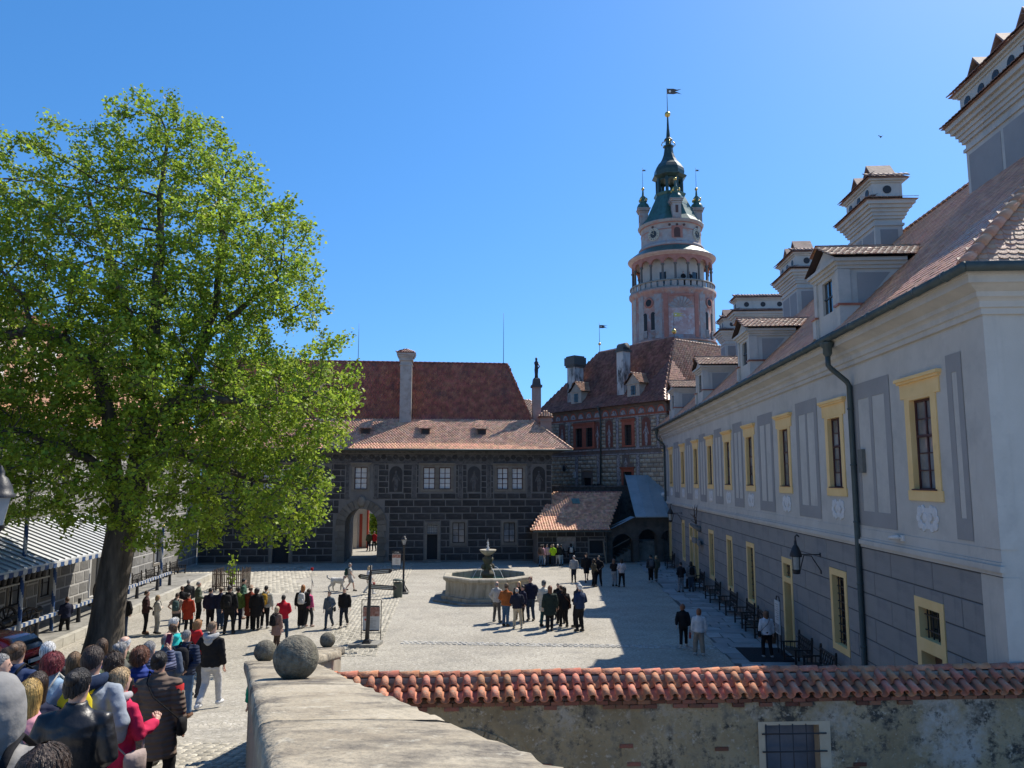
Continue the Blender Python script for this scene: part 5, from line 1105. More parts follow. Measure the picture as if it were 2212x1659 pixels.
mb = MB(); mb.lathe([(5.2, 32.27), (4.9, 32.5), (4.3, 32.95), (3.8, 33.3)], TC, 48, smooth=False); build(mb, 'gallery_roof', COP, tow)
mb = MB(); mb.lathe([(3.5, 33.2), (3.82, 33.28), (3.9, 33.4), (3.88, 33.55), (3.75, 33.72), (3.6, 33.8), (3.55, 34.0), (3.53, 35.9), (3.6, 36.0), (3.72, 36.1), (3.85, 36.3), (3.92, 36.42), (3.6, 36.5)], TC, 64); build(mb, 'clock_drum', PLG, tow)
for z, r in ((33.3, 3.86), (35.3, 3.55), (36.05, 3.7)): mb = MB(); mb.lathe([(r - .1, z - .04), (r + .03, z - .03), (r + .03, z + .05), (r - .1, z + .06)], TC, 64, cap=False); build(mb, 'painted_ring', PLR, tow)
CLKF = flat('clock_face', (.04, .05, .06)); NUM = flat('clock_gilt', (.55, .47, .32))
for s in (-1, 1):
    a = ang(s * 2.52, 3.53); T = Matrix.Translation(on(3.5, a, 34.85)) @ Matrix.Rotation(a + math.pi / 2, 4, 'Z') @ Matrix.Rotation(R(90), 4, 'X')
    mb = MB(); mb.lathe([(.78, 0), (.78, .08), (.72, .1)], seg=24, M=T); c_ = build(mb, 'clock', mat('clock_ring_%d' % (s + 1), [(.36, .33, .27), (.46, .43, .35)], scale=3, bump=.05), tow)
    mb = MB(); mb.lathe([(.44, .1), (.44, .115)], seg=20, M=T); build(mb, 'clock_face', CLKF, c_)
    for k in range(12):
        tt = math.pi / 2 - k * math.pi / 6; mb = MB(); s_ = {0: 'XII', 1: 'I', 2: 'II', 3: 'III', 4: 'IIII', 5: 'V', 6: 'VI', 7: 'VII', 8: 'VIII', 9: 'IX', 10: 'X', 11: 'XI'}[k]
        M_ = T @ Matrix.Rotation(tt - math.pi / 2, 4, 'Z') @ Matrix.Translation((0, .59, .105)); wd = .045; x = -wd * (len(s_) - 1) / 2
        for ch in s_:
            if ch == 'I': mb.box(x - .009, x + .009, -.07, .07, 0, .012, 0, M_)
            if ch == 'V': mb.box(x - .008, x + .008, -.07, .07, 0, .012, 0, M_ @ Matrix.Translation((x - .014, 0, 0)) @ Matrix.Rotation(.2, 4, 'Z') @ Matrix.Translation((-x, 0, 0))); mb.box(x - .008, x + .008, -.07, .07, 0, .012, 0, M_ @ Matrix.Translation((x + .014, 0, 0)) @ Matrix.Rotation(-.2, 4, 'Z') @ Matrix.Translation((-x, 0, 0)))
            if ch == 'X': mb.box(-.009, .009, -.07, .07, 0, .012, 0, M_ @ Matrix.Translation((x, 0, 0)) @ Matrix.Rotation(.3, 4, 'Z')); mb.box(-.009, .009, -.07, .07, 0, .012, 0, M_ @ Matrix.Translation((x, 0, 0)) @ Matrix.Rotation(-.3, 4, 'Z'))
            x += wd
        build(mb, 'numeral', CLKF, c_)
    for nm, tt, l_, w_ in (('hour_hand', math.pi / 2 + .95, .5, .05), ('minute_hand', math.pi / 2 - .05, .62, .035)):
        mb = MB(); mb.box(-w_ / 2, w_ / 2, -.08, l_, .13, .145, 0, T @ Matrix.Rotation(tt - math.pi / 2, 4, 'Z')); build(mb, nm, NUM, c_)
a = -math.pi / 2; mb = MB(); arcslab(mb, 3.53, a - .18, a + .18, 34.15, 35.6, .05, 1, 3); arcslab(mb, 3.55, a - .1, a + .1, 34.2, 35.05, .05, 0, 3)
q = [on(3.612, a + .1 * math.cos(math.pi * i / 8), 35.05 + .35 * math.sin(math.pi * i / 8)) for i in range(9)]; mb.add(q, [tuple(range(9))], 0); build(mb, 'arched_niche', [flat('niche_dark', (.09, .05, .045)), PLR], tow)
for off in (-2.65, -.85, 0, .85, 2.65):
    a = ang(off, 3.6); mb = MB(); T = Matrix.Translation(on(3.54, a, 35.72)) @ Matrix.Rotation(a + math.pi / 2, 4, 'Z') @ Matrix.Rotation(R(90), 4, 'X'); mb.lathe([(.15, 0), (.15, .06)], seg=10, M=T); build(mb, 'round_opening', flat('niche_dark', (.09, .05, .045)), tow)
mb = MB(); mb.lathe([(3.98, 36.4), (3.9, 36.5), (3.3, 37.2), (2.75, 38.2), (2.2, 39.4), (1.8, 40.2), (1.95, 40.45), (1.95, 40.55), (1.6, 40.55)], TC, 8, smooth=False, a0=math.pi / 8); build(mb, 'copper_roof', COP, tow)
for i in range(8):
    a = 2 * math.pi * i / 8 + math.pi / 8; mb = MB(); mb.box(-.16, .16, -.16, .16, 40.5, 42.5, 0, Matrix.Translation(on(1.5, a, 0)) @ Matrix.Rotation(a, 4, 'Z')); build(mb, 'lantern_post', COPD, tow)
mb = MB()
for i in range(8):
    a0 = 2 * math.pi * i / 8 + math.pi / 8; a1 = a0 + math.pi / 4; p, q = Vector(on(1.55, a0, 0)), Vector(on(1.55, a1, 0)); n = 6
    for k in range(n):
        t0, t1 = k / n, (k + 1) / n; z0 = 41.9 + .42 * math.sin(math.pi * t0); z1 = 41.9 + .42 * math.sin(math.pi * t1); A = p.lerp(q, t0); B = p.lerp(q, t1); mb.quad((A.x, A.y, z0), (B.x, B.y, z1), (B.x, B.y, 42.5), (A.x, A.y, 42.5))
build(mb, 'lantern_arches', COPD, tow)
mb = MB(); mb.lathe([(1.55, 42.4), (1.75, 42.5), (2.1, 42.72), (2.12, 42.82), (1.8, 42.95), (1.86, 43.4), (1.78, 43.8), (1.5, 44.25), (1.15, 44.65), (.85, 45.2), (.62, 45.8), (.52, 46.5), (.5, 46.65), (.68, 46.72), (.68, 46.82), (.36, 46.86), (.34, 47.55), (.55, 47.62), (.5, 47.7), (.26, 47.95), (.15, 49.2), (.09, 50.6)], TC, 8, smooth=False, a0=math.pi / 8); build(mb, 'onion_dome', COPD, tow)
mb = MB()
for k in range(4):
    a = math.pi / 2 * k; q = [on(.4, a, 47.4), on(.7, a, 47.35), on(.85, a, 47.0), on(.75, a, 46.85)]; mb.tube(q, .06, 6)
build(mb, 'scroll_bracket', GOLD, tow)
mb = MB(); mb.ball((TX, TY, 50.95), .36, 14); build(mb, 'gilt_ball', GOLD, tow)
for k, a in enumerate((-math.pi / 2, 0.0, math.pi, math.pi / 2)):
    cx, cy, _ = on(3.25, a, 0); z0 = 36.5; mb = MB(); T = Matrix.Translation((cx, cy, 0)) @ Matrix.Rotation(a, 4, 'Z')
    mb.box(-.5, .5, -.5, .5, z0, 38.5, 0, T); mb.box(-.6, .6, -.62, .62, 38.3, 38.42, 0, T); mb.box(-.68, .68, -.7, .7, 38.5, 38.7, 0, T); mb.box(-.76, .76, -.78, .78, 38.7, 38.8, 0, T)
    t_ = build(mb, 'turret', PLG, tow); mb = MB(); mb.box(.5, .52, -.16, .16, 37.1, 38.0, 0, T); build(mb, 'turret_window', flat('niche_dark', (.09, .05, .045)), t_)
    mb = MB(); mb.lathe([(.78, 38.8), (.74, 39.1), (.6, 39.4), (.4, 39.55), (.38, 39.7), (.5, 39.75), (.3, 39.9), (.28, 40.2), (.36, 40.25), (.15, 40.5), (.08, 41.3)], (cx, cy, 0), 12); build(mb, 'turret_dome', COP, t_)
    mb = MB()
    for j in range(4): b = a + math.pi / 2 * j + math.pi / 4; mb.ball((cx + .5 * math.cos(b), cy + .5 * math.sin(b), 39.95), .14, 8, sc=(1, 1, 1.6))
    build(mb, 'turret_scroll', GOLD, t_)
    mb = MB(); mb.ball((cx, cy, 41.35), .2, 10); build(mb, 'turret_ball', GOLD, t_)
    if k in (1, 2): vane('small dark vane on the %s corner turret of the tower' % ('clock side' if k == 1 else 'chimney side') if False else ('small dark vane on the tower turret towards the palace wing' if k == 1 else 'small dark vane on the tower turret towards the gatehouse'), cx, cy, 41.5, 0, 2.6, fl=.5, ball=.02, mast=.03)
vane('large forked vane at the very top of the tower spire', TX, TY, 51.2, 0, 3.2, fl=1.8, ball=.02, mast=.05)
# ------------------------------------------------------------------ the linden tree
BARK = mat('bark', [(.035, .03, .025), (.085, .073, .06), (.14, .12, .095)], scale=3.5, stretch=(1, 1, .22), rough=.95, bump=1.0, bscale=11)
LEAF = mat('linden_leaf', [(.145, .215, .02), (.26, .365, .036), (.37, .465, .072)], scale=.35, vary=.4, hue=.018, rough=.5, spec=.35, bump=0, trans=.55)
TD = 28.0
def tp(px, py, d): v = at(px, py, d); return np.array([v.x, v.y, v.z])
def make_tree():
    rs = np.random.RandomState(5)
    lobes = [(345, 350, 150, 165, 3.2, 28), (440, 400, 120, 150, 3.0, 28.5), (140, 420, 165, 150, 3.4, 27.5), (-70, 560, 170, 260, 4, 27), (485, 540, 165, 200, 3.6, 28.5), (595, 560, 110, 165, 2.8, 28.5), (290, 690, 300, 300, 5.0, 28), (90, 850, 230, 280, 4.5, 27.5),
             (600, 640, 120, 110, 2.6, 28), (600, 880, 170, 160, 3.6, 27.5), (725, 830, 75, 130, 2.4, 27.5), (580, 1040, 140, 150, 3.2, 27.5), (640, 1080, 80, 110, 2.2, 27), (400, 1050, 190, 150, 4.0, 27), (150, 1010, 180, 140, 3.8, 26.5), (-60, 980, 150, 180, 3.6, 26.5), (400, 850, 250, 200, 5.2, 28)]
    pts = []
    vol = np.array([l[2] * l[3] * l[4] for l in lobes], float); cnt = (vol / vol.sum() * 9200).astype(int)
    for l, n in zip(lobes, cnt):
        u = rs.normal(size=(n, 3)); u /= np.linalg.norm(u, axis=1)[:, None]; u *= (rs.rand(n, 1) ** .42)
        c = tp(l[0], l[1], l[5]); k = l[5] / F_
        pts.append(c + u * np.array([l[2] * k, l[4], l[3] * k]))
    A = np.concatenate(pts); A = A[A[:, 2] > 3.2]
    seeds = [[(222, 1408, 28), (228, 1370, 28), (238, 1290, 28), (252, 1210, 28), (265, 1140, 28), (285, 1060, 28), (302, 960, 28), (325, 830, 28), (338, 650, 28), (345, 500, 28), (352, 390, 28), (358, 280, 28.2)],
             [(265, 1140, 28), (246, 1030, 27.6), (236, 900, 27.2), (205, 790, 26.8), (140, 735, 26.4), (60, 715, 26), (0, 730, 25.8)],
             [(285, 1060, 28), (350, 960, 28.3), (400, 840, 28.6), (455, 720, 29), (540, 650, 29.2), (600, 605, 29.3)],
             [(302, 960, 28), (365, 870, 27), (450, 860, 26.3), (560, 880, 25.8), (680, 850, 25.8)],
             [(285, 1060, 28), (322, 900, 29.5), (292, 720, 30.5), (240, 560, 30.8), (190, 420, 30)],
             [(350, 960, 28.3), (460, 1010, 27.4), (580, 1040, 26.8)], [(400, 840, 28.6), (470, 640, 29.5), (480, 500, 29.3), (470, 380, 29)], [(246, 1030, 27.6), (140, 960, 26.2), (40, 930, 25.6)]]
    N = []; par = []; idx = {}
    def addn(p, pa): N.append(p); par.append(pa); return len(N) - 1
    for s in seeds:
        P = [tp(*q) for q in s]
        if s[0] == (222, 1408, 28): P[0][2] = -.1
        cur = idx.get(s[0])
        if cur is None: cur = addn(P[0], -1); idx[s[0]] = cur
        for q, a, b in zip(s[1:], P, P[1:]):
            n = max(1, int(np.linalg.norm(b - a) / .5))
            for i in range(1, n + 1): cur = addn(a + (b - a) * i / n + (rs.normal(size=3) * .05 if i < n and len(N) > 20 else 0), cur)
            idx[q] = cur
    N = [np.array(p) for p in N]; step = .42; kill = .5
    near = np.full(len(A), -1); nd = np.full(len(A), 1e9); alive = np.ones(len(A), bool)
    def upd(start):
        B = np.array(N[start:])
        for c0 in range(0, len(B), 400):
            D = np.linalg.norm(A[:, None, :] - B[None, c0:c0 + 400], axis=2); j = D.argmin(1); d = D[np.arange(len(A)), j]; m = d < nd
            nd[m] = d[m]; near[m] = j[m] + start + c0
    upd(0); alive &= nd > kill
    for it in range(70):
        act = alive & (nd < 9)
        if not act.any(): break
        ids = near[act]; V = A[act] - np.array(N)[ids]; V /= np.linalg.norm(V, axis=1)[:, None]
        u, inv = np.unique(ids, return_inverse=True); S = np.zeros((len(u), 3)); np.add.at(S, inv.ravel(), V)
        st = len(N)
        for k, i in enumerate(u):
            d = S[k] / (np.linalg.norm(S[k]) + 1e-6) + rs.normal(size=3) * .18 + np.array([0, 0, .05]); d /= np.linalg.norm(d); addn(N[i] + d * step, int(i))
        upd(st); alive &= nd > kill
        if len(N) > 15000: break
    N = np.array(N); n = len(N); ch = [[] for _ in range(n)]
    for i, p in enumerate(par):
        if p >= 0: ch[p].append(i)
    r = np.zeros(n)
    for i in range(n - 1, -1, -1):
        r[i] = .011 if not ch[i] else sum(r[c] ** 2.35 for c in ch[i]) ** (1 / 2.35)
    sc_ = .52 / r[4]; r = np.where(r < .012, r, r * (1 + (sc_ - 1) * np.clip((r - .012) / (r[4] * .4), 0, 1)))
    flare = np.exp(-np.clip(N[:, 2], 0, 9) / .8) * .22; r[:14] += flare[:14]
    return N, par, ch, r, rs
TN, TPAR, TCH, TR, TRS = make_tree()
tb = TN[0]
tree = thing('linden_tree', 'large linden in fresh spring leaf standing in front of the castle range', 'tree', (tb[0], tb[1], 0), 0)
def chains(sel):
    mb = MB(); done = set()
    order = [(0, -1)]
    while order:
        s, p = order.pop(); ids = ([p] if p >= 0 else []) + [s]; cur = s
        while TCH[cur]:
            c = sorted(TCH[cur], key=lambda q: -TR[q])
            for q in c[1:]: order.append((q, cur))
            cur = c[0]; ids.append(cur)
        if not sel(TR[ids[min(1, len(ids) - 1)]]): continue
        rr_ = [TR[i] for i in ids]
        if p >= 0: rr_[0] = min(rr_[0], rr_[1] * 1.25)
        sg = 14 if rr_[0] > .25 else (7 if rr_[0] > .06 else 4)
        keep = ids if rr_[0] > .02 else ids[::2] + ([ids[-1]] if len(ids) % 2 == 0 else [])
        if len(keep) > 1: mb.tube([TN[i] for i in keep], [TR[i] if i != ids[0] else rr_[0] for i in keep], sg, cap=False)
    return mb
build(chains(lambda r: r > .30), 'trunk', BARK, tree)
build(chains(lambda r: .055 < r <= .30), 'limbs', BARK, tree)
build(chains(lambda r: r <= .055), 'twigs', BARK, tree, kind='stuff')
thin = np.where(TR < .021)[0]
K = 37; C_ = np.repeat(TN[thin], K, axis=0); nL = len(C_)
C_ = C_ + TRS.normal(size=(nL, 3)) * np.array([.16, .16, .13])
keep = C_[:, 2] > 2.6; C_ = C_[keep]; nL = len(C_)
nrm = TRS.normal(size=(nL, 3)) * .75 + np.array([0.15, -.1, .75]); nrm /= np.linalg.norm(nrm, axis=1)[:, None]
t1 = np.cross(nrm, TRS.normal(size=(nL, 3))); t1 /= np.linalg.norm(t1, axis=1)[:, None]; t2 = np.cross(nrm, t1)
sz = (TRS.rand(nL, 1) * .052 + .036)
V = np.stack([C_ - t1 * sz * 1.1, C_ - t2 * sz * .85 + nrm * sz * .2, C_ + t1 * sz * 1.0 - nrm * sz * .3, C_ + t2 * sz * .85 + nrm * sz * .2], 1).reshape(-1, 3) - np.array([tb[0], tb[1], 0])
link(np_mesh('crown', V, np.arange(nL * 4).reshape(-1, 4), LEAF), 'crown', tree, 'stuff')
print('tree nodes', len(TN), 'leaves', nL)
# greenery beyond the gate passage
def bush(name, label, cat, x, y, z, rx, ry, rz, n, rot=0.0, seed=1, lsz=.09, m=LEAF, stems=7):
    r_ = np.random.RandomState(seed); t = thing(name, label, cat, (x, y, z), rot)
    mb = MB()
    for i in range(stems):
        a = 6.28 * i / stems; mb.tube([(x, y, z), (x + rx * .3 * math.cos(a), y + ry * .3 * math.sin(a), z + rz * .7), (x + rx * .7 * math.cos(a), y + ry * .7 * math.sin(a), z + rz * 1.5)], [.05, .03, .01], 5)
    build(mb, 'stems', BARK, t)
    u = r_.normal(size=(n, 3)); u /= np.linalg.norm(u, axis=1)[:, None]; u *= r_.rand(n, 1) ** .35; C = u * np.array([rx, ry, rz]) * (1 + .25 * np.sin(u[:, [0]] * 7 + u[:, [2]] * 5)) + np.array([0, 0, rz])
    nr = r_.normal(size=(n, 3)); nr /= np.linalg.norm(nr, axis=1)[:, None]; a1 = np.cross(nr, r_.normal(size=(n, 3))); a1 /= np.linalg.norm(a1, axis=1)[:, None]; a2 = np.cross(nr, a1); s = r_.rand(n, 1) * lsz * .6 + lsz * .6
    V = np.stack([C - a1 * s, C - a2 * s * .8, C + a1 * s, C + a2 * s * .8], 1).reshape(-1, 3)
    o = link(np_mesh('foliage', V, np.arange(n * 4).reshape(-1, 4), m), 'foliage', t, 'stuff'); return t
bush('garden_bush', 'bright green bush seen through the gate passage', 'bush', -5.0, 77, 0, 1.0, 1.0, 1.9, 2600, GF_, 3, .16)
# ------------------------------------------------------------------ parapet with stone balls
def cap_z(y):
    if y <= 7.75: return 5.85 - .1835 * y
    if y <= 11.1: return 4.428 - .2195 * (y - 7.75)
    return 3.693 - .166 * (y - 11.1)
def cap_l(y): return (.096 - .3435 * y) if y <= 11.3 else (-3.786 - .012 * (y - 11.3))
def cap_w(y): return .71 + max(0, .022 * (5 - y)) if y <= 14.5 else .5
par_ = thing('parapet', 'sandstone parapet with a broad sloping coping beside the ramp', 'wall', (cap_l(7.7), 7.7, 2.7), 0)
mb = MB(); ys = [.7, 2, 3.5, 5, 6.5, 7.75, 9, 10.2, 11.3, 12.6, 14, 15.9]
for a, b in zip(ys, ys[1:]):
    for (o_, flip) in ((.07, 0), (None, 1)):
        xa = cap_l(a) + (o_ if o_ else cap_w(a) - .07); xb = cap_l(b) + (o_ if o_ else cap_w(b) - .07)
        for k in range(6):
            z0a = (cap_z(a) - .14) * k / 6; z1a = (cap_z(a) - .14) * (k + 1) / 6; z0b = (cap_z(b) - .14) * k / 6; z1b = (cap_z(b) - .14) * (k + 1) / 6
            mb.quad((xa, a, z0a), (xb, b, z0b), (xb, b, z1b), (xa, a, z1a))
for y in (ys[0], ys[-1]): mb.quad((cap_l(y) + .07, y, 0), (cap_l(y) + cap_w(y) - .07, y, 0), (cap_l(y) + cap_w(y) - .07, y, cap_z(y) - .14), (cap_l(y) + .07, y, cap_z(y) - .14))
PST = mat('parapet_plaster', [(.20, .165, .13), (.33, .28, .215), (.40, .35, .27)], scale=3, stretch=(6, 1, .25), bump=.35, bscale=12, extra=spots((.12, .10, .08), 1.5, .55, .75))
build(mb, 'wall', PST, par_)
cuts = [.7, 3.1, 5.0, 7.75, 9.6, 11.3, 13.5, 15.9]
rr = random.Random(8)
for a, b in zip(cuts, cuts[1:]):
    mb = MB(); n = max(3, int((b - a) / .07)); prof = [(0.0, -.15), (-.012, -.10), (-.008, -.03), (.012, -.006), (.05, 0), (.18, .004), (.33, .006), (.5, .004), (.64, 0), (.69, -.008), (.714, -.035), (.72, -.10), (.71, -.15)]
    vs = []; k = len(prof)
    for i in range(n + 1):
        y = a + .004 + (b - a - .008) * i / n; w_ = cap_w(y) / .71
        for j, (x, z) in enumerate(prof):
            e = (.012 if j in (3, 4, 8, 9, 10) else .004); vs.append((cap_l(y) + x * w_ + rr.uniform(-e, e), y, cap_z(y) + z + rr.uniform(-e, e) * .6))
    fs = [(i * k + j, i * k + j + 1, (i + 1) * k + j + 1, (i + 1) * k + j) for i in range(n) for j in range(k - 1)] + [(i * k, (i + 1) * k, (i + 1) * k + k - 1, i * k + k - 1) for i in range(n)] + [tuple(range(k)), tuple(range(n * k + k - 1, n * k - 1, -1))]
    mb.add(vs, fs, 0, True); build(mb, 'coping_stone', STONE, par_)
for lab, y, x, sc_ in (('big dark granite ball resting on the parapet crest', 5.5, -1.49, .153), ('granite ball half hidden behind the big ball on the parapet', 11.1, -3.44, .152), ('small granite ball on the far end block of the parapet', 15.55, -3.61, .15)):
    z = cap_z(y) + sc_ - .012; mb = MB(); mb.ball((x, y, z), sc_, 48); n0 = len(mb.v)
    mb.v = [(x + (p[0] - x) * (1 + .014 * math.sin(p[0] * 31 + p[2] * 23) + .006 * math.sin(p[0] * 90 + p[2] * 70)), y + (p[1] - y) * (1 + .006 * math.sin(p[1] * 80 + p[2] * 60)), p[2]) for p in mb.v]
    build(mb, 'stone_ball', GRANITE, None, loc=(x, y, cap_z(y)), label=lab, cat='stone ball')

# ------------------------------------------------------------------ tile capped garden wall
WF = 3.0; WY = 14.4; WX0, WX1 = -3.1, 15.0; WZ = 2.66; EZ_ = 2.42; FY = 13.98
gw = thing('tiled_wall', 'weathered old plaster wall capped with rounded red clay tiles', 'wall', (WX0, WY, 0), WF)
OLD = mat('old_plaster', [(.18, .135, .075), (.29, .23, .135), (.37, .305, .195)], scale=1.3, bump=.9, bscale=16, detail=12,
          extra=chain(spots((.38, .355, .31), .7, .52, .66), spots((.15, .13, .095), 2.6, .5, .64), spots((.20, .09, .055), 1.2, .67, .72), spots((.05, .047, .04), 1.3, .575, .63, (1, 1, 1.1), 13), spots((.085, .075, .06), 6, .55, .66), spots((.40, .35, .27), 11, .57, .68)))
wop = [(5.2, 6.18, .75, 1.9), (-.8, .62, 0, 1.68)]
fW = lambda u, v, d: (u, FY + d, v)
mb = MB(); wall(mb, fW, WX0, WX1, 0, 2.38, wop, .3, 0); mb.quad((WX0, 14.82, 0), (WX1, 14.82, 0), (WX1, 14.82, 2.38), (WX0, 14.82, 2.38)); mb.quad((WX0, FY, 2.38), (WX1, FY, 2.38), (WX1, 14.82, 2.38), (WX0, 14.82, 2.38)); mb.quad((WX1, FY, 0), (WX1, 14.82, 0), (WX1, 14.82, 2.38), (WX1, FY, 2.38)); mb.quad((WX0, FY, 0), (WX0, 14.82, 0), (WX0, 14.82, 2.38), (WX0, FY, 2.38))
mb.quad((WX0, FY - .06, 2.38), (WX1, FY - .06, 2.38), (WX1, WY, 2.58), (WX0, WY, 2.58)); mb.quad((WX0, 14.9, 2.38), (WX1, 14.9, 2.38), (WX1, WY, 2.58), (WX0, WY, 2.58))
build(mb, 'wall', OLD, gw)
BRK = mat('old_brick', [(.17, .065, .04), (.24, .11, .07)], scale=6, vary=.4, hue=.012, bump=.5, bscale=30, extra=spots((.09, .08, .07), 3, .52, .66))
bm = MB(); bm.box(-.5, .5, -.5, .5, -.5, .5); bmesh_ = mesh_of(bm, 'brick', BRK)
x = WX0; rr = random.Random(12)
while x < WX1 - .3:
    w_ = rr.uniform(.22, .30)
    for row, z in ((0, 2.335), (1, 2.26)):
        if row == 1 and rr.random() < .62: continue
        if wop[0][0] - .1 < x < wop[0][1] and z < 1.9: continue
        piece('brick', bmesh_, gw, Matrix.Translation((x + w_ / 2 + row * .12, FY + .03 - rr.uniform(0, .035), z)) @ Matrix.Rotation(rr.uniform(-.03, .03), 4, 'Y') @ Matrix.Diagonal((w_ - .02, .12, .066, 1)))
    x += w_
for k in range(9):   # bricks bared where the plaster has fallen
    cx, cz = rr.choice([(6.6, 1.1), (6.6, 1.2), (4.75, 1.6), (2.9, 1.35), (1.35, 1.2)])
    bx = round((cx + rr.gauss(0, .22)) / .26) * .26 + (.13 if k % 2 else 0); bz = round((cz + rr.gauss(0, .12)) / .076) * .076
    if any(o[0] - .22 < bx < o[1] + .22 and o[2] - .1 < bz < o[3] + .08 for o in wop): continue
    piece('brick', bmesh_, gw, Matrix.Translation((bx, FY + .05 - rr.uniform(0, .012), bz)) @ Matrix.Diagonal((.235, .12, .064, 1)))
# barred window and blind arch
JAMB = mat('jamb_render', [(.38, .31, .21), (.48, .41, .30)], scale=2.5, bump=.4)
mb = MB(); o = wop[0]; wall(mb, lambda u, v, d: (u, FY - .012 + d, v), o[0] - .12, o[1] + .2, o[2] - .05, o[3] + .06, [o], .02); mb.quad((o[0], FY, o[2]), (o[0], FY + .28, o[2]), (o[0], FY + .28, o[3]), (o[0], FY, o[3])); mb.quad((o[1] - .004, FY, o[2]), (o[1] - .004, FY + .28, o[2]), (o[1] - .004, FY + .28, o[3]), (o[1] - .004, FY, o[3])); build(mb, 'window_jamb', JAMB, gw)
mb = MB(); mb.quad(fW(o[0], o[2], .2), fW(o[1], o[2], .2), fW(o[1], o[3], .2), fW(o[0], o[3], .2)); build(mb, 'window', mat('window_film', [(.06, .07, .09), (.12, .13, .155)], scale=1.5, rough=.35, spec=.5, bump=.35, bscale=3), gw)
for i in range(4): mb = MB(); xx = o[0] + .02 + i * .24; mb.tube([(xx, FY - .02, o[2] - .1), (xx, FY - .02, o[3] + .02)], .009, 6); build(mb, 'grille_bar', IRON, gw)
for j in range(4): mb = MB(); zz = o[3] - .14 - j * .3; mb.tube([(o[0] - .06, FY - .035, zz), (o[1] + .12, FY - .035, zz)], .013, 6); build(mb, 'grille_bar', IRON, gw)
o = wop[1]; mb = MB(); mb.quad(fW(o[0], 0, .29), fW(o[1], 0, .29), fW(o[1], o[3], .29), fW(o[0], o[3], .29)); build(mb, 'blocked_opening', DOORD, gw)
for i in range(9):   # segmental arch stones over the opening
    t0 = R(38 + 104 * i / 9) + .01; t1 = R(38 + 104 * (i + 1) / 9) - .01; cx, cz, r0, r1 = (o[0] + o[1]) / 2, .74, 1.0, 1.2; q = [(cx + r * math.cos(t), cz + r * math.sin(t)) for r, t in ((r0, t0), (r1, t0), (r1, t1), (r0, t1))]
    mb = MB(); mb.add([fW(a, b, -.03) for a, b in q] + [fW(a, b, .02) for a, b in q], [(0, 1, 2, 3), (0, 4, 5, 1), (1, 5, 6, 2), (2, 6, 7, 3), (3, 7, 4, 0)]); build(mb, 'arch_stone', OLD, gw)
mb = MB(); mb.box(o[1] + .01, o[1] + .2, FY - .03, FY + .02, .1, 1.5); build(mb, 'arch_jamb', OLD, gw)
# cap: pans, barrels, ridge
CLAY = mat('clay_tile', [(.36, .13, .075), (.48, .20, .12), (.55, .28, .18)], scale=3.0, vary=.25, hue=.014, rough=.9, spec=.15, bump=.4, bscale=26, extra=chain(spots((.17, .12, .09), 2.6, .5, .68), spots((.50, .36, .26), 5, .58, .72), spots((.10, .09, .07), 9, .6, .7)))
def barrel(r0, r1, L, th=.014, S=8, inv=False, nm='barrel_tile'):
    mb = MB(); vs = []
    for rr_ in (0, th):
        for y, r in ((0, r0), (L, r1)):
            for i in range(S + 1):
                t = math.pi * i / S; q = r - rr_; vs.append((q * math.cos(t), y, q * math.sin(t) * (-1 if inv else 1) + (r if inv else 0)))
    n = S + 1; fs = [(i + 1, i, n + i, n + i + 1) for i in range(S)] + [(2 * n + i, 2 * n + i + 1, 3 * n + i + 1, 3 * n + i) for i in range(S)] + [(i, i + 1, 2 * n + i + 1, 2 * n + i) for i in range(S)] + [(n + i + 1, n + i, 3 * n + i, 3 * n + i + 1) for i in range(S)]
    mb.add(vs, fs, 0, True); return mesh_of(mb, nm, CLAY)
bar_, pan_ = barrel(.074, .062, .36), barrel(.086, .094, .31, inv=True, nm='pan_tile')
sl_ = math.atan2(.24, .53); SP = .243
for side in (0, 1):
    for row in (0, 1):
        n = int((WX1 - WX0) / SP)
        for i in range(n):
            if side == 1 and row == 0 and i % 1: continue
            if side == 1 and i > 40: continue
            x = WX0 + .13 + i * SP; k = row * .31
            T = (Matrix.Translation((x + rr.uniform(-.008, .008), FY - .12, EZ_ - .02)) if side == 0 else Matrix.Translation((x, 14.93, EZ_ - .02)) @ Matrix.Rotation(R(180), 4, 'Z')) @ Matrix.Rotation(sl_, 4, 'X') @ Matrix.Translation((0, k, .012 * row))
            piece('barrel_tile', bar_, gw, T @ Matrix.Translation((0, 0, .045)) @ Matrix.Rotation(rr.uniform(-.03, .03), 4, 'Z') @ Matrix.Rotation(-.035, 4, 'X'))
            if side == 0: piece('pan_tile', pan_, gw, T @ Matrix.Translation((SP / 2, .0, -.03)) @ Matrix.Rotation(-.03, 4, 'X'))
rt = barrel(.095, .08, .385, nm='ridge_tile'); n = int((WX1 - WX0) / .365)
for i in range(n): piece('ridge_tile', rt, gw, Matrix.Translation((WX0 + (i + 1) * .365, WY + .04, WZ + .05 + .012 * math.sin(i * .6))) @ Matrix.Rotation(R(90), 4, 'Z') @ Matrix.Rotation(rr.uniform(-.02, .02) - .02, 4, 'X') @ Matrix.Diagonal((1.05, 1, .95, 1)))
mb = MB(); mb.box(WX0, WX1, WY - .07, WY + .13, 2.45, 2.69); build(mb, 'ridge_mortar', flat('mortar', (.33, .29, .24), bump=.4), gw)
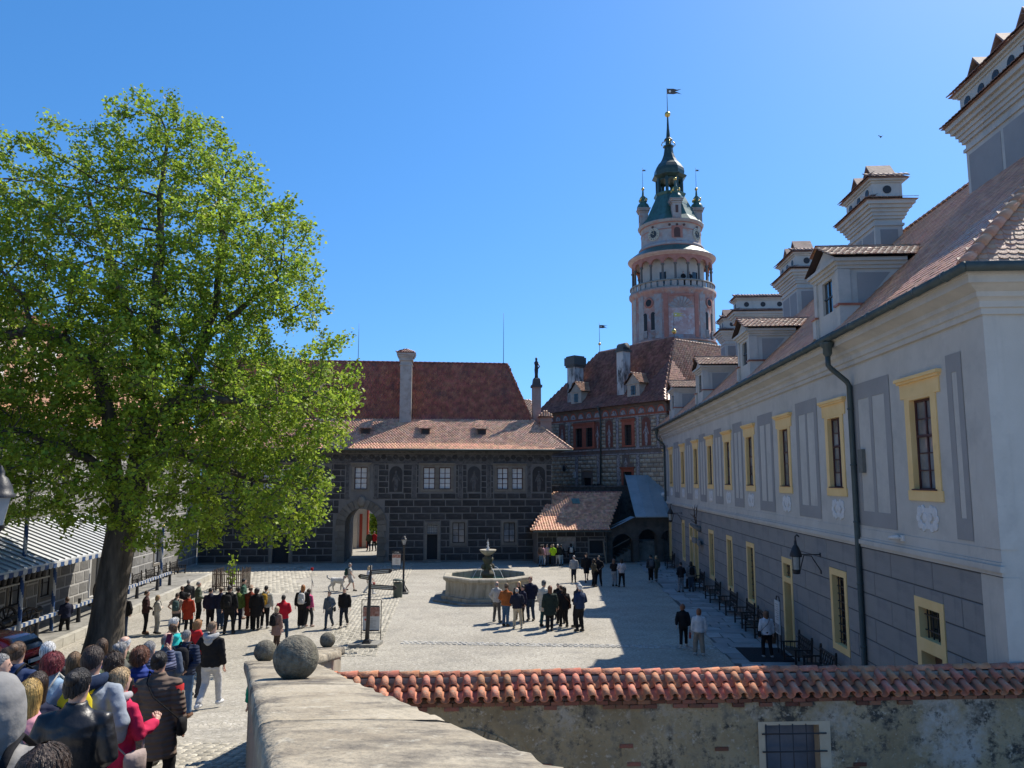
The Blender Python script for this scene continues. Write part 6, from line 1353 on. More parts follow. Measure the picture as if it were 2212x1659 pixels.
# ------------------------------------------------------------------ fountain
FX, FY_ = -1.29, 41.9
FST = mat('fountain_stone', [(.24, .215, .165), (.37, .335, .265), (.43, .40, .33)], scale=1.6, bump=.4, bscale=20, stretch=(2.2, 2.2, .5), extra=chain(spots((.15, .135, .10), 1.4, .52, .7), spots((.19, .19, .11), 2.2, .6, .75)))
fo = thing('fountain', 'octagonal stone basin fountain with a central column and bubbling bowl', 'fountain', (FX, FY_, 0), 0)
oc = lambda r, a0=R(22.5 + 2): [(FX + r * math.cos(a0 + math.pi / 4 * k), FY_ + r * math.sin(a0 + math.pi / 4 * k)) for k in range(8)]
for r, z0, z1, nm in ((3.05, .005, .10, 'step'), (2.62, .10, .27, 'plinth')):
    mb = MB(); mb.prism(oc(r), z0, z1); build(mb, nm, FST if r < 3 else GREYSTONE, fo)
a0 = R(24.5)
for k in range(8):
    mb = MB(); vs = []; t0 = a0 + math.pi / 4 * k + .003; t1 = t0 + math.pi / 4 - .006
    pr = [(2.42, .27), (2.38, .4), (2.36, .98), (2.42, 1.03), (2.5, 1.08), (2.52, 1.2), (2.46, 1.25), (2.12, 1.25), (2.08, 1.2), (2.1, .3)]
    for r, z in pr:
        for t in (t0, t1): vs.append((FX + r * math.cos(t), FY_ + r * math.sin(t), z))
    fs = [(2 * i, 2 * i + 1, 2 * i + 3, 2 * i + 2) for i in range(len(pr) - 1)] + [tuple(range(0, 20, 2)), tuple(range(19, 0, -2))]
    mb.add(vs, fs); build(mb, 'basin_panel', FST, fo)
WAT = bpy.data.materials.new('water'); WAT.use_nodes = True; b = WAT.node_tree.nodes['Principled BSDF']; b.inputs['Base Color'].default_value = (.02, .055, .045, 1); b.inputs['Roughness'].default_value = .04
_n = WAT.node_tree.nodes; _no = _n.new('ShaderNodeTexNoise'); _no.inputs['Scale'].default_value = 6; _bp = _n.new('ShaderNodeBump'); _bp.inputs['Strength'].default_value = .25; WAT.node_tree.links.new(_no.outputs[0], _bp.inputs['Height']); WAT.node_tree.links.new(_bp.outputs[0], b.inputs['Normal'])
mb = MB(); mb.add([(x, y, .88) for x, y in oc(2.2)], [tuple(range(8))]); build(mb, 'water', WAT, fo)
mb = MB(); mb.add([(x, y, .3) for x, y in oc(2.2)], [tuple(range(8))]); build(mb, 'basin_floor', FST, fo)
FSD = mat('fountain_column_stone', [(.06, .055, .04), (.15, .135, .10)], scale=3, bump=.5, extra=spots((.07, .09, .04), 3, .5, .65))
mb = MB(); mb.lathe([(.3, .3), (.3, 1.15), (.36, 1.18), (.36, 1.3), (.24, 1.38), (.2, 1.5), (.22, 1.85), (.3, 2.0), (.28, 2.1), (.16, 2.16), (.14, 2.22)], (FX, FY_, 0), 16); build(mb, 'column', FSD, fo)
for k in range(4):
    a = math.pi / 2 * k + .5; mb = MB(); c = (FX + .27 * math.cos(a), FY_ + .27 * math.sin(a), 1.62); mb.ball(c, .12, 10, sc=(1, 1, 1.25)); mb.ball((c[0] + .09 * math.cos(a), c[1] + .09 * math.sin(a), 1.58), .055, 8); build(mb, 'mask', FSD, fo)
mb = MB(); mb.lathe([(.12, 2.2), (.2, 2.24), (.36, 2.36), (.44, 2.46), (.44, 2.51), (.38, 2.5), (.1, 2.44)], (FX, FY_, 0), 20); build(mb, 'bowl', FST, fo)
JET = mat('water_foam', [(.75, .78, .8), (.9, .92, .93)], scale=20, rough=.2, spec=.6, bump=.3, trans=.4)
mb = MB(); rr = random.Random(2)
for k in range(60):
    t = rr.random(); z = 2.48 + .62 * t; r = .085 * (1 - t * .8); a = rr.uniform(0, 6.28); mb.ball((FX + r * math.cos(a) * rr.random(), FY_ + r * math.sin(a) * rr.random(), z), rr.uniform(.018, .045) * (1.15 - t), 6, sc=(1, 1, 1.5))
mb.tube([(FX, FY_, 2.4), (FX, FY_, 2.75), (FX, FY_, 3.0)], [.05, .035, .01], 6); build(mb, 'jet', JET, fo, kind='stuff')
for k in range(4):
    a = math.pi / 2 * k + .5; mb = MB(); q = [(FX + (.36 + .62 * u) * math.cos(a), FY_ + (.36 + .62 * u) * math.sin(a), 1.6 + .12 * u - .85 * u * u) for u in [i / 8 for i in range(9)]]; mb.tube(q, [.013, .013, .012, .012, .012, .013, .014, .016, .018], 5); build(mb, 'spout_stream', JET, fo)
# ------------------------------------------------------------------ lamp post, bin, info stand, signpost, poster frame
def lamp_head(t, x, y, z, s=1.0):
    mb = MB(); mb.lathe([(.08 * s, z), (.1 * s, z + .04 * s), (.03 * s, z + .08 * s)], (x, y, 0), 6)
    for k in range(6): a = math.pi / 3 * k; mb.bar((x + .11 * s * math.cos(a), y + .11 * s * math.sin(a), z + .05 * s), (x + .2 * s * math.cos(a), y + .2 * s * math.sin(a), z + .45 * s), .016 * s)
    mb.lathe([(.23 * s, z + .45 * s), (.22 * s, z + .48 * s), (.12 * s, z + .6 * s), (.13 * s, z + .63 * s), (.05 * s, z + .7 * s), (.01, z + .78 * s)], (x, y, 0), 6, smooth=False); build(mb, 'lantern_frame', IRON, t)
    mb = MB(); mb.lathe([(.1 * s, z + .06 * s), (.19 * s, z + .44 * s)], (x, y, 0), 6, smooth=False, cap=False); build(mb, 'lantern_glass', mat('lantern_glass_%d' % int(abs(x * 10)), [(.45, .46, .46), (.6, .6, .6)], scale=3, rough=.15, trans=.35, bump=0), t)
p = gpt(871, 1282); lp = thing('lamp_post', 'slim dark lamp post with a glass lantern rising beside the fountain bin', 'lamp post', (p.x, p.y, 0))
mb = MB(); mb.cbox((p.x, p.y, .05), (.6, .6, .1)); build(mb, 'plinth', GREYSTONE, lp)
mb = MB(); mb.lathe([(.17, .1), (.17, .25), (.1, .32), (.09, .6), (.055, .7), (.05, 2.55), (.07, 2.58), (.04, 2.66)], (p.x, p.y, 0), 10)
for k in range(4): a = math.pi / 2 * k + .6; mb.tube([(p.x + .1 * math.cos(a), p.y + .1 * math.sin(a), .42), (p.x + .24 * math.cos(a), p.y + .24 * math.sin(a), .2), (p.x + .3 * math.cos(a), p.y + .3 * math.sin(a), .12)], .03, 6)
build(mb, 'pole', IRON, lp); lamp_head(lp, p.x, p.y, 2.6, .72)
p = gpt(859, 1290.5); tb_ = thing('litter_bin', 'grey green metal litter bin with a flat lid at the lamp post', 'litter bin', (p.x, p.y, 0)); BING = flat('bin_green', (.085, .105, .09), rough=.5)
mb = MB(); mb.lathe([(.24, .02), (.245, .06), (.245, .72), (.26, .74), (.26, .78), (.22, .78)], (p.x, p.y, 0), 18); build(mb, 'drum', BING, tb_)
mb = MB(); mb.lathe([(.27, .88), (.28, .9), (.27, .94), (.1, .97), (.01, .975)], (p.x, p.y, 0), 18); build(mb, 'lid', BING, tb_)
for k in range(6): a = math.pi / 3 * k; mb = MB(); mb.bar((p.x + .235 * math.cos(a), p.y + .235 * math.sin(a), .76), (p.x + .235 * math.cos(a), p.y + .235 * math.sin(a), .9), .025); build(mb, 'lid_post', BING, tb_)
PAPER = flat('poster_paper', (.62, .61, .58), bump=.03); PIC = mat('poster_picture', [(.10, .06, .05), (.35, .16, .12), (.50, .42, .36)], scale=9, bump=0, rough=.5); PTXT = flat('poster_text', (.35, .34, .33), bump=0); PRED = flat('poster_red', (.50, .06, .05), bump=0)
def poster(t, x, y, z0, z1, w_, pic=.35, logo=True):
    mb = MB(); mb.box(x - w_ / 2, x + w_ / 2, y, y + .03, z0, z1); pp = build(mb, 'poster', PAPER, t); h = z1 - z0
    mb = MB(); mb.box(x - w_ / 2 + .01, x + w_ / 2 - .01, y - .006, y, z1 - h * pic, z1 - .03); build(mb, 'photo_panel', PIC, pp)
    mb = MB(); z = z1 - h * pic - .08; k = 0
    while z > z0 + .08: mb.box(x - w_ * .14, x - w_ * .14 + w_ * (.42 if k % 3 else .25), y - .006, y, z - .012, z); z -= .036 if k % 4 else .06; k += 1
    build(mb, 'printed_lines', PTXT, pp)
    if logo: mb = MB(); mb.lathe([(.045, 0), (.045, .006)], seg=5, M=Matrix.Translation((x - w_ * .34, y, z1 - h * pic - .12)) @ Matrix.Rotation(R(90), 4, 'X')); build(mb, 'logo', PRED, pp)
    return pp
ist = gpt(856, 1232); t = thing('info_stand', 'narrow information stand with a dark header standing in the gatehouse shade', 'sign', (ist.x, ist.y, 0))
mb = MB(); [mb.bar((ist.x + s * .3, ist.y, 0), (ist.x + s * .3, ist.y, 1.32), .035) for s in (-1, 1)]; mb.box(ist.x - .32, ist.x + .32, ist.y - .2, ist.y + .2, 0, .02); build(mb, 'stand', IRON, t)
poster(t, ist.x, ist.y - .03, .36, 1.12, .58, .36, False); mb = MB(); mb.box(ist.x - .29, ist.x + .29, ist.y - .035, ist.y, 1.13, 1.31); hd = build(mb, 'header', IRON, t)
def text(parent, s, loc, size, m, rx=90, rz=0, name='lettering'):
    c = bpy.data.curves.new(name, 'FONT'); c.body = s; c.size = size; c.extrude = .002; c.align_x = 'CENTER'; c.align_y = 'CENTER'
    f_ = bpy.data.objects.new(name, c); COL.objects.link(f_); bpy.context.view_layer.update(); me = bpy.data.meshes.new_from_object(f_.evaluated_get(bpy.context.evaluated_depsgraph_get())); bpy.data.objects.remove(f_); me.materials.clear(); me.materials.append(m)
    o = bpy.data.objects.new(name, me); COL.objects.link(o); o.parent = parent; o['kind'] = 'stuff'; o.location = Vector(loc) - BASE[parent]; o.rotation_euler = (R(rx), 0, R(rz)); return o
text(hd, 'i Café', (ist.x, ist.y - .038, 1.22), .15, WHITE)
sp_ = gpt(792, 1396); t = thing('signpost', 'dark leaning signpost with three finger boards on a concrete slab', 'signpost', (sp_.x, sp_.y, 0)); SGB = flat('sign_brown', (.045, .035, .03), rough=.5)
mb = MB(); mb.prism([(sp_.x - .62, sp_.y - .35), (sp_.x + .45, sp_.y - .35), (sp_.x + .52, sp_.y + .55), (sp_.x - .45, sp_.y + .55)], .005, .12); build(mb, 'slab', GREYSTONE, t)
tp_ = (sp_.x + .10, sp_.y, 2.98); mb = MB(); mb.lathe([(.22, .12), (.22, .17), (.17, .18), (.17, .22), (.1, .28)], (sp_.x, sp_.y, 0), 4, a0=R(45), smooth=False); mb.tube([(sp_.x, sp_.y, .1), (sp_.x + .05, sp_.y, 1.5), tp_], [.085, .07, .045], 8); build(mb, 'pole', IRON, t)
for z, ln, rz, dip in ((2.72, .85, 14, .05), (2.52, -.55, -24, -.08), (2.2, 1.05, -4, -.05)):
    s = 1 if ln > 0 else -1; L = abs(ln); mb = MB(); M_ = Matrix.Translation((sp_.x + .08, sp_.y - .06, z)) @ Matrix.Rotation(R(rz), 4, 'Z') @ Matrix.Rotation(-dip, 4, 'Y')
    q = [(0, -.085), (s * (L - .1), -.085), (s * L, 0), (s * (L - .1), .085), (0, .085)]; mb.add([tuple(M_ @ Vector((a, d, b))) for d in (-.02, .02) for a, b in q], [(0, 1, 2, 3, 4), (9, 8, 7, 6, 5)] + [(i, 5 + i, 5 + (i + 1) % 5, (i + 1) % 5) for i in range(5)]); f_ = build(mb, 'finger_board', SGB, t)
    mb = MB()
    for k in range(2): mb.box(s * .06 if s > 0 else -L + .14, L - .16 if s > 0 else -.06, -.024, -.02, .015 - k * .06, .045 - k * .06, 0, M_)
    build(mb, 'printed_lines', flat('sign_text', (.5, .48, .4)), f_)
pf = gpt(801, 1388); t = thing('poster_frame', 'thin metal frame with a hanging event poster behind the signpost', 'poster stand', (pf.x, pf.y, 0)); w2 = .375
mb = MB(); [mb.bar((pf.x + s * w2, pf.y, .02), (pf.x + s * w2, pf.y, 1.6), .028) for s in (-1, 1)]
for z in (1.6, .36, .05): mb.bar((pf.x - w2, pf.y, z), (pf.x + w2, pf.y, z), .026)
for s in (-1, 1): mb.bar((pf.x + s * w2, pf.y - .28, .02), (pf.x + s * w2, pf.y + .28, .02), .035)
build(mb, 'frame', IRON, t); poster(t, pf.x, pf.y - .02, .46, 1.36, .66, .42); mb = MB(); mb.box(pf.x - .3, pf.x + .3, pf.y - .045, pf.y + .02, 1.34, 1.38); mb.box(pf.x - .3, pf.x + .3, pf.y - .045, pf.y + .02, .43, .47); build(mb, 'clamp_bar', IRON, t)
# ------------------------------------------------------------------ benches
BWOOD = flat('bench_wood', (.028, .024, .022), rough=.5, spec=.4)
def bench(loc, rot, rz, label, group):
    """seat faces -x of its own frame; length along y"""
    t = thing('bench', label, 'bench', (0, 0, 0)); L = 1.5
    for k in range(5): mb = MB(); mb.box(-.26 + k * .1, -.26 + k * .1 + .085, -L / 2, L / 2, .43, .455); build(mb, 'slat', BWOOD, t)
    for s in (-1, 1):
        y = s * (L / 2 - .05)
        for x, h in ((-.24, .64), (.24, 1.0)): mb = MB(); mb.bar((x, y, 0), (x + (.06 if h > .9 else 0), y, h), .06); mb.ball((x, y, .02), .045, 6); (mb.ball((x + .06, y, 1.02), .04, 6) if h > .9 else None); build(mb, 'leg', BWOOD, t)
        mb = MB(); mb.box(-.3, .28, y - .035, y + .035, .64, .68); build(mb, 'armrest', BWOOD, t); mb = MB(); mb.bar((-.24, y, .16), (.24, y, .16), .04); build(mb, 'stretcher', BWOOD, t)
        for k in range(3): mb = MB(); mb.bar((-.14 + .13 * k, y, .45), (-.14 + .13 * k, y, .65), .022); build(mb, 'spindle', BWOOD, t)
    mb = MB(); mb.bar((.25, -L / 2, .52), (.25, L / 2, .52), .05); mb.bar((.29, -L / 2, .9), (.29, L / 2, .9), .06, .05)
    n = 7
    for k in range(n):
        y = -L / 2 + (k + .5) * L / n; mb.bar((.26, y - L / n / 2, .54), (.285, y + L / n / 2, .88), .022); mb.bar((.26, y + L / n / 2, .54), (.285, y - L / n / 2, .88), .022)
        mb.ball((.275, y, .71), .05, 6, sc=(.4, 1, 1))
    build(mb, 'backrest', BWOOD, t)
    return t
b0 = bench((0, 0, 0), 0, 0, 'x', 'x')
def put(o, lx, ly, rot, extra=0, z=0):
    x, y = rot2(rot, lx, ly); o.location = (x, y, z); o.rotation_euler = (0, 0, R(rot + extra))
bl_ = [(7.95, 25.0, 'dark wooden bench in the wing shade, end on beyond the barred window downpipe'), (7.95, 27.2, 'dark carved bench beside the dark doormat at the open door'), (7.9, 32.4, 'dark bench just past the brown planter at the grey wall'), (7.9, 34.4, 'dark bench under the first barred window beyond the lantern door'), (7.9, 37.6, 'dark bench between the two barred windows beyond the planter'), (7.9, 41.2, 'dark bench under the third barred window beyond the lantern'), (7.9, 45.6, 'dark bench where a dark clad visitor sits below the antlers'), (7.9, 56.6, 'dark bench nearest the corner downpipe at the end of the wing')]
for i, (x, y, lab) in enumerate(bl_):
    o = b0 if i == 0 else copy_tree(b0); tag(o, lab, 'bench', 'benches along the pale palace wing'); put(o, x, y, PF, rnd.uniform(-2, 2), .03)
for i, y in enumerate((46.6, 48.7, 50.8, 52.9)):
    o = copy_tree(b0); tag(o, ('dark bench in the platform row nearest the striped rail end', 'second dark bench past the striped rail end on the platform', 'third dark bench past the striped rail end on the platform', 'dark bench nearest the gatehouse corner on the platform')[i], 'bench', 'benches in a row before the castle range'); put(o, -16.2, y, GF_, 180)
# ------------------------------------------------------------------ wing details
def wall_lantern(y, z, label):
    t = thing('wall_lantern', label, 'lantern', (PX, y, z), PF); x = PX - .8
    mb = MB(); mb.bar((PX, y, z + .05), (x, y, z + .05), .03); mb.tube([(PX, y, z - .5), (PX - .25, y, z - .1), (PX - .3, y, z + .0), (PX - .55, y, z + .02), (x + .1, y, z - .5)], .018, 6); mb.cbox((PX - .02, y, z - .5), (.04, .1, .12)); mb.cbox((PX - .02, y, z + .05), (.04, .1, .12)); build(mb, 'bracket', IRON, t)
    mb = MB(); mb.lathe([(.2, z - .02), (.2, z + .04), (.15, z + .18), (.1, z + .3), (.05, z + .36), (.04, z + .5)], (x, y, 0), 8); mb.tube([(x, y, z + .48), (x, y, z + .62), (x + .06, y, z + .68), (x + .12, y, z + .62)], .025, 6); build(mb, 'hood', IRON, t)
    mb = MB(); mb.lathe([(.13, z - .42), (.14, z - .02)], (x, y, 0), 10, cap=False); mb.lathe([(.05, z - .4), (.05, z - .1)], (x, y, 0), 6); build(mb, 'glass', mat('lantern_pane_%d' % int(y), [(.42, .42, .38), (.6, .6, .56)], scale=4, rough=.1, trans=.35, bump=0), t)
    mb = MB(); mb.lathe([(.14, z - .43), (.12, z - .5), (.12, z - .56), (.03, z - .58)], (x, y, 0), 8); [mb.bar((x + .14 * math.cos(a), y + .14 * math.sin(a), z - .43), (x + .15 * math.cos(a), y + .15 * math.sin(a), z), .014) for a in (.5, 2, 3.6, 5.2)]; build(mb, 'lantern_base', IRON, t)
wall_lantern(26.0, 3.75, 'black wrought iron wall lantern on a bracket above the open door'); wall_lantern(54.2, 3.9, 'black wrought iron wall lantern near the far corner downpipe')
t = thing('deer_sculpture', 'grey stag head sculpture with branching antlers and a banner over the double doors', 'sculpture', (PX, 47.2, 3.4), PF); y = 47.2
DG = mat('sculpture_grey', [(.15, .15, .15), (.27, .265, .25)], scale=6, bump=.3); DBN = flat('antler_brown', (.09, .065, .05))
mb = MB(); mb.rings([(0, .16, .2), (.2, .17, .2), (.42, .13, .15), (.6, .09, .1), (.72, .06, .07), (.76, .03, .03)], 10, M=Matrix.Translation((PX, y, 3.25)) @ Matrix.Rotation(R(-62), 4, 'Y')); mb.ball((PX - .3, y - .16, 3.55), .07, 6, sc=(.6, 1.6, .6)); mb.ball((PX - .3, y + .16, 3.55), .07, 6, sc=(.6, 1.6, .6)); build(mb, 'head', DG, t)
for s in (-1, 1):
    mb = MB(); x = PX - .28; q = [(x, y + s * .07, 3.6), (x - .05, y + s * .28, 3.95), (x - .02, y + s * .42, 4.35), (x + .03, y + s * .36, 4.75)]; mb.tube(q, [.035, .03, .025, .01], 6)
    for (a, b) in ((q[1], (x - .3, y + s * .35, 4.2)), (q[1], (x - .02, y + s * .12, 4.2)), (q[2], (x - .1, y + s * .68, 4.6)), (q[2], (x, y + s * .18, 4.62)), (q[0], (x - .32, y + s * .15, 3.85))): mb.tube([a, b], [.025, .008], 5)
    build(mb, 'antler', DBN, t)
mb = MB()
for k in range(6): a = k * .2; mb.cbox((PX - .25 - .08 * math.sin(k * 1.3), y + 1.0 - .33 * k, 2.55 + .05 * math.sin(k * 1.2)), (.12, .34, .3), M=Matrix.Rotation(.3 * math.sin(k * 1.3), 4, 'Z') @ Matrix.Rotation(.1 * math.cos(k), 4, 'X'))
build(mb, 'banner', DG, t)
t = thing('notice_stand', 'white notice board on two legs before the open door', 'sign', (7.85, 28.9, 0), PF)
mb = MB(); [mb.bar((7.85, 28.9 + s * .22, .02), (7.85, 28.9 + s * .22, 1.95), .04) for s in (-1, 1)]; mb.tube([(7.85, 28.68, 1.9), (7.85, 28.75, 2.05), (7.85, 29.05, 2.05), (7.85, 29.12, 1.9)], .02, 6); build(mb, 'stand', IRON, t)
mb = MB(); mb.box(7.8, 7.84, 28.62, 29.18, .75, 1.9); b_ = build(mb, 'board', PAPER, t)
mb = MB()
for k in range(8): mb.box(7.796, 7.8, 28.7, 29.1 - .1 * (k % 3), 1.76 - k * .075, 1.79 - k * .075)
build(mb, 'printed_lines', PTXT, b_); mb = MB(); mb.box(7.795, 7.8, 28.66, 29.14, .8, 1.1); build(mb, 'photo_panel', mat('poster_grey', [(.12, .12, .13), (.4, .4, .4)], scale=7, bump=0), b_)
mb = MB(); mb.box(6.5, 8.1, 27.7, 29.9, .045, .06); tag(build(mb, 'doormat', flat('mat_black', (.02, .021, .024), rough=1.0, bump=.4, bscale=200), None, loc=(7.3, 28.8, .045), rot=PF), 'large black doormat spread before the open door', 'doormat')
t = thing('planter', 'brown terracotta planter pot between the benches', 'planter', (8.05, 30.9, 0), PF); mb = MB(); mb.lathe([(.2, .04), (.28, .6), (.31, .62), (.31, .7), (.26, .7), (.24, .6), (.02, .58)], (8.05, 30.9, 0), 14); build(mb, 'pot', flat('pot_brown', (.20, .11, .07)), t); mb = MB(); mb.lathe([(.24, .63), (.01, .64)], (8.05, 30.9, 0), 12, cap=False); build(mb, 'soil', flat('soil', (.05, .035, .025)), t)
t = thing('security_camera', 'white bullet security camera on the pale string course by the downpipe', 'camera', (PX, 20.0, 4.75), PF); mb = MB(); mb.cbox((PX - .03, 19.8, 4.78), (.06, .16, .14)); mb.bar((PX - .05, 19.8, 4.78), (PX - .14, 19.95, 4.8), .03); build(mb, 'mount', WHITE, t); mb = MB(); mb.tube([(PX - .12, 19.85, 4.8), (PX - .16, 20.25, 4.76)], .05, 8); build(mb, 'housing', WHITE, t); mb = MB(); mb.tube([(PX - .16, 20.25, 4.76), (PX - .163, 20.27, 4.757)], .035, 8); build(mb, 'lens', IRON, t)
t = thing('flood_lamp', 'small white flood lamp on the sheet metal roof edge', 'lamp', (18.4, 60.2, 4.9), GF_); mb = MB(); mb.ball((18.4, 60.0, 5.05), .22, 10, sc=(1, 1.2, 1)); build(mb, 'housing', WHITE, t); mb = MB(); mb.bar((18.4, 60.3, 4.7), (18.4, 60.05, 5.0), .05); build(mb, 'arm', IRON, t)
t = thing('wall_banner', 'faded picture banner hanging on the low shed wall', 'banner', (10.1, SY, 1.5), GF_)
mb = MB(); mb.box(9.4, 10.85, SY - .05, SY - .03, .95, 2.0); b_ = build(mb, 'banner', mat('banner_print', [(.14, .13, .115), (.26, .235, .20), (.34, .31, .27)], scale=3, bump=0, extra=spots((.30, .09, .075), 5, .56, .66, (1, 1, 2.5))), t)
mb = MB(); [mb.box(9.4 + 1.45 * k / 3 - .006, 9.4 + 1.45 * k / 3 + .006, SY - .054, SY - .05, .95, 2.0) for k in range(4)]; build(mb, 'banner_seam', SGR_G, b_)
t = thing('plank', 'pale plank leaning against the arcade pier', 'plank', (13.05, 57.4, 0), GF_); mb = MB(); mb.bar((13.05, 57.2, .01), (12.95, 57.66, 1.6), .09, .03); build(mb, 'board', flat('plank_pale', (.3, .24, .17)), t)
# ------------------------------------------------------------------ canopy, masts, rails, cannons on the platform
mb = MB(); mb.box(-17.08, -13.75, 27.5, 52, .003, .3); mb2 = None
plat = build(mb, 'stone_platform', GREYSTONE, kind='structure', rot=GF_)
x = 27.5
kb = MB(); kb.box(-.5, .5, -.5, .5, -.5, .5); kbm = mesh_of(kb, 'kerb_stone', mat('kerb_pale', [(.34, .32, .27), (.46, .44, .38)], scale=2, vary=.15, bump=.3))
while x < 52: piece('kerb_stone', kbm, plat, Matrix.Translation((-13.73, x + .48, .165)) @ Matrix.Diagonal((.26, .93, .315, 1))); x += .96
can = thing('metal_canopy', 'long sheet metal canopy with blue and white scalloped edge beside the linden', 'canopy', (-14, 30, 3.2), GF_)
ZD = flat('canopy_seam_shade', (.20, .21, .22), rough=.6)  # darker than the sheets: the seams' shadow side is put into this colour
ZM = mat('canopy_zinc', [(.46, .48, .48), (.58, .59, .59)], scale=1.0, rough=.5, metal=.1, spec=.5, bump=.06)
A, B, C_, D_ = (-13.8, 26.0, 3.2), (-13.8, 41, 3.2), (-17.05, 41, 4.55), (-17.05, 28.2, 4.55); mb = MB(); mb.quad(A, B, C_, D_); mb.add([A, D_, (-17.05, 26.0, 3.2)], [(0, 1, 2)]); mb.quad(A, B, (B[0], B[1], 3.12), (A[0], A[1], 3.12)); r_ = build(mb, 'roof', ZM, can)
for k in range(31):
    y = 26.0 + k * .5; ytop = y if y > 28.2 else None
    if ytop is None: f = (y - 26.0) / 2.2; e = (-13.8 - 3.25 * f, y, 3.2 + 1.35 * f)
    else: e = (-17.05, y, 4.55)
    if k: mb = MB(); mb.bar((-13.8, y, 3.23), (e[0], e[1], e[2] + .03), .03, .05); build(mb, 'seam', ZD, r_)
mb = MB(); mb.bar(A, D_, .09); build(mb, 'hip_cap', ZM, r_)
BLUE = flat('paint_blue', (.03, .075, .19), rough=.6); PWH = flat('paint_white', (.47, .47, .45), rough=.5)
for k in range(50):
    y = 26 + k * .3; mb = MB(); q = [(-13.79, y, 3.14), (-13.79, y + .3, 3.14), (-13.79, y + .3, 3.03)] + [(-13.79, y + .15 + .15 * math.cos(t), 3.03 - .06 * math.sin(t)) for t in (.6, 1.2, 1.9, 2.5)] + [(-13.79, y, 3.03)]
    mb.add(q + [(a + .02, b, c) for a, b, c in q], [tuple(range(8)), tuple(range(15, 7, -1))] + [(i, (i + 1) % 8, 8 + (i + 1) % 8, 8 + i) for i in range(8)]); build(mb, 'valance_scallop', BLUE if k % 2 else PWH, can)
def mast(s, L, h, label, r=.07, z=0.0):
    t = thing('striped_mast', label, 'mast', (L, s, z), GF_, 'blue and white spiral masts by the canopy'); mb = MB(); S = 12; n = int(h / .1); vs = []; fs = []; ms = []
    for j in range(n + 1):
        for i in range(S): a = 2 * math.pi * i / S; vs.append((L + r * math.cos(a), s + r * math.sin(a), z + h * j / n))
    for j in range(n):
        for i in range(S): fs.append((j * S + i, j * S + (i + 1) % S, (j + 1) * S + (i + 1) % S, (j + 1) * S + i)); ms.append(1 if ((i / S * 4 + j * .42) % 4) < 2 else 0)
    for f, m in zip(fs, ms): mb.f.append(f); mb.m.append(m); mb.sm.append(True)
    mb.v = vs; build(mb, 'pole', [PWH, BLUE], t); mb = MB(); mb.ball((L, s, z + h), r * 1.3, 8); build(mb, 'finial', GOLD, t); mb = MB(); mb.lathe([(r * 1.8, 0), (r * 1.8, .12), (r * 1.2, .16)], (L, s, z), 10); build(mb, 'socket', IRON, t)
for s, L, h, lab in ((29.9, -14.5, 6.6, 'tall blue and white spiral mast between the red car and the linden trunk'), (33, -14.8, 3.3, 'blue and white spiral mast just before the linden trunk'), (27.2, -14.9, 3.1, 'blue and white spiral mast behind the red car'), (39.6, -15.1, 4.6, 'blue and white spiral mast first past the linden trunk'), (43, -15.6, 3.8, 'blue and white spiral mast second past the linden trunk'), (46, -15.0, 3.6, 'blue and white spiral mast where the striped rail ends')): mast(s, L, h, lab)
t = thing('striped_rail', 'blue and white striped wooden barrier rail along the platform', 'barrier', (-14.6, 37, 1), GF_)
mb = MB(); n = 100
for k in range(n): y = 27.4 + k * .19; mb.box(-14.66, -14.54, y, y + .19, .93, 1.06, k % 2)
build(mb, 'rail', [PWH, BLUE], t)
for y in (27.6, 31.4, 34.9, 38.3, 41.4, 44.3, 46.3): mb = MB(); mb.lathe([(.1, 0), (.09, .1), (.06, .9), (.07, .98)], (-14.6, y, .29), 8); build(mb, 'post', IRON, t)
WOODD = flat('cannon_wood', (.045, .035, .028)); IRD = flat('cannon_iron', (.035, .035, .035), rough=.45, spec=.5)
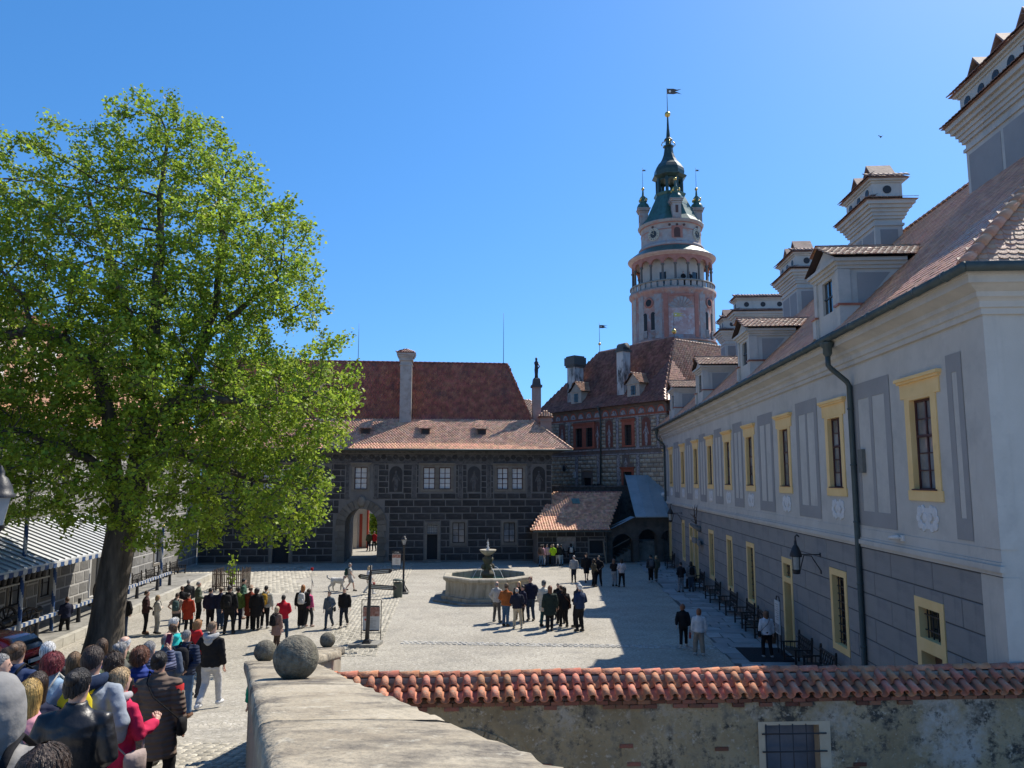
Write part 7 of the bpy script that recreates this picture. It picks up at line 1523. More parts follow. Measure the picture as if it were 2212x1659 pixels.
def cannon(L, s, label, z=.3, ang_=0):
    t = thing('cannon', label, 'cannon', (0, 0, 0)); r = .55
    for sgn in (-1, 1):
        mb = MB(); M_ = Matrix.Translation((0, sgn * .5, r)) @ Matrix.Rotation(R(90), 4, 'X'); n = 20
        vs = []; 
        for (rad, dz) in ((r, -.035), (r, .035), (r - .07, .035), (r - .07, -.035)):
            for i in range(n): a = 2 * math.pi * i / n; vs.append(tuple(M_ @ Vector((rad * math.cos(a), rad * math.sin(a), dz))))
        mb.add(vs, [(q * n + i, q * n + (i + 1) % n, ((q + 1) % 4) * n + (i + 1) % n, ((q + 1) % 4) * n + i) for q in range(4) for i in range(n)]); w_ = build(mb, 'wheel', WOODD, t)
        for k in range(10): a = math.pi / 5 * k; m2 = MB(); m2.bar(M_ @ Vector((.05 * math.cos(a), .05 * math.sin(a), 0)), M_ @ Vector(((r - .05) * math.cos(a), (r - .05) * math.sin(a), 0)), .035); build(m2, 'spoke', WOODD, w_)
        m2 = MB(); m2.lathe([(.08, -.09), (.08, .09)], seg=10, M=M_); build(m2, 'hub', IRD, w_)
    mb = MB(); mb.lathe([(.05, -.75), (.08, -.68), (.04, -.62), (.15, -.6), (.14, -.1), (.12, 0), (.11, .7), (.10, .95), (.13, 1.0), (.13, 1.05), (.06, 1.05)], seg=14, M=Matrix.Translation((.1, 0, .72)) @ Matrix.Rotation(R(84), 4, 'Y')); build(mb, 'barrel', IRD, t)
    mb = MB(); [mb.bar((.3, sg * .16, .6), (-1.5, sg * .12, .1), .09, .16) for sg in (-1, 1)]; mb.bar((0, -.52, r), (0, .52, r), .09); mb.bar((-1.2, -.12, .18), (-1.2, .12, .18), .08); build(mb, 'carriage', WOODD, t)
    x, y = rot2(GF_, L, s); t.location = (x, y, z); t.rotation_euler = (0, 0, R(GF_ + ang_)); return tag(t, label, 'cannon', 'old field cannons on the platform')
cannon(-15.4, 29.2, 'old cannon with spoked wheels under the canopy beside the red car', .3, 70); cannon(-15.6, 32.0, 'old cannon with spoked wheels behind the tall striped mast', .3, 75); cannon(-15.6, 40.6, 'old cannon past the linden trunk behind the striped rail', .3, 80)
for k in range(10):
    s = 32.3 + k * .46; t = thing('fire_bucket', 'black leather fire bucket hanging in a row on the shaded wall', 'bucket', (-16.9, s, 2.1), GF_, 'row of fire buckets under the canopy'); mb = MB(); mb.lathe([(.12, 2.02), (.16, 2.3), (.165, 2.32), (.14, 2.3)], (-16.85, s, 0), 10); build(mb, 'pail', IRON, t); mb = MB(); mb.tube([(-16.85, s - .15, 2.3), (-16.85, s, 2.5), (-16.85, s + .15, 2.3)], .014, 5); build(mb, 'handle', IRON, t)
t = thing('bucket_shelf', 'pale wooden rail holding the row of fire buckets', 'shelf', (-17, 34.4, 2), GF_); mb = MB(); mb.box(-17.08, -16.75, 32, 36.9, 1.94, 2.0); build(mb, 'board', PWH, t)
# fenced sapling
c = gpt(488, 1279); t = thing('tree_guard', 'square picket guard of iron bars round a thin sapling', 'fence', (c.x, c.y + .8, 0)); hw = .78
for side in range(4):
    for k in range(7):
        u = -hw + 2 * hw * k / 7; x, y = [(u, -hw), (hw, u), (-u, hw), (-hw, -u)][side]; mb = MB(); X_, Y_ = c.x + x, c.y + .8 + y; mb.box(X_ - .025, X_ + .025, Y_ - .025, Y_ + .025, .05, 1.15 + .03 * (k % 2)); mb.add([(X_ - .025, Y_ - .025, 1.15), (X_ + .025, Y_ - .025, 1.15), (X_ + .025, Y_ + .025, 1.15), (X_ - .025, Y_ + .025, 1.15), (X_, Y_, 1.25)], [(0, 1, 4), (1, 2, 4), (2, 3, 4), (3, 0, 4)]); build(mb, 'picket', flat('picket_brown', (.10, .075, .06)), t)
for z in (.3, .95):
    mb = MB(); q = [(c.x - hw, c.y + .8 - hw, z), (c.x + hw, c.y + .8 - hw, z), (c.x + hw, c.y + .8 + hw, z), (c.x - hw, c.y + .8 + hw, z)]; [mb.bar(q[i], q[(i + 1) % 4], .04) for i in range(4)]; build(mb, 'rail', flat('picket_brown', (.10, .075, .06)), t)
bush('sapling', 'thin young sapling growing inside the picket guard', 'tree', c.x, c.y + .8, 0, .3, .3, 1.1, 90, 0, 4, .1, stems=2)
# street lantern at the edge of the queue
p = at(-4, 1090, 10.0); t = thing('ramp_lamp', 'black lamp post lantern cut by the picture edge above the queue', 'lamp post', (p.x, p.y, ramp_z(10)))
mb = MB(); mb.lathe([(.09, ramp_z(10)), (.06, ramp_z(10) + .4), (.045, p.z - .35), (.09, p.z - .3), (.1, p.z - .26)], (p.x, p.y, 0), 8); build(mb, 'pole', IRON, t)
mb = MB(); mb.lathe([(.08, p.z - .26), (.155, p.z + .1)], (p.x, p.y, 0), 6, smooth=False, cap=False); build(mb, 'lantern_glass', mat('lantern_glass_near', [(.42, .43, .43), (.58, .58, .57)], scale=4, rough=.15, trans=.3, bump=0), t)
mb = MB(); mb.lathe([(.19, p.z + .09), (.19, p.z + .13), (.165, p.z + .15), (.15, p.z + .22), (.09, p.z + .34), (.05, p.z + .37), (.05, p.z + .42), (.01, p.z + .5)], (p.x, p.y, 0), 8); build(mb, 'lantern_cap', IRON, t)
# ------------------------------------------------------------------ red car
car = thing('parked_car', 'red hatchback parked behind the queue with its rear to the linden', 'car', (0, 0, 0)); RED = mat('car_red', [(.36, .010, .014), (.42, .014, .02)], scale=1, rough=.22, spec=.6, bump=0)
RED.node_tree.nodes['Principled BSDF'].inputs['Coat Weight'].default_value = 1.0
def car_rings(secs, m, seg=20):
    mb = MB(); vs = []; n = len(secs)
    for (x, hw, z0, z1, top, sq) in secs:
        for i in range(seg):
            a = 2 * math.pi * i / seg; c, s = math.cos(a), math.sin(a); e = .35 if sq else .5; cx = math.copysign(abs(c) ** e, c); cz = math.copysign(abs(s) ** e, s); w_ = hw * (1 if cz < .2 else (1 - (1 - top) * (cz - .2) / .8)); vs.append((x, cx * w_, (z0 + z1) / 2 + cz * (z1 - z0) / 2))
    fs = [(j * seg + i, j * seg + (i + 1) % seg, (j + 1) * seg + (i + 1) % seg, (j + 1) * seg + i) for j in range(n - 1) for i in range(seg)] + [tuple(range(seg)), tuple(range(n * seg - 1, (n - 1) * seg - 1, -1))]
    mb.add(vs, fs, m, True); return mb
mb = car_rings([(-2.05, .62, .42, .78, .95, 1), (-2.0, .78, .32, .88, .95, 1), (-1.6, .87, .26, .96, .95, 1), (-.8, .89, .24, 1.0, .95, 1), (.4, .89, .24, 1.0, .95, 1), (1.3, .88, .26, .93, .9, 1), (1.9, .8, .3, .8, .9, 1), (2.1, .55, .38, .65, .9, 1)], 0); build(mb, 'body', RED, car)
mb = car_rings([(-1.98, .66, .8, .98, .9, 1), (-1.55, .76, .85, 1.34, .8, 1), (-1.25, .76, .85, 1.43, .78, 1), (-.3, .77, .85, 1.48, .78, 1), (.3, .77, .85, 1.42, .8, 1), (1.1, .74, .85, .98, .9, 1)], 0); build(mb, 'cabin', RED, car)
mb = MB(); q = [(-1.99, -.55, 1.0), (-1.99, .55, 1.0), (-1.6, .5, 1.34), (-1.6, -.5, 1.34)]; mb.add([(-2.0, -.5, .985), (-2.0, .5, .985), (-1.9, .54, 1.12), (-1.63, .5, 1.35), (-1.63, -.5, 1.35), (-1.9, -.54, 1.12)], [(0, 1, 2, 5), (2, 3, 4, 5)]); build(mb, 'rear_window', GLASS, car)
for s in (-1, 1):
    mb = MB(); mb.add([(-1.5, s * .765, 1.0), (1.0, s * .765, 1.0), (.35, s * .655, 1.36), (-.4, s * .64, 1.41), (-1.2, s * .645, 1.37)], [(0, 1, 2, 3, 4)]); build(mb, 'side_window', GLASS, car)
    mb = MB(); mb.ball((-1.96, s * .66, .84), .17, 12, sc=(.55, .9, .5)); build(mb, 'tail_light', mat('tail_light_%d' % (s + 1), [(.35, .01, .01), (.5, .03, .02)], scale=2, rough=.1, spec=.7, bump=0), car)
    for x in (-1.25, 1.3): mb = MB(); M_ = Matrix.Translation((x, s * .8, .31)) @ Matrix.Rotation(R(90), 4, 'X'); mb.lathe([(.2, -.1), (.3, -.1), (.315, -.05), (.315, .05), (.3, .1), (.2, .1)], seg=20, M=M_); w_ = build(mb, 'wheel', flat('tyre', (.02, .02, .02)), car); mb = MB(); mb.lathe([(.2, -.09), (.2, .09)], seg=14, M=M_); build(mb, 'rim', flat('rim_silver', (.4, .4, .4), metal=.6, rough=.35), w_)
mb = MB(); mb.box(-2.09, -2.06, -.26, .26, .6, .71); pl = build(mb, 'number_plate', PWH, car); mb = MB(); mb.box(-2.094, -2.09, .21, .255, .605, .705); build(mb, 'plate_band', BLUE, pl)
mb = MB(); mb.box(-2.1, -2.0, -.7, .7, .33, .5); build(mb, 'bumper', flat('bumper_dark', (.05, .03, .03)), car)
car.location = (-16.9, 24.9, ramp_z(24.9)); car.rotation_euler = (0, 0, R(176)); 
# ------------------------------------------------------------------ bird
p = at(1903, 296, 60.0); t = thing('bird', 'tiny dark bird gliding high in the blue sky above the palace chimneys', 'bird', (p.x, p.y, p.z)); mb = MB(); mb.ball((p.x, p.y, p.z), .1, 8, sc=(.5, 1.5, .5)); [mb.add([(p.x, p.y + .08, p.z + .02), (p.x, p.y - .08, p.z + .02), (p.x + s * .22, p.y - .05, p.z + .14), (p.x + s * .2, p.y + .06, p.z + .15)], [(0, 1, 2, 3)]) for s in (-1, 1)]; mb.add([(p.x, p.y - .1, p.z), (p.x - .05, p.y - .25, p.z), (p.x + .05, p.y - .25, p.z)], [(0, 1, 2)]); build(mb, 'body', IRON, t)
# ------------------------------------------------------------------ people
TMP = bpy.data.scenes.new('shaping'); PEND = []
def shape_later(raw, vox, smooth, fin):
    me = bpy.data.meshes.new('raw'); me.from_pydata(raw.v, [], raw.f); o = bpy.data.objects.new('raw', me); TMP.collection.objects.link(o)
    m = o.modifiers.new('r', 'REMESH'); m.mode = 'VOXEL'; m.voxel_size = vox; m.use_smooth_shade = True
    if smooth: s = o.modifiers.new('s', 'SMOOTH'); s.factor = .5; s.iterations = smooth
    PEND.append((o, fin))
def flush_shapes():
    vl = TMP.view_layers[0]; vl.update(); dg = vl.depsgraph
    for o, fin in PEND: fin(bpy.data.meshes.new_from_object(o.evaluated_get(dg), depsgraph=dg))
    for o, fin in PEND: me = o.data; bpy.data.objects.remove(o); bpy.data.meshes.remove(me)
    bpy.data.scenes.remove(TMP)
from mathutils import noise as _nz
def folds(me, amp, seed):
    off = Vector((seed * 3.1, seed * 1.7, 0)); co = [v.co.copy() for v in me.vertices]; no = [v.normal.copy() for v in me.vertices]
    for v, c, n in zip(me.vertices, co, no):
        q = Vector((c.x * 7, c.y * 7, c.z * 10)) + off; w = _nz.noise(q + Vector((_nz.noise(q * .5), 0, 0))); w = (1 - abs(w) * 2.2) * .7 + _nz.noise(q * 2.3) * .5
        v.co = c + n * amp * w
def cloth(c, kind='plain'):
    n = 'cloth_%s_%d_%d_%d' % (kind, c[0] * 999, c[1] * 999, c[2] * 999)
    if n in MATS: return MATS[n]
    d = tuple(x * .7 for x in c)
    if kind == 'leather': return mat(n, [d, c], scale=5, rough=.42, spec=.5, bump=.4, bscale=9)
    m = mat(n, [d, c], scale=6, rough=.85, spec=.2, bump=.6, bscale=7, detail=4)
    if kind in ('puffer', 'denim_print', 'stripe', 'pattern'):
        nd = m.node_tree.nodes; L = m.node_tree.links; tc = nd.new('ShaderNodeTexCoord'); wv = nd.new('ShaderNodeTexWave'); wv.bands_direction = 'Z'; wv.inputs['Scale'].default_value = 5.5 if kind == 'puffer' else 9; wv.inputs['Distortion'].default_value = .6
        L.new(tc.outputs['Object'], wv.inputs[0]); b = nd['Principled BSDF']
        if kind == 'puffer':
            bp = nd.new('ShaderNodeBump'); bp.inputs['Strength'].default_value = .45; bp.inputs['Distance'].default_value = .03; L.new(wv.outputs['Fac'], bp.inputs['Height']); L.new(bp.outputs[0], b.inputs['Normal'])
        else:
            mx = nd.new('ShaderNodeMixRGB'); src = b.inputs['Base Color'].links[0].from_socket
            if kind == 'pattern':
                vo = nd.new('ShaderNodeTexVoronoi'); vo.inputs['Scale'].default_value = 26; L.new(tc.outputs['Object'], vo.inputs[0]); mr = nd.new('ShaderNodeMapRange'); mr.inputs[1].default_value = .25; mr.inputs[2].default_value = .4; L.new(vo.outputs['Distance'], mr.inputs[0]); L.new(mr.outputs[0], mx.inputs[0])
            else: L.new(wv.outputs['Fac'], mx.inputs[0])
            L.new(src, mx.inputs[1]); mx.inputs[2].default_value = (min(1, c[0] * 3 + .08), min(1, c[1] * 3 + .08), min(1, c[2] * 3 + .08), 1); L.new(mx.outputs[0], b.inputs['Base Color'])
    return m
def hairm(c):
    n = 'hair_%d_%d_%d' % (c[0] * 999, c[1] * 999, c[2] * 999)
    if n in MATS: return MATS[n]
    return mat(n, [tuple(x * .3 for x in c), c, tuple(min(1, x * 1.5) for x in c)], scale=16, stretch=(4, 4, .22), rough=.48, spec=.4, bump=.5, bscale=26, pos=(.36, .64), vary=.35)
def skin(k): return MATS.get('skin_%d' % k) or mat('skin_%d' % k, [[(.50, .30, .22), (.58, .37, .28)], [(.42, .24, .17), (.50, .30, .22)], [(.30, .16, .105), (.36, .21, .14)]][k], scale=7, rough=.5, spec=.35, bump=.08)
EYE = flat('eye_dark', (.02, .015, .012), rough=.2); LIP = flat('lip', (.34, .14, .12))
def eyemesh():
    mb = MB(); mb.ball((0, 0, 0), .011, 6, sc=(1.3, .6, .8)); return mesh_of(mb, 'eye', EYE)
EYEM = eyemesh(); _m = MB(); _m.ball((0, 0, 0), .02, 8, sc=(1.2, .4, .35)); LIPM = mesh_of(_m, 'mouth', LIP)
ARMS = {'down': ((.238, -.02, 1.13), (.255, .05, .89), (.25, .09, .73)), 'front': ((.255, -.05, 1.14), (.13, .2, 1.02), (.035, .235, .97)), 'pocket': ((.30, -.07, 1.14), (.215, .07, .93), (.17, .11, .84)), 'crossed': ((.25, .02, 1.15), (-.03, .2, 1.16), (-.12, .19, 1.2)),
        'phone': ((.25, .05, 1.14), (.19, .28, 1.2), (.15, .34, 1.28)), 'raise': ((.27, .17, 1.34), (.17, .3, 1.55), (.14, .31, 1.68)), 'back': ((.27, -.12, 1.13), (.08, -.17, .96), (.0, -.17, .9)), 'fwd': ((.24, .07, 1.14), (.24, .24, .95), (.23, .3, .82)), 'bk': ((.24, -.12, 1.14), (.25, -.14, .9), (.245, -.12, .75)), 'hip': ((.34, -.1, 1.16), (.2, .04, 1.02), (.14, .1, 1.0)), 'hold': ((.25, .02, 1.12), (.22, .2, 1.0), (.19, .28, .97))}
NPEOPLE = [0]
def hair_shell(style, rr):
    """shell over the head; lower edge depends on the azimuth (0 = front)"""
    mb = MB(); NA, NT = 22, 10; zt = 1.765; vs = []; 
    lo_f, lo_s, lo_b = {'short': (1.705, 1.645, 1.575), 'bald': (1.66, 1.62, 1.575), 'long': (1.70, 1.46, 1.33), 'bob': (1.70, 1.55, 1.50), 'bun': (1.70, 1.63, 1.57), 'pony': (1.70, 1.63, 1.56), 'curly': (1.70, 1.57, 1.52), 'xlong': (1.70, 1.44, 1.18)}[style]
    puff = {'curly': .02, 'bob': .008, 'long': .006, 'xlong': .006}.get(style, 0.0)
    for i in range(NA):
        a = 2 * math.pi * i / NA; f = (1 + math.cos(a)) / 2
        zl = lo_b + (lo_s - lo_b) * min(1, f * 2) if f < .5 else lo_s + (lo_f - lo_s) * min(1, (f - .5) * 2.6)
        for j in range(NT):
            t = j / (NT - 1); t0 = .42 if style == 'bald' else 0.0; t = t0 + (1 - t0) * t
            z = zt + (zl - zt) * t; zc = max(-1, min(1, (z - 1.645) / .121)); r = math.sqrt(max(0, 1 - zc * zc)) if z > 1.645 else 1.0
            if z < 1.6: r = 1 - .10 * min(1, (1.6 - z) / .12)
            nz = 1 + rr.uniform(-1, 1) * (.06 if style == 'curly' else .014); rx = (.086 + puff) * r * nz; ry = (.106 + puff) * r * nz
            vs.append((rx * math.sin(a), ry * math.cos(a) - .012, z + (rr.uniform(-.012, .012) if j == NT - 1 else rr.uniform(-.002, .002))))
    fs = [(i * NT + j, i * NT + j + 1, ((i + 1) % NA) * NT + j + 1, ((i + 1) % NA) * NT + j) for i in range(NA) for j in range(NT - 1)]
    mb.add(vs, fs, 0, True)
    if style == 'bun': mb.ball((0, -.095, 1.70), .055, 10)
    if style == 'pony': mb.tube([(0, -.1, 1.69), (0, -.15, 1.67), (0, -.15, 1.55), (0, -.13, 1.42)], [.03, .034, .03, .008], 8)
    return mb
def strands(style, n, rr):
    '''locks lying over the hair shell'''
    base = hair_shell(style, random.Random(1)); NA, NT = 22, 10; mb = MB(); P = [Vector(p) for p in base.v[:NA * NT]]
    lk = .02 if style == 'curly' else .008
    for _ in range(n):
        a = rr.random() * NA; i0 = int(a) % NA; f = a - int(a); t0 = rr.uniform(0, .55) * (NT - 1); t1 = min(NT - 1.01, t0 + rr.uniform(.3, .65) * (NT - 1)); m = 5; L = []
        dr = rr.uniform(.0, 1.2)
        for k in range(m):
            t = t0 + (t1 - t0) * k / (m - 1); j = int(t); g = t - j; aa = (a + dr * (k / (m - 1)) * (.7 if style in ('short', 'bald', 'curly') else .15)) % NA; ia = int(aa); fa = aa - ia
            q = lambda ii, jj: P[(ii % NA) * NT + jj]
            p = q(ia, j).lerp(q(ia + 1, j), fa).lerp(q(ia, j + 1).lerp(q(ia + 1, j + 1), fa), g); d = Vector((p.x, p.y + .012, (p.z - 1.64) * .6)).normalized()
            L.append(p + d * (rr.uniform(.001, .005) + (lk * abs(math.sin(k * 2 + a)) if style == 'curly' else lk * (k / m) ** 2 * rr.random())))
        w_ = rr.uniform(.0014, .0034)
        for k in range(m - 1):
            d = (L[k + 1] - L[k]); s_ = d.cross(Vector((L[k].x, L[k].y, .1))).normalized() * w_; w0 = 1 - .6 * abs(k / (m - 1) - .4); w1 = 1 - .6 * abs((k + 1) / (m - 1) - .4)
            mb.add([L[k] - s_ * w0, L[k] + s_ * w0, L[k + 1] + s_ * w1, L[k + 1] - s_ * w1], [(0, 1, 2, 3)], 0, True)
    return mb
def person(label, pos, face, h, top, legs, hair, arms='down', stance='stand', hem=.86, hood=False, vox=.026, kind='plain', lkind='plain', wide=1.0, tone=0, shoes=(.05, .045, .04), sleeves=None, hat=None, shorts=False, bag=None, lean=0.0, group=None, collar=None, near=False, hoodup=None, skirt=False, facedet=None, hips=1.0, turn=0.0):
    NPEOPLE[0] += 1; NP_ = NPEOPLE[0]; rr = random.Random(NPEOPLE[0] * 17 + 3); k = h / 1.75
    face += rr.uniform(-7, 7); turn += rr.uniform(-16, 16); lean += rr.uniform(-1.6, 1.6); wide *= rr.uniform(.97, 1.05)
    t = bpy.data.objects.new('person', None); COL.objects.link(t); t.location = pos; t.rotation_euler = (R(lean), R(rr.uniform(-1.5, 1.5)), R(face)); t.scale = (k, k, k); BASE[t] = Vector((0, 0, 0)); FROT[t] = face
    tag(t, label, 'person', group)
    sh = .178 * wide; ar = arms if isinstance(arms, tuple) else (arms, arms)
    A = {}
    for s, nm in ((-1, ar[0]), (1, ar[1])):
        e, w_, f_ = ARMS[nm]; d = (sh - .178); A[s] = (Vector((s * sh, -.005, 1.395)), Vector((s * (e[0] + d), e[1], e[2])), Vector((s * (w_[0] + (d if w_[0] > .1 else 0)), w_[1], w_[2])), Vector((s * (f_[0] + (d if f_[0] > .1 else 0)), f_[1], f_[2])))
    st = rr.uniform(-.02, .035); bend = rr.choice((-1, 1)); bn = rr.uniform(.02, .10)
    if stance == 'stand': Lg = {s: (Vector((s * .088, 0, .93)), Vector((s * (.098 + st) + .015 * bend, .02 + (bn if s == bend else 0), .5)), Vector((s * (.108 + st * 1.8), (bn * .9 - .02 if s == bend else -.02), .09))) for s in (-1, 1)}
    elif stance == 'walk': Lg = {1: (Vector((.088, 0, .93)), Vector((.09, .2, .53)), Vector((.085, .27, .11))), -1: (Vector((-.088, 0, .93)), Vector((-.09, 0, .5)), Vector((-.085, -.27, .16)))}
    else: Lg = {s: (Vector((s * .09, 0, .5)), Vector((s * .12, .42, .5)), Vector((s * .12, .44, .09))) for s in (-1, 1)}
    dz = -.43 if stance == 'sit' else 0.0
    up = lambda v: Vector((v.x, v.y, v.z + dz))
    for s in A: A[s] = tuple(up(v) for v in A[s])
    # body: one continuous skin
    b = MB(); T0 = Matrix.Translation((0, 0, dz)); Th = T0 @ Matrix.Translation((0, 0, 1.5)) @ Matrix.Rotation(R(turn), 4, 'Z') @ Matrix.Translation((0, 0, -1.5))
    b.rings([(.86, .13, .10), (.95, .155, .115), (1.05, .135, .10), (1.25, .155, .115), (1.38, .165, .095), (1.44, .12, .075), (1.47, .065, .06), (1.56, .055, .058, .005)], 14, M=T0)
    b.rings([(1.50, .05, .052, .0), (1.528, .042, .05, .028), (1.55, .058, .072, .014), (1.585, .067, .086, .006), (1.63, .074, .095, 0), (1.68, .074, .095, -.004), (1.72, .06, .08, -.006), (1.748, .03, .042, -.006)], 16, M=Th)
    hd = lambda p: tuple(Th @ Vector(p))
    b.tube([hd((0, .085, 1.65)), hd((0, .106, 1.612)), hd((0, .095, 1.603))], [.011, .017, .012], 6)
    for s in (-1, 1): b.ball(hd((s * .076, -.008, 1.63)), .026, 8, sc=(.45, .75, 1.2))
    for s in (-1, 1):
        S_, E_, W_, F_2 = A[s]; b.tube([S_ + Vector((-s * .05, 0, .0)), S_, S_.lerp(E_, .5), E_, E_.lerp(W_, .45), W_], [.04, .05, .047, .04, .037, .026], 10)
        d = (F_2 - W_); b.tube([W_, W_ + d * .3, W_ + d * .56], [(.022, .028), (.02, .04), (.016, .038)], 8, up=(0, 1, 0) if abs(d.normalized().z) > .6 else None)
        H_2, K_, N_ = Lg[s]; b.tube([H_2 + Vector((0, 0, .03)), H_2.lerp(K_, .4), K_, K_.lerp(N_, .4), N_], [.088, .075, .054, .052, .036], 10); b.tube([N_ + Vector((0, -.055, -.05)), N_ + Vector((s * .005, .04, -.045)), N_ + Vector((s * .015, .17, -.065))], [.034, .042, .026], 8)
    fing = MB()
    for s in (-1, 1):
        S_, E_, W_, F_2 = A[s]; d = (F_2 - W_); n = d.normalized(); ux = n.cross(Vector((0, 1, 0) if abs(n.z) > .6 else (0, 0, 1))).normalized(); ux = n.cross(ux).normalized() if abs(n.z) > .6 else ux; nn = n.cross(ux)
        for q, (o_, l_) in enumerate(((-.03, .72), (-.01, .82), (.011, .78), (.03, .62))):
            p0 = W_ + d * .5 + ux * o_; p1 = p0 + d * l_ * .3 - nn * s * .006; p2 = p1 + d * l_ * .26 - nn * s * .02; fing.tube([p0, p1, p2], [.0095, .009, .007], 5)
        fing.tube([W_ + d * .15 + ux * .022, W_ + d * .38 + ux * .05, W_ + d * .6 + ux * .055 - nn * s * .012], [.011, .011, .008], 5)
    sm = skin(tone)
    def fin_body(me):
        V = [tuple(v.co) for v in me.vertices]; F = [tuple(p.vertices) for p in me.polygons]; o_ = len(V); V += fing.v; F += [tuple(i + o_ for i in f) for f in fing.f]
        m2 = bpy.data.meshes.new('body'); m2.from_pydata(V, [], F); m2.materials.append(sm); m2.polygons.foreach_set('use_smooth', [True] * len(F)); link(m2, 'body', t); bpy.data.meshes.remove(me)
    shape_later(b, vox * (.9 if vox < .02 else 1.1), 1, fin_body)
    # jacket / top
    if top:
        g = MB(); w_ = wide; zz = lambda z: z; lo = max(.42, 1.0 - (1.0 - hem) * 1.0) if hem < .9 else hem
        rs = []
        if hem < .80: rs += [(hem, .225 * w_, .165, -.005), (hem + .01, .23 * w_, .17, -.005), (.9, .205 * w_, .158)]
        else: rs += [(hem, .188 * w_, .148), (hem + .015, .196 * w_, .152)]
        rs += [(1.05 if hem < 1.0 else hem + .04, .176 * w_, .138), (1.2, .188 * w_, .15, -.006), (1.30, .197 * w_, .148, -.012), (1.37, .188 * w_, .13, -.015), (1.42, .155 * w_, .108, -.014), (1.455, .115, .09, -.01), (1.485, .08, .078, -.004), (1.52, .072, .074, 0)]
        if collar: rs += [(1.56, .076, .08, -.004)]
        g.rings(rs, 18, M=T0)
        full = sleeves is None
        for s in (-1, 1):
            S_, E_, W_, F_2 = A[s]; P_ = [S_ + Vector((-s * .075, 0, .022)), S_ + Vector((s * .0, 0, -.002)), S_.lerp(E_, .5), E_, E_.lerp(W_, .5), W_.lerp(E_, .05)]; q = .022 if kind == 'puffer' else .012
            if full or sleeves != 'none': 
                if sleeves == 'short': P_ = P_[:3]; rd = [.07, .075 + q, .075 + q]
                else: rd = [.045, .062 + q, .06 + q, .056 + q, .05 + q, .04 + q]
                (g if full or sleeves == 'short' else g).tube(P_, rd, 10)
        if isinstance(hood, tuple):
            m2 = MB(); m2.tube([(-.10, .05, 1.505 + dz), (-.125, -.05, 1.495 + dz), (-.07, -.125, 1.465 + dz), (0, -.15, 1.44 + dz), (.07, -.125, 1.465 + dz), (.125, -.05, 1.495 + dz), (.10, .05, 1.505 + dz)], [.03, .05, .065, .075, .065, .05, .03], 10); m2.tube([(0, -.13, 1.46 + dz), (0, -.17, 1.36 + dz), (0, -.165, 1.31 + dz)], [(.11, .05), (.09, .045), (.03, .02)], 10, up=(0, 1, 0)); build(m2, 'hood', cloth(hood), t)
        elif hood:
            for rr_, z_, y_ in ((.07, 1.50, -.07),): g.tube([(-.11, .0, 1.50 + dz), (-.12, -.07, 1.49 + dz), (0, -.135, 1.46 + dz), (.12, -.07, 1.49 + dz), (.11, .0, 1.50 + dz)], [.03, .05, .065, .05, .03], 10)
        if hoodup: g.rings([(1.47, .10, .10, -.02), (1.54, .115, .125, -.02), (1.63, .118, .14, -.022), (1.71, .105, .125, -.025), (1.77, .07, .085, -.03), (1.80, .02, .03, -.035)], 16, M=Th)
        tm = cloth(top, kind)
        def fin_top(me): folds(me, .006 if kind == 'leather' or hoodup else .011, NP_); me.materials.clear(); me.materials.append(tm); me.polygons.foreach_set('use_smooth', [True] * len(me.polygons)); me.name = 'jacket'; link(me, 'jacket', t)
        shape_later(g, vox, 2, fin_top)
        if isinstance(sleeves, tuple):   # sleeves of another garment showing under a vest
            for s in (-1, 1):
                S_, E_, W_, F_2 = A[s]; m2 = MB(); m2.tube([S_ + Vector((s * .02, 0, -.03)), S_.lerp(E_, .5), E_, E_.lerp(W_, .5), W_], [.088, .08, .073, .066, .056], 10); build(m2, 'sleeve', cloth(sleeves), t)
    if legs:
        g = MB(); g.rings([(.80, .16, .12), (.90, .178 * hips, .138, -.008), (1.0, .168, .13), (1.05, .155, .12)], 16, M=T0)
        for s in (-1, 1):
            H_2, K_, N_ = Lg[s]; kk = 1.0 if lkind != 'wide' else 1.3
            if shorts: g.tube([H_2 + Vector((0, 0, .03)), H_2.lerp(K_, .5), K_ + Vector((0, 0, .02))], [.108, .098, .09], 12)
            else: g.tube([H_2 + Vector((0, 0, .03)), H_2.lerp(K_, .45), K_, K_.lerp(N_, .5), N_ + Vector((0, 0, .01))], [.106, .092, .073 * kk, .066 * kk, .06 * kk], 12)
        lm = cloth(legs, lkind if lkind in ('pattern',) else 'plain')
        def fin_leg(me): folds(me, .009, NP_ + 50); me.materials.clear(); me.materials.append(lm); me.polygons.foreach_set('use_smooth', [True] * len(me.polygons)); me.name = 'trousers'; link(me, 'trousers', t)
        shape_later(g, vox, 2, fin_leg)
    for s in (-1, 1):
        N_ = Lg[s][2]; m2 = MB(); y0 = N_.y; m2.tube([(N_.x, y0 - .085, N_.z - .045), (N_.x, y0 - .05, N_.z - .03), (N_.x + s * .005, y0 + .05, N_.z - .038), (N_.x + s * .014, y0 + .15, N_.z - .055), (N_.x + s * .015, y0 + .185, N_.z - .065)], [.03, .05, .05, .04, .022], 10); m2.tube([(N_.x, y0 - .01, N_.z - .03), (N_.x, y0 - .01, N_.z + .03)], [.048, .045], 8); build(m2, 'shoe', cloth(shoes), t)
    if hair and not hoodup:
        hs = hair_shell(hair[0], rr); 
        if vox < .022:
            st_ = strands(hair[0], 620 if vox < .019 else 380, rr); o_ = len(hs.v); hs.v += st_.v; hs.f += [tuple(i + o_ for i in f) for f in st_.f]; hs.m += st_.m; hs.sm += st_.sm
        hs.v = [tuple(Th @ Vector(p)) for p in hs.v]; build(hs, 'hair', hairm(hair[1]), t)
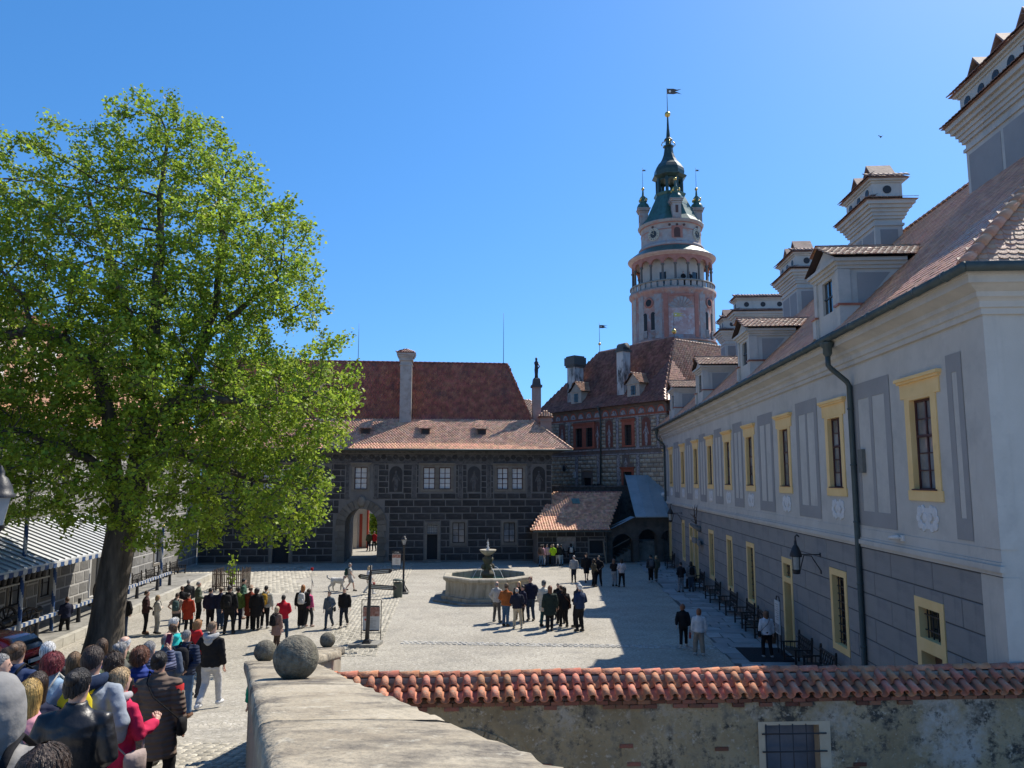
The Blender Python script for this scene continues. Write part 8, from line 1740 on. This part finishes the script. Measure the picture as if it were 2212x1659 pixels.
    if hat:
        m2 = MB()
        if hat[0] == 'cap': m2.rings([(1.68, .094, .112, -.008), (1.72, .09, .106, -.008), (1.765, .06, .07, -.008), (1.78, .01, .01, -.008)], 14); m2.rings([(1.685, .075, .1, .09), (1.692, .075, .1, .09)], 12)
        elif hat[0] == 'sun': m2.rings([(1.68, .15, .165, -.005), (1.686, .15, .165, -.005), (1.70, .096, .112, -.005), (1.78, .085, .095, -.005), (1.80, .05, .06, -.005)], 16)
        else: m2.rings([(1.65, .09, .11, -.006), (1.72, .092, .108, -.006), (1.77, .066, .076, -.008), (1.80, .02, .02, -.008)], 14)
        m2.v = [tuple(Th @ Vector(p)) for p in m2.v]; build(m2, 'hat', cloth(hat[1]), t)
    if (facedet if facedet is not None else abs(((face + turn + 180) % 360) - 180) > 50):
        for s in (-1, 1): piece('eye', EYEM, t, Th @ Matrix.Translation((s * .03, .089, 1.645)))
        piece('mouth', LIPM, t, Th @ Matrix.Translation((0, .089, 1.572)))
    if bag: carry(t, k, face, A, dz, wide, *bag)
    return t
def carry(t, k, face, A, dz, wide, kind, col, label, s=1):
    nm = {'pack': 'backpack', 'cross': 'shoulder_bag', 'hand': 'handbag', 'phone': 'phone', 'tablet': 'phone', 'strap': 'shoulder_bag', 'pole': 'guide_pole', 'cloth': 'folded_jacket'}[kind]
    o = bpy.data.objects.new(nm, None); COL.objects.link(o); o.location = t.location; o.rotation_euler = t.rotation_euler; o.scale = t.scale; BASE[o] = Vector((0, 0, 0)); FROT[o] = face
    tag(o, label, {'backpack': 'backpack', 'shoulder_bag': 'bag', 'handbag': 'bag', 'phone': 'phone', 'guide_pole': 'guide pole', 'folded_jacket': 'jacket'}[nm]); m = cloth(col)
    q = Vector((0, 0, dz))
    if kind == 'pack':
        mb = MB(); Y = -.235; mb.rings([(1.0, .10, .05, Y), (1.03, .14, .085, Y), (1.2, .15, .095, Y), (1.36, .14, .085, Y), (1.43, .10, .05, Y), (1.45, .04, .02, Y)], 16); build(mb, 'body', m, o)
        mb = MB(); mb.rings([(1.02, .08, .03, Y - .085), (1.05, .105, .04, Y - .085), (1.18, .105, .04, Y - .088), (1.21, .08, .025, Y - .085)], 12); build(mb, 'pocket', m, o)
        for e in (-1, 1): mb = MB(); mb.tube([(e * .09, Y + .06, 1.40), (e * .10, -.11, 1.475), (e * .105, -.01, 1.515), (e * .115, .11, 1.43), (e * .13, .165, 1.28), (e * .17, .12, 1.12), (e * .17, -.1, 1.05), (e * .12, Y + .06, 1.04)], [(.022, .009)] * 8, 6); build(mb, 'strap', m, o)
    if kind in ('cross', 'strap'):
        x = s * .27 * wide; mb = MB(); mb.rings([(.80, .035, .09, .0, x), (.82, .05, .12, .0, x), (.95, .05, .125, .0, x), (1.0, .04, .11, .0, x), (1.01, .01, .08, .0, x)], 12); build(mb, 'body', m, o)
        mb = MB(); mb.tube([(x, -.08, .98), (s * .18, -.175, 1.12), (0, -.185, 1.28), (-s * .09, -.14, 1.43), (-s * .10, -.02, 1.535), (-s * .09, .1, 1.45), (0, .172, 1.28), (s * .17, .16, 1.12), (x, .08, .98)], [(.014, .007)] * 9, 6); build(mb, 'strap', m, o)
    if kind == 'hand':
        S_, E_, W_, F_2 = A[s]; c = F_2 + Vector((0, 0, -.22)); mb = MB(); mb.rings([(c.z - .12, .05, .13, c.y, c.x), (c.z + .1, .045, .12, c.y, c.x), (c.z + .11, .02, .1, c.y, c.x)], 12); build(mb, 'body', m, o); mb = MB(); mb.tube([(c.x, c.y - .07, c.z + .1), (c.x, c.y - .04, c.z + .22), (c.x, c.y + .04, c.z + .22), (c.x, c.y + .07, c.z + .1)], .01, 6); build(mb, 'handle', m, o)
    if kind in ('phone', 'tablet'):
        S_, E_, W_, F_2 = A[s]; mb = MB(); mb.cbox(F_2 + Vector((-s * .01, .015, .03)), (.078, .011, .155), M=Matrix.Rotation(R(-25), 4, 'X')); build(mb, 'case', m, o)
    if kind == 'pole':
        S_, E_, W_, F_2 = A[s]; mb = MB(); mb.tube([F_2 + Vector((0, 0, -.15)), F_2 + Vector((s * .12, .1, 1.3))], .012, 6); build(mb, 'shaft', cloth((.4, .38, .35)), o); mb = MB(); p = F_2 + Vector((s * .12, .1, 1.33)); [mb.ball((p.x + .05 * math.cos(a), p.y, p.z + .05 * math.sin(a)), .045, 6) for a in (0, 1.25, 2.5, 3.77, 5.0)]; build(mb, 'flower', m, o); mb = MB(); p = F_2 + Vector((s * .08, .07, .85)); mb.tube([p, p + Vector((-s * .06, 0, -.16)), p + Vector((-s * .09, 0, -.34))], [(.03, .006), (.03, .006), (.02, .006)], 6); build(mb, 'ribbon', cloth((.5, .5, .48)), o)
    if kind == 'cloth':
        mb = MB(); mb.tube([(s * .2, .1, 1.35), (s * .33, .02, 1.3), (s * .36, -.08, 1.1), (s * .33, -.1, .95)], [.06, .11, .1, .05], 10); build(mb, 'body', m, o)
BLK, NVY, DGR, GRY, LGR = (.014, .014, .016), (.016, .02, .045), (.045, .047, .05), (.13, .13, .135), (.36, .36, .36)
DEN, LDEN, CRM, BEI, WHT, BRN, RED_, TAN = (.035, .06, .11), (.33, .37, .42), (.52, .49, .43), (.36, .30, .22), (.66, .66, .65), (.085, .055, .04), (.42, .03, .025), (.22, .16, .11)
hBLK, hBRN, hDBR, hBLO, hGRY, hWHT, hRED, hAUB = (.016, .013, .012), (.10, .055, .03), (.04, .024, .016), (.48, .33, .17), (.25, .24, .23), (.62, .61, .58), (.17, .02, .025), (.16, .06, .03)
def Z3(x, y): return (493.7 + x * .1819, 1152 + y * .1819)
def Z4(x, y): return (822.9 + x * .2232, 1124.6 + y * .2232)
def Z1(x, y): return (x * .2725, 1206.9 + y * .2725)
def ZL(x, y): return (1097.2 + x * .1736, 1179.5 + y * .1736)
def ZR(x, y): return (1426.4 + x * .2812, 960 + y * .2812)
def G(zf, hx, hy, fx, fy, label, face, top, legs, hair, lo=1.52, hi=1.92, z0=0.0, **kw):
    """stands on the court: feet and head seen in the photograph"""
    fpx = zf(fx, fy); hpx = zf(hx, hy); p = gpt(*fpx, ramp=gpt(*fpx).y < 25); d = p.y
    h = max(lo, min(hi, at(hpx[0], hpx[1], d).z - p.z)); v = kw.pop('vox', .026 if d < 36 else (.031 if d < 48 else .035))
    return person(label, Vector((p.x, p.y, p.z + .008 + z0)), face, h, top, legs, hair, vox=v, **kw)
def N_(hx, hy, d, label, face, top, legs, hair, lo=1.5, hi=1.93, **kw):
    """stands on the ramp among the queue: only the head and shoulders show"""
    px = Z1(hx, hy); q = at(px[0], px[1], d); z = ramp_z(d); h = max(lo, min(hi, q.z - z)); v = kw.pop('vox', .015 if d < 8 else (.018 if d < 12 else .021))
    return person(label, Vector((q.x, d, z + .008)), face, h, top, legs, hair, vox=v, **kw)
# ---- the queue on the ramp
N_(70, 865, 3.9, 'person in a light grey hoodie with the hood up and a dark strap', 4, (.27, .262, .25), DGR, None, hoodup=True, hi=1.85, wide=1.1, bag=('pack', BLK, 'black backpack straps worn over the grey hoodie'), arms='front')
N_(335, 1488, 3.1, 'person with dark brown hair, only the top of the head in view', -10, BLK, DGR, ('long', hDBR), arms='front')
N_(585, 885, 6.2, 'person in a black leather jacket with black hair in a loose bun', 6, BLK, DGR, ('bun', hBLK), kind='leather', arms='front', wide=1.05)
N_(700, 665, 7.7, 'tall person with cropped dark hair in a pale denim jacket and navy hood', 3, LDEN, DEN, ('short', hDBR), hood=(.015, .03, .07), wide=1.1, tone=1, arms='pocket', bag=('pack', (.62, .5, .02), 'bright yellow drawstring backpack on the pale denim jacket'))
N_(985, 868, 7.9, 'blonde person in a bright pink red jacket holding a phone', -28, (.56, .025, .085), DEN, ('bob', hBLO), arms=('down', 'phone'), hood=(.4, .38, .39), bag=('cross', (.45, .36, .33), 'small pale pink shoulder bag at the pink jacket hem', 1), hem=.82)
N_(1285, 740, 9.7, 'person in a long brown quilted vest with red sleeves and black hair bun', 2, (.15, .11, .085), BLK, ('bun', hBLK), hem=.56, kind='puffer', sleeves=(.42, .02, .02), bag=('cross', BLK, 'black shoulder bag hanging on the brown quilted vest', 1), tone=1)
N_(215, 970, 6.6, 'person with long golden blonde hair and a pink top', 2, (.6, .28, .33), DEN, ('xlong', (.5, .32, .10)))
N_(272, 905, 7.4, 'person with long dark brown hair beside the golden blonde hair', 6, NVY, DGR, ('long', hDBR), kind='puffer')
N_(428, 760, 9.3, 'person with short dyed red hair in a light blue denim jacket', -4, (.25, .36, .47), DEN, ('curly', hRED), bag=('cross', CRM, 'cream shoulder bag strap on the light blue denim jacket', -1), collar=True)
N_(395, 662, 10.8, 'white haired person in a charcoal grey jacket before the red car', 4, DGR, BLK, ('short', hWHT), wide=1.1)
N_(162, 662, 9.9, 'person with tousled brown hair in a navy shirt with a dark backpack', 3, (.03, .05, .12), DGR, ('bun', hBRN), bag=('pack', BLK, 'dark grey backpack on the navy shirt'), tone=1)
N_(35, 768, 9.0, 'grey cropped person turned sideways at the picture edge', -62, LGR, DGR, ('short', hGRY), tone=0, facedet=True)
N_(62, 715, 11.5, 'dark haired person standing close to the red car bonnet side', 3, BLK, DGR, ('short', hDBR))
N_(578, 750, 10.6, 'person with dark blonde hair half hidden by the pale denim jacket', 5, (.05, .07, .06), DGR, ('long', (.20, .12, .06)))
N_(762, 690, 10.4, 'person in an olive green shirt behind the pale denim jacket', 0, (.10, .12, .07), DGR, ('short', hBRN), wide=1.1)
N_(918, 752, 9.9, 'person with curly dark brown hair and a black top', 6, BLK, BLK, ('curly', hDBR))
N_(822, 640, 13.2, 'person with long light brown hair and a bright blue jacket', 12, (.05, .09, .42), DEN, ('xlong', hBRN))
N_(968, 672, 11.9, 'grey haired person with a small topknot and yellow scarf', 3, (.12, .12, .10), DGR, ('bun', hGRY))
N_(985, 615, 13.2, 'balding white haired person in an olive padded jacket', -6, (.075, .085, .05), DGR, ('bald', hWHT), kind='puffer')
N_(1147, 702, 10.9, 'person with curly chestnut hair in a royal blue padded jacket', -2, (.03, .055, .24), DGR, ('curly', hAUB), kind='puffer', wide=1.1)
N_(1212, 656, 12.0, 'close cropped person in a striped navy top raising a phone', -8, NVY, DGR, ('short', hGRY), kind='stripe', arms=('down', 'raise'), bag=('phone', (.2, .02, .05), 'phone in a dark red case held up over the queue', 1), tone=0)
N_(1328, 586, 14.2, 'bald person in a slate blue jumper with a backpack strap', 4, (.085, .11, .16), DEN, ('bald', hGRY), bag=('cross', BLK, 'dark bag strap across the slate blue jumper', -1), tone=0, arms='front')
N_(1368, 520, 19.0, 'person with a brown hair knot in a bright turquoise jacket', 60, (.02, .42, .42), DEN, ('bun', hBRN), hood=True)
N_(1385, 470, 22.3, 'white haired person in a pale vest with grey blue sleeves', -40, CRM, DGR, ('curly', hWHT), sleeves=(.2, .26, .3))
N_(1490, 570, 16.9, 'person in a navy padded jacket and jeans with a black backpack', 5, (.02, .03, .06), (.06, .11, .19), ('short', hGRY), arms='back', bag=('pack', BLK, 'black backpack on the navy padded jacket above jeans'), shoes=(.15, .08, .05), kind='puffer', lo=1.66)
N_(1560, 485, 20.4, 'blonde person in a scarlet jacket with a slim brown strap', -18, (.48, .02, .025), DGR, ('bob', (.4, .2, .08)), bag=('cross', BRN, 'brown bag strap on the scarlet jacket', 1), hood=True)
N_(1680, 498, 18.2, 'person in a black hooded jacket and pale grey trousers stepping ahead', -8, BLK, (.50, .50, .50), ('short', (.26, .17, .10)), hood=(.42, .42, .41), arms=('pocket', 'down'), shoes=WHT, wide=1.08, stance='walk')
# ---- the row by the tree
G(Z1, 1005, 272, 965, 640, 'stout person in a black jacket with a grey shoulder stripe by the linden trunk', -8, BLK, (.03, .045, .08), ('short', hBLK), wide=1.15, arms='pocket')
G(Z1, 1168, 255, 1140, 600, 'person in a dark maroon brown jacket facing the platform', -55, (.06, .03, .03), BLK, ('short', hDBR), arms='front', shoes=(.18, .09, .05), tone=1)
G(Z1, 1240, 290, 1238, 598, 'person in a cream jacket and trousers with a navy shoulder bag', -40, CRM, (.42, .40, .36), ('bob', hBLO), arms='crossed', bag=('cross', NVY, 'navy shoulder bag on the cream jacket', -1))
G(Z1, 1388, 272, 1388, 590, 'person in a peach top wearing a patterned floral backpack', 4, (.45, .33, .27), DGR, ('short', hDBR), arms='hip', bag=('pack', (.07, .12, .12), 'floral patterned grey green backpack on the peach top'), sleeves='short')
G(Z1, 1430, 220, 1430, 515, 'dark clad person just behind the floral backpack', 30, BLK, DGR, ('short', hBRN))
G(Z1, 1478, 168, 1478, 470, 'grey haired person in a charcoal jacket behind the dark clad pair', 20, DGR, DGR, ('short', hGRY), wide=1.15)
G(Z1, 1487, 275, 1488, 592, 'person in a bright red knee length coat over dark legs', -6, (.40, .045, .02), BLK, ('short', hBLK), hem=.62)
G(Z1, 1570, 182, 1565, 500, 'grey haired person in a grey green jacket seen from the side', -60, (.09, .11, .08), BLK, ('short', hGRY), arms='front', facedet=True)
G(Z1, 1668, 232, 1662, 562, 'broad person in a navy jacket standing by the picket guard', 3, NVY, BLK, ('short', hBLK), wide=1.22)
G(Z1, 1752, 230, 1740, 560, 'person in a dark blue jacket and light cap by the picket guard', 10, (.02, .026, .06), DEN, ('short', hBRN), hat=('cap', BEI), wide=1.1)
G(Z1, 1832, 215, 1812, 598, 'tall person in a black jacket with a black backpack', 6, BLK, BLK, ('short', hBLK), bag=('pack', (.02, .02, .022), 'black backpack on the tall person in black'), wide=1.1)
G(Z1, 1882, 225, 1872, 565, 'person in a yellow green jacket behind the black backpack', 12, (.10, .14, .03), NVY, ('short', hBLK))
G(Z1, 1925, 160, 1915, 478, 'person in a mid green jacket looking sideways beside the picket guard', -70, (.055, .12, .085), LGR, ('short', hBLK), arms='front', shoes=(.3, .2, .15), facedet=True)
G(Z3, 275, 628, 245, 1138, 'person in a long rust red coat and beige sun hat', 3, (.22, .045, .025), BLK, ('short', hBRN), hem=.55, hat=('sun', (.38, .27, .2)))
G(Z3, 345, 650, 322, 1155, 'person in a long black coat with curly black hair', 4, BLK, BLK, ('curly', hBLK), hem=.6, wide=1.15)
G(Z3, 474, 622, 425, 1130, 'person in a pale grey padded jacket with a mustard backpack', -4, (.44, .43, .38), BLK, ('short', hBLK), kind='puffer', bag=('pack', (.42, .24, .03), 'mustard yellow backpack on the pale padded jacket'), shoes=(.4, .38, .33), wide=1.1)
G(Z3, 645, 732, 640, 1282, 'dark haired person in a bright crimson jacket and jeans', 3, (.50, .015, .035), (.03, .06, .1), ('short', hBLK), arms='front', collar=True, wide=1.08)
G(Z3, 588, 868, 560, 1385, 'person in a dusky pink brown coat with a black backpack', -22, (.26, .165, .14), BRN, ('bob', (.50, .40, .27)), hem=.6, bag=('pack', BLK, 'black backpack on the dusky pink brown coat'), arms='down')
G(Z3, 893, 614, 858, 1128, 'person with long auburn hair in black wearing a white backpack', 2, BLK, BLK, ('long', (.30, .12, .04)), bag=('pack', (.58, .57, .54), 'white backpack on the person in black'), wide=1.1, shoes=(.5, .47, .4), lkind='wide')
G(Z3, 952, 660, 945, 1112, 'dark haired person in a hot pink top holding a tall guide pole', -30, (.62, .10, .24), DGR, ('long', hDBR), arms=('phone', 'down'), bag=('pole', (.5, .03, .04), 'tall guide pole topped by a red flower', -1), shoes=(.4, .3, .25))
G(Z3, 1213, 690, 1195, 1132, 'person in a grey blue jacket walking with a dark shoulder bag', 176, (.10, .13, .165), (.05, .07, .1), ('short', hBLK), arms=('front', 'down'), bag=('cross', (.05, .05, .05), 'dark grey bag at the hip of the grey blue jacket', -1), stance='walk')
G(Z3, 1388, 648, 1372, 1122, 'person in a black jacket over a printed dark tee walking', 178, BLK, (.02, .025, .035), ('short', hGRY), arms=('down', 'bk'), stance='walk', shoes=(.3, .26, .22), wide=1.1)
G(Z3, 1478, 355, 1440, 692, 'person in a light grey tee and shorts walking the dog', -78, (.42, .42, .41), (.36, .36, .36), ('short', hGRY), stance='walk', shorts=True, sleeves='short', arms=('bk', 'fwd'), bag=('pack', (.02, .06, .05), 'dark green backpack of the dog walker'))
G(Z3, 1670, 388, 1662, 728, 'long haired blonde person in white striding behind the signpost', -70, WHT, (.62, .62, .60), ('xlong', (.42, .32, .2)), stance='walk', arms=('fwd', 'bk'), bag=('hand', (.45, .13, .11), 'small red handbag swinging by the person in white', -1), shoes=WHT)
p = at(574, 1409, 12.8); person('person in an emerald green top and cap behind the parapet ball', Vector((p.x, 12.8, ramp_z(12.8))), 30, 1.62, (.01, .33, .21), DEN, ('short', hDBR), vox=.024, hat=('beanie', (.01, .33, .21)))
G(Z1, 548, 308, 505, 632, 'person in a navy shirt leaning on the striped rail under the canopy', 40, NVY, BLK, ('short', hBRN), arms=('hold', 'hold'), tone=1)
# ---- beyond the gate
for (hx, hy, fx, fy, lab, c, lg) in ((1665, 118, 1662, 305, 'dark clad person in the gate passage beside the garden wall', (.06, .07, .04), BLK), (1732, 128, 1726, 292, 'person in red at the far end of the gate passage', (.4, .02, .03), BLK)):
    px = Z3(hx, hy); q = at(px[0], px[1], 69); person(lab, Vector((q.x, 69, .01)), 160, 1.7, c, lg, ('short', hDBR), vox=.032)
# ---- the group by the fountain
G(Z4, 1146, 592, 1118, 985, 'bald person in a pale grey sweatshirt standing nearest the fountain basin', -30, (.44, .43, .41), (.12, .11, .10), ('bald', hGRY), arms='pocket', shoes=(.2, .2, .19))
G(Z4, 1220, 615, 1205, 1025, 'person in a rust orange jacket, jeans and flat cap', -25, (.36, .11, .03), (.06, .12, .21), ('short', hBRN), hat=('beanie', (.2, .15, .11)), arms='front', wide=1.12)
G(Z4, 1326, 590, 1335, 968, 'long haired blonde person in black behind the rust orange jacket', 150, BLK, BLK, ('long', (.42, .28, .14)))
G(Z4, 1362, 628, 1380, 992, 'dark haired person in navy hidden behind the cream trousers', 120, NVY, BLK, ('short', hBLK), shoes=(.3, .29, .27))
G(Z4, 1335, 650, 1325, 1045, 'bald person in a navy jacket and cream trousers', 2, (.02, .024, .04), (.55, .46, .32), ('bald', hWHT), shoes=(.45, .4, .32), wide=1.15, arms='front', turn=-8)
G(Z4, 1468, 546, 1455, 968, 'tall person in a navy padded jacket and jeans facing the group', 160, NVY, (.03, .05, .09), ('short', hAUB), kind='puffer', arms='back', wide=1.15)
G(Z4, 1625, 588, 1580, 1030, 'person in a long ivory coat and grey beanie', -40, (.62, .58, .5), (.02, .07, .08), ('short', hGRY), hat=('beanie', GRY), hem=.6, kind='puffer')
G(Z4, 1636, 632, 1635, 1072, 'person with long brown hair in a dark green parka', 4, (.022, .035, .03), BLK, ('xlong', hAUB), hem=.62, kind='puffer', wide=1.15)
G(Z4, 1718, 608, 1722, 945, 'dark haired person in black facing the camera in the group', 172, BLK, BLK, ('short', hDBR), arms='front')
G(Z4, 1742, 628, 1745, 998, 'person in a black fleece beside the green parka', 20, BLK, BLK, ('short', hBRN), arms='front')
G(Z4, 1786, 640, 1775, 1032, 'person with dark wavy hair in black with a brown bag', 24, BLK, BLK, ('long', hDBR), hem=.76, bag=('cross', (.17, .07, .04), 'brown leather bag at the hip of the person in black', 1))
G(Z4, 1930, 626, 1930, 1076, 'person in a navy jacket and white cap at the group edge', 40, (.025, .045, .10), BLK, ('short', hWHT), hat=('cap', (.6, .6, .58)), arms='front', wide=1.1)
G(Z4, 1912, 602, 1908, 1032, 'white haired person mostly hidden by the white cap', 50, DGR, BLK, ('short', hWHT), arms='front')
# ---- the couples farther off
G(Z4, 1870, 340, 1866, 598, 'white haired person in a light grey jumper walking hand in hand', 176, (.34, .34, .34), (.02, .025, .04), ('short', hWHT), wide=1.1, arms='down')
G(Z4, 1980, 316, 1990, 596, 'person in a black tee, black cap and long shorts', 184, BLK, BLK, ('short', hBLK), hat=('cap', BLK), shorts=True, arms='down', wide=1.2, stance='walk')
G(Z4, 2048, 372, 2058, 640, 'person with long brown hair in olive brown clasping hands', -60, (.06, .055, .04), BLK, ('long', hDBR), arms='front', facedet=True)
G(Z4, 2105, 342, 2108, 632, 'dark haired person in a black shirt clasping hands', 165, BLK, BLK, ('short', hBLK), arms='front')
G(Z4, 1540, 240, 1548, 442, 'person in a taupe jacket at the edge of the group before the wall banner', -25, (.22, .15, .13), (.09, .16, .24), ('short', hBLK), bag=('pack', BRN, 'dark brown backpack on the taupe jacket'))
G(Z4, 1564, 245, 1570, 440, 'person in a pale pink top tucked behind the taupe jacket', -50, (.6, .33, .36), WHT, ('long', hBLK))
G(Z4, 1610, 236, 1608, 436, 'person with long brown hair in a blush pink jacket and jeans', 175, (.58, .40, .38), (.05, .07, .1), ('long', hDBR), bag=('cross', (.5, .5, .55), 'lilac white bag on the blush pink jacket', 1))
G(Z4, 1645, 230, 1645, 436, 'person in black between the blush pink and the lime jackets', 150, BLK, BLK, ('long', hDBR))
G(Z4, 1676, 230, 1664, 442, 'person in a lime green jacket and dark jeans', -20, (.36, .60, .02), (.02, .03, .05), ('short', (.2, .15, .1)), arms='front')
G(Z4, 1715, 236, 1714, 436, 'white haired person in a black jacket, red scarf and white trousers', 170, BLK, (.6, .58, .54), ('short', hWHT))
G(Z4, 1742, 238, 1746, 436, 'person in a dark padded jacket and pale jeans with a bag', 15, (.02, .025, .03), (.25, .38, .46), ('short', hBLK), bag=('cross', BLK, 'black bag on the dark padded jacket', 1), kind='puffer')
G(Z4, 1842, 236, 1842, 425, 'person with long black hair and a white backpack facing the shed', 5, BLK, (.07, .10, .13), ('xlong', hBLK), bag=('pack', (.58, .57, .5), 'white backpack of the long haired person facing the shed'))
# ---- in the wing's shade
G(ZL, 1326, 160, 1328, 502, 'long haired person in a black top and pale jeans at the shade edge', -30, BLK, (.25, .28, .31), ('xlong', (.16, .09, .06)), arms='phone', hem=.95)
G(ZL, 1408, 158, 1415, 512, 'person in a mottled grey jacket and black trousers at the shade edge', 12, (.16, .14, .14), BLK, ('long', hBLK), arms='front', kind='pattern')
G(ZL, 1775, 110, 1780, 452, 'person in dark clothes with a grey backpack in the wing shade', 0, DGR, BLK, ('short', hBLK), bag=('pack', (.12, .12, .13), 'grey backpack of the dark clad person in the wing shade'), shoes=(.55, .53, .5))
G(ZL, 1828, 130, 1846, 430, 'person in olive beside the grey backpack in the wing shade', 8, (.12, .12, .09), (.12, .11, .08), ('bob', (.3, .22, .13)), shoes=(.45, .43, .4))
G(ZR, 150, 905, 160, 1138, 'person in a dark top and patterned trousers by the benches', 20, (.02, .022, .028), (.05, .05, .055), ('short', hBLK), lkind='pattern', arms='front')
G(ZR, 240, 900, 240, 1134, 'person in a grey jumper and jeans below the stag antlers', 4, (.20, .19, .19), (.05, .075, .11), ('long', hBLK), bag=('pack', BLK, 'dark backpack on the grey jumper below the antlers'))
x, y = rot2(PF, 7.75, 45.6); person('dark clad person sitting on the bench below the antlers', Vector((x, y, .05)), 90 + PF, 1.68, BLK, BLK, ('short', hBLK), stance='sit', arms='hold', vox=.03)
G(ZR, 242, 1228, 180, 1565, 'curly haired person in black striding with a coral red handbag', -15, BLK, BLK, ('curly', hAUB), stance='walk', arms=('bk', 'down'), bag=('hand', (.45, .09, .07), 'coral red handbag carried past the benches', 1), shoes=(.5, .48, .42))
G(ZR, 315, 1262, 300, 1622, 'person in a white jacket and beige trousers walking past the benches', -4, (.62, .62, .63), (.30, .25, .20), ('bob', hAUB), arms='down', shoes=(.5, .48, .45), stance='stand', lkind='wide')
G(ZR, 822, 1278, 830, 1645, 'person in a white jacket and black trousers standing on the doormat edge', -4, (.64, .64, .66), BLK, ('long', (.16, .08, .045)), arms='down', bag=('cross', BLK, 'small black bag with a strap over the white jacket', -1), shoes=(.3, .3, .3))
# ---- on the tower gallery
for off, lab in ((.35, 'dark clad person leaning on the tower gallery balustrade'), (1.1, 'second dark clad person beside a column of the tower gallery')):
    a = ang(off, 4.4); q = on(4.42, a, 28.1); person(lab, Vector(q), 180, 1.75, BLK, BLK, ('short', hBLK), arms='hold', vox=.035)
flush_shapes()
print('people', NPEOPLE[0])
# ------------------------------------------------------------------ the white dog and its lead
DOGM = mat('dog_fur', [(.50, .47, .41), (.66, .63, .57)], scale=9, rough=.9, bump=.9, bscale=26)
TMP2 = bpy.data.scenes.new('shaping2')
def dog():
    p = gpt(*Z3(1290, 684)); t = bpy.data.objects.new('dog', None); COL.objects.link(t); t.location = (p.x, p.y, .006); t.rotation_euler = (0, 0, R(-84)); BASE[t] = Vector((0, 0, 0)); FROT[t] = -84; tag(t, 'large white shaggy dog walking on a lead', 'dog')
    b = MB()   # faces +Y
    b.tube([(0, -.36, .60), (0, -.28, .60), (0, -.08, .585), (0, .12, .57), (0, .28, .58), (0, .36, .63)], [(.11, .12), (.15, .16), (.15, .16), (.165, .19), (.17, .20), (.11, .13)], 12)
    b.tube([(0, .28, .64), (0, .40, .74), (0, .47, .82)], [.10, .08, .075], 10); b.ball((0, .51, .84), .088, 12, sc=(.95, 1.1, .95)); b.tube([(0, .56, .82), (0, .66, .79), (0, .70, .785)], [.052, .042, .032], 8)
    for s in (-1, 1): b.tube([(s * .065, .49, .90), (s * .095, .475, .86), (s * .10, .48, .79)], [.025, .033, .015], 6)
    b.tube([(0, -.36, .64), (0, -.47, .68), (0, -.56, .76), (0, -.57, .84), (0, -.52, .88)], [.045, .055, .06, .05, .02], 8)
    for s, f in ((1, .10), (-1, -.07)):
        b.tube([(s * .08, .25, .55), (s * .085, .25 + f * .4, .34), (s * .08, .26 + f, .16), (s * .08, .26 + f, .04)], [.085, .062, .05, .046], 8); b.tube([(s * .08, .25 + f, .035), (s * .08, .31 + f, .03)], [.038, .03], 6)
        g = -f * 1.3; b.tube([(s * .09, -.28, .56), (s * .095, -.22 + g * .5, .38), (s * .09, -.34 + g, .22), (s * .09, -.31 + g, .04)], [.11, .085, .052, .046], 8); b.tube([(s * .09, -.32 + g, .035), (s * .09, -.25 + g, .03)], [.038, .03], 6)
    me = bpy.data.meshes.new('raw'); me.from_pydata(b.v, [], b.f); o = bpy.data.objects.new('raw', me); TMP2.collection.objects.link(o); m = o.modifiers.new('r', 'REMESH'); m.mode = 'VOXEL'; m.voxel_size = .018; m.use_smooth_shade = True
    vl = TMP2.view_layers[0]; vl.update(); m2 = bpy.data.meshes.new_from_object(o.evaluated_get(vl.depsgraph), depsgraph=vl.depsgraph); m2.materials.clear(); m2.materials.append(DOGM); link(m2, 'body', t)
    for q, r, nm in (((0, .715, .80), .02, 'nose'), ((-.045, .575, .865), .013, 'eye'), ((.045, .575, .865), .013, 'eye')): mb = MB(); mb.ball(q, r, 8); build(mb, nm, EYE, t)
    mb = MB(); mb.lathe([(.09, -.02), (.09, .02)], seg=14, cap=False, M=Matrix.Translation((0, .40, .75)) @ Matrix.Rotation(R(-45), 4, 'X')); build(mb, 'collar', RED_M, t)
    bpy.data.scenes.remove(TMP2)
    w_ = t.matrix_basis @ Vector((0, .42, .80)); e = gpt(*Z3(1440, 692)); l = thing('dog_lead', 'thin lead running from the white dog to its walker', 'lead', (w_.x, w_.y, w_.z)); mb = MB(); mb.tube([w_, w_.lerp(Vector((e.x - .1, e.y, .85)), .5) + Vector((0, 0, -.06)), (e.x - .1, e.y, .88)], .008, 5); build(mb, 'strap', RED_M, l)
RED_M = flat('lead_red', (.3, .05, .04)); dog()
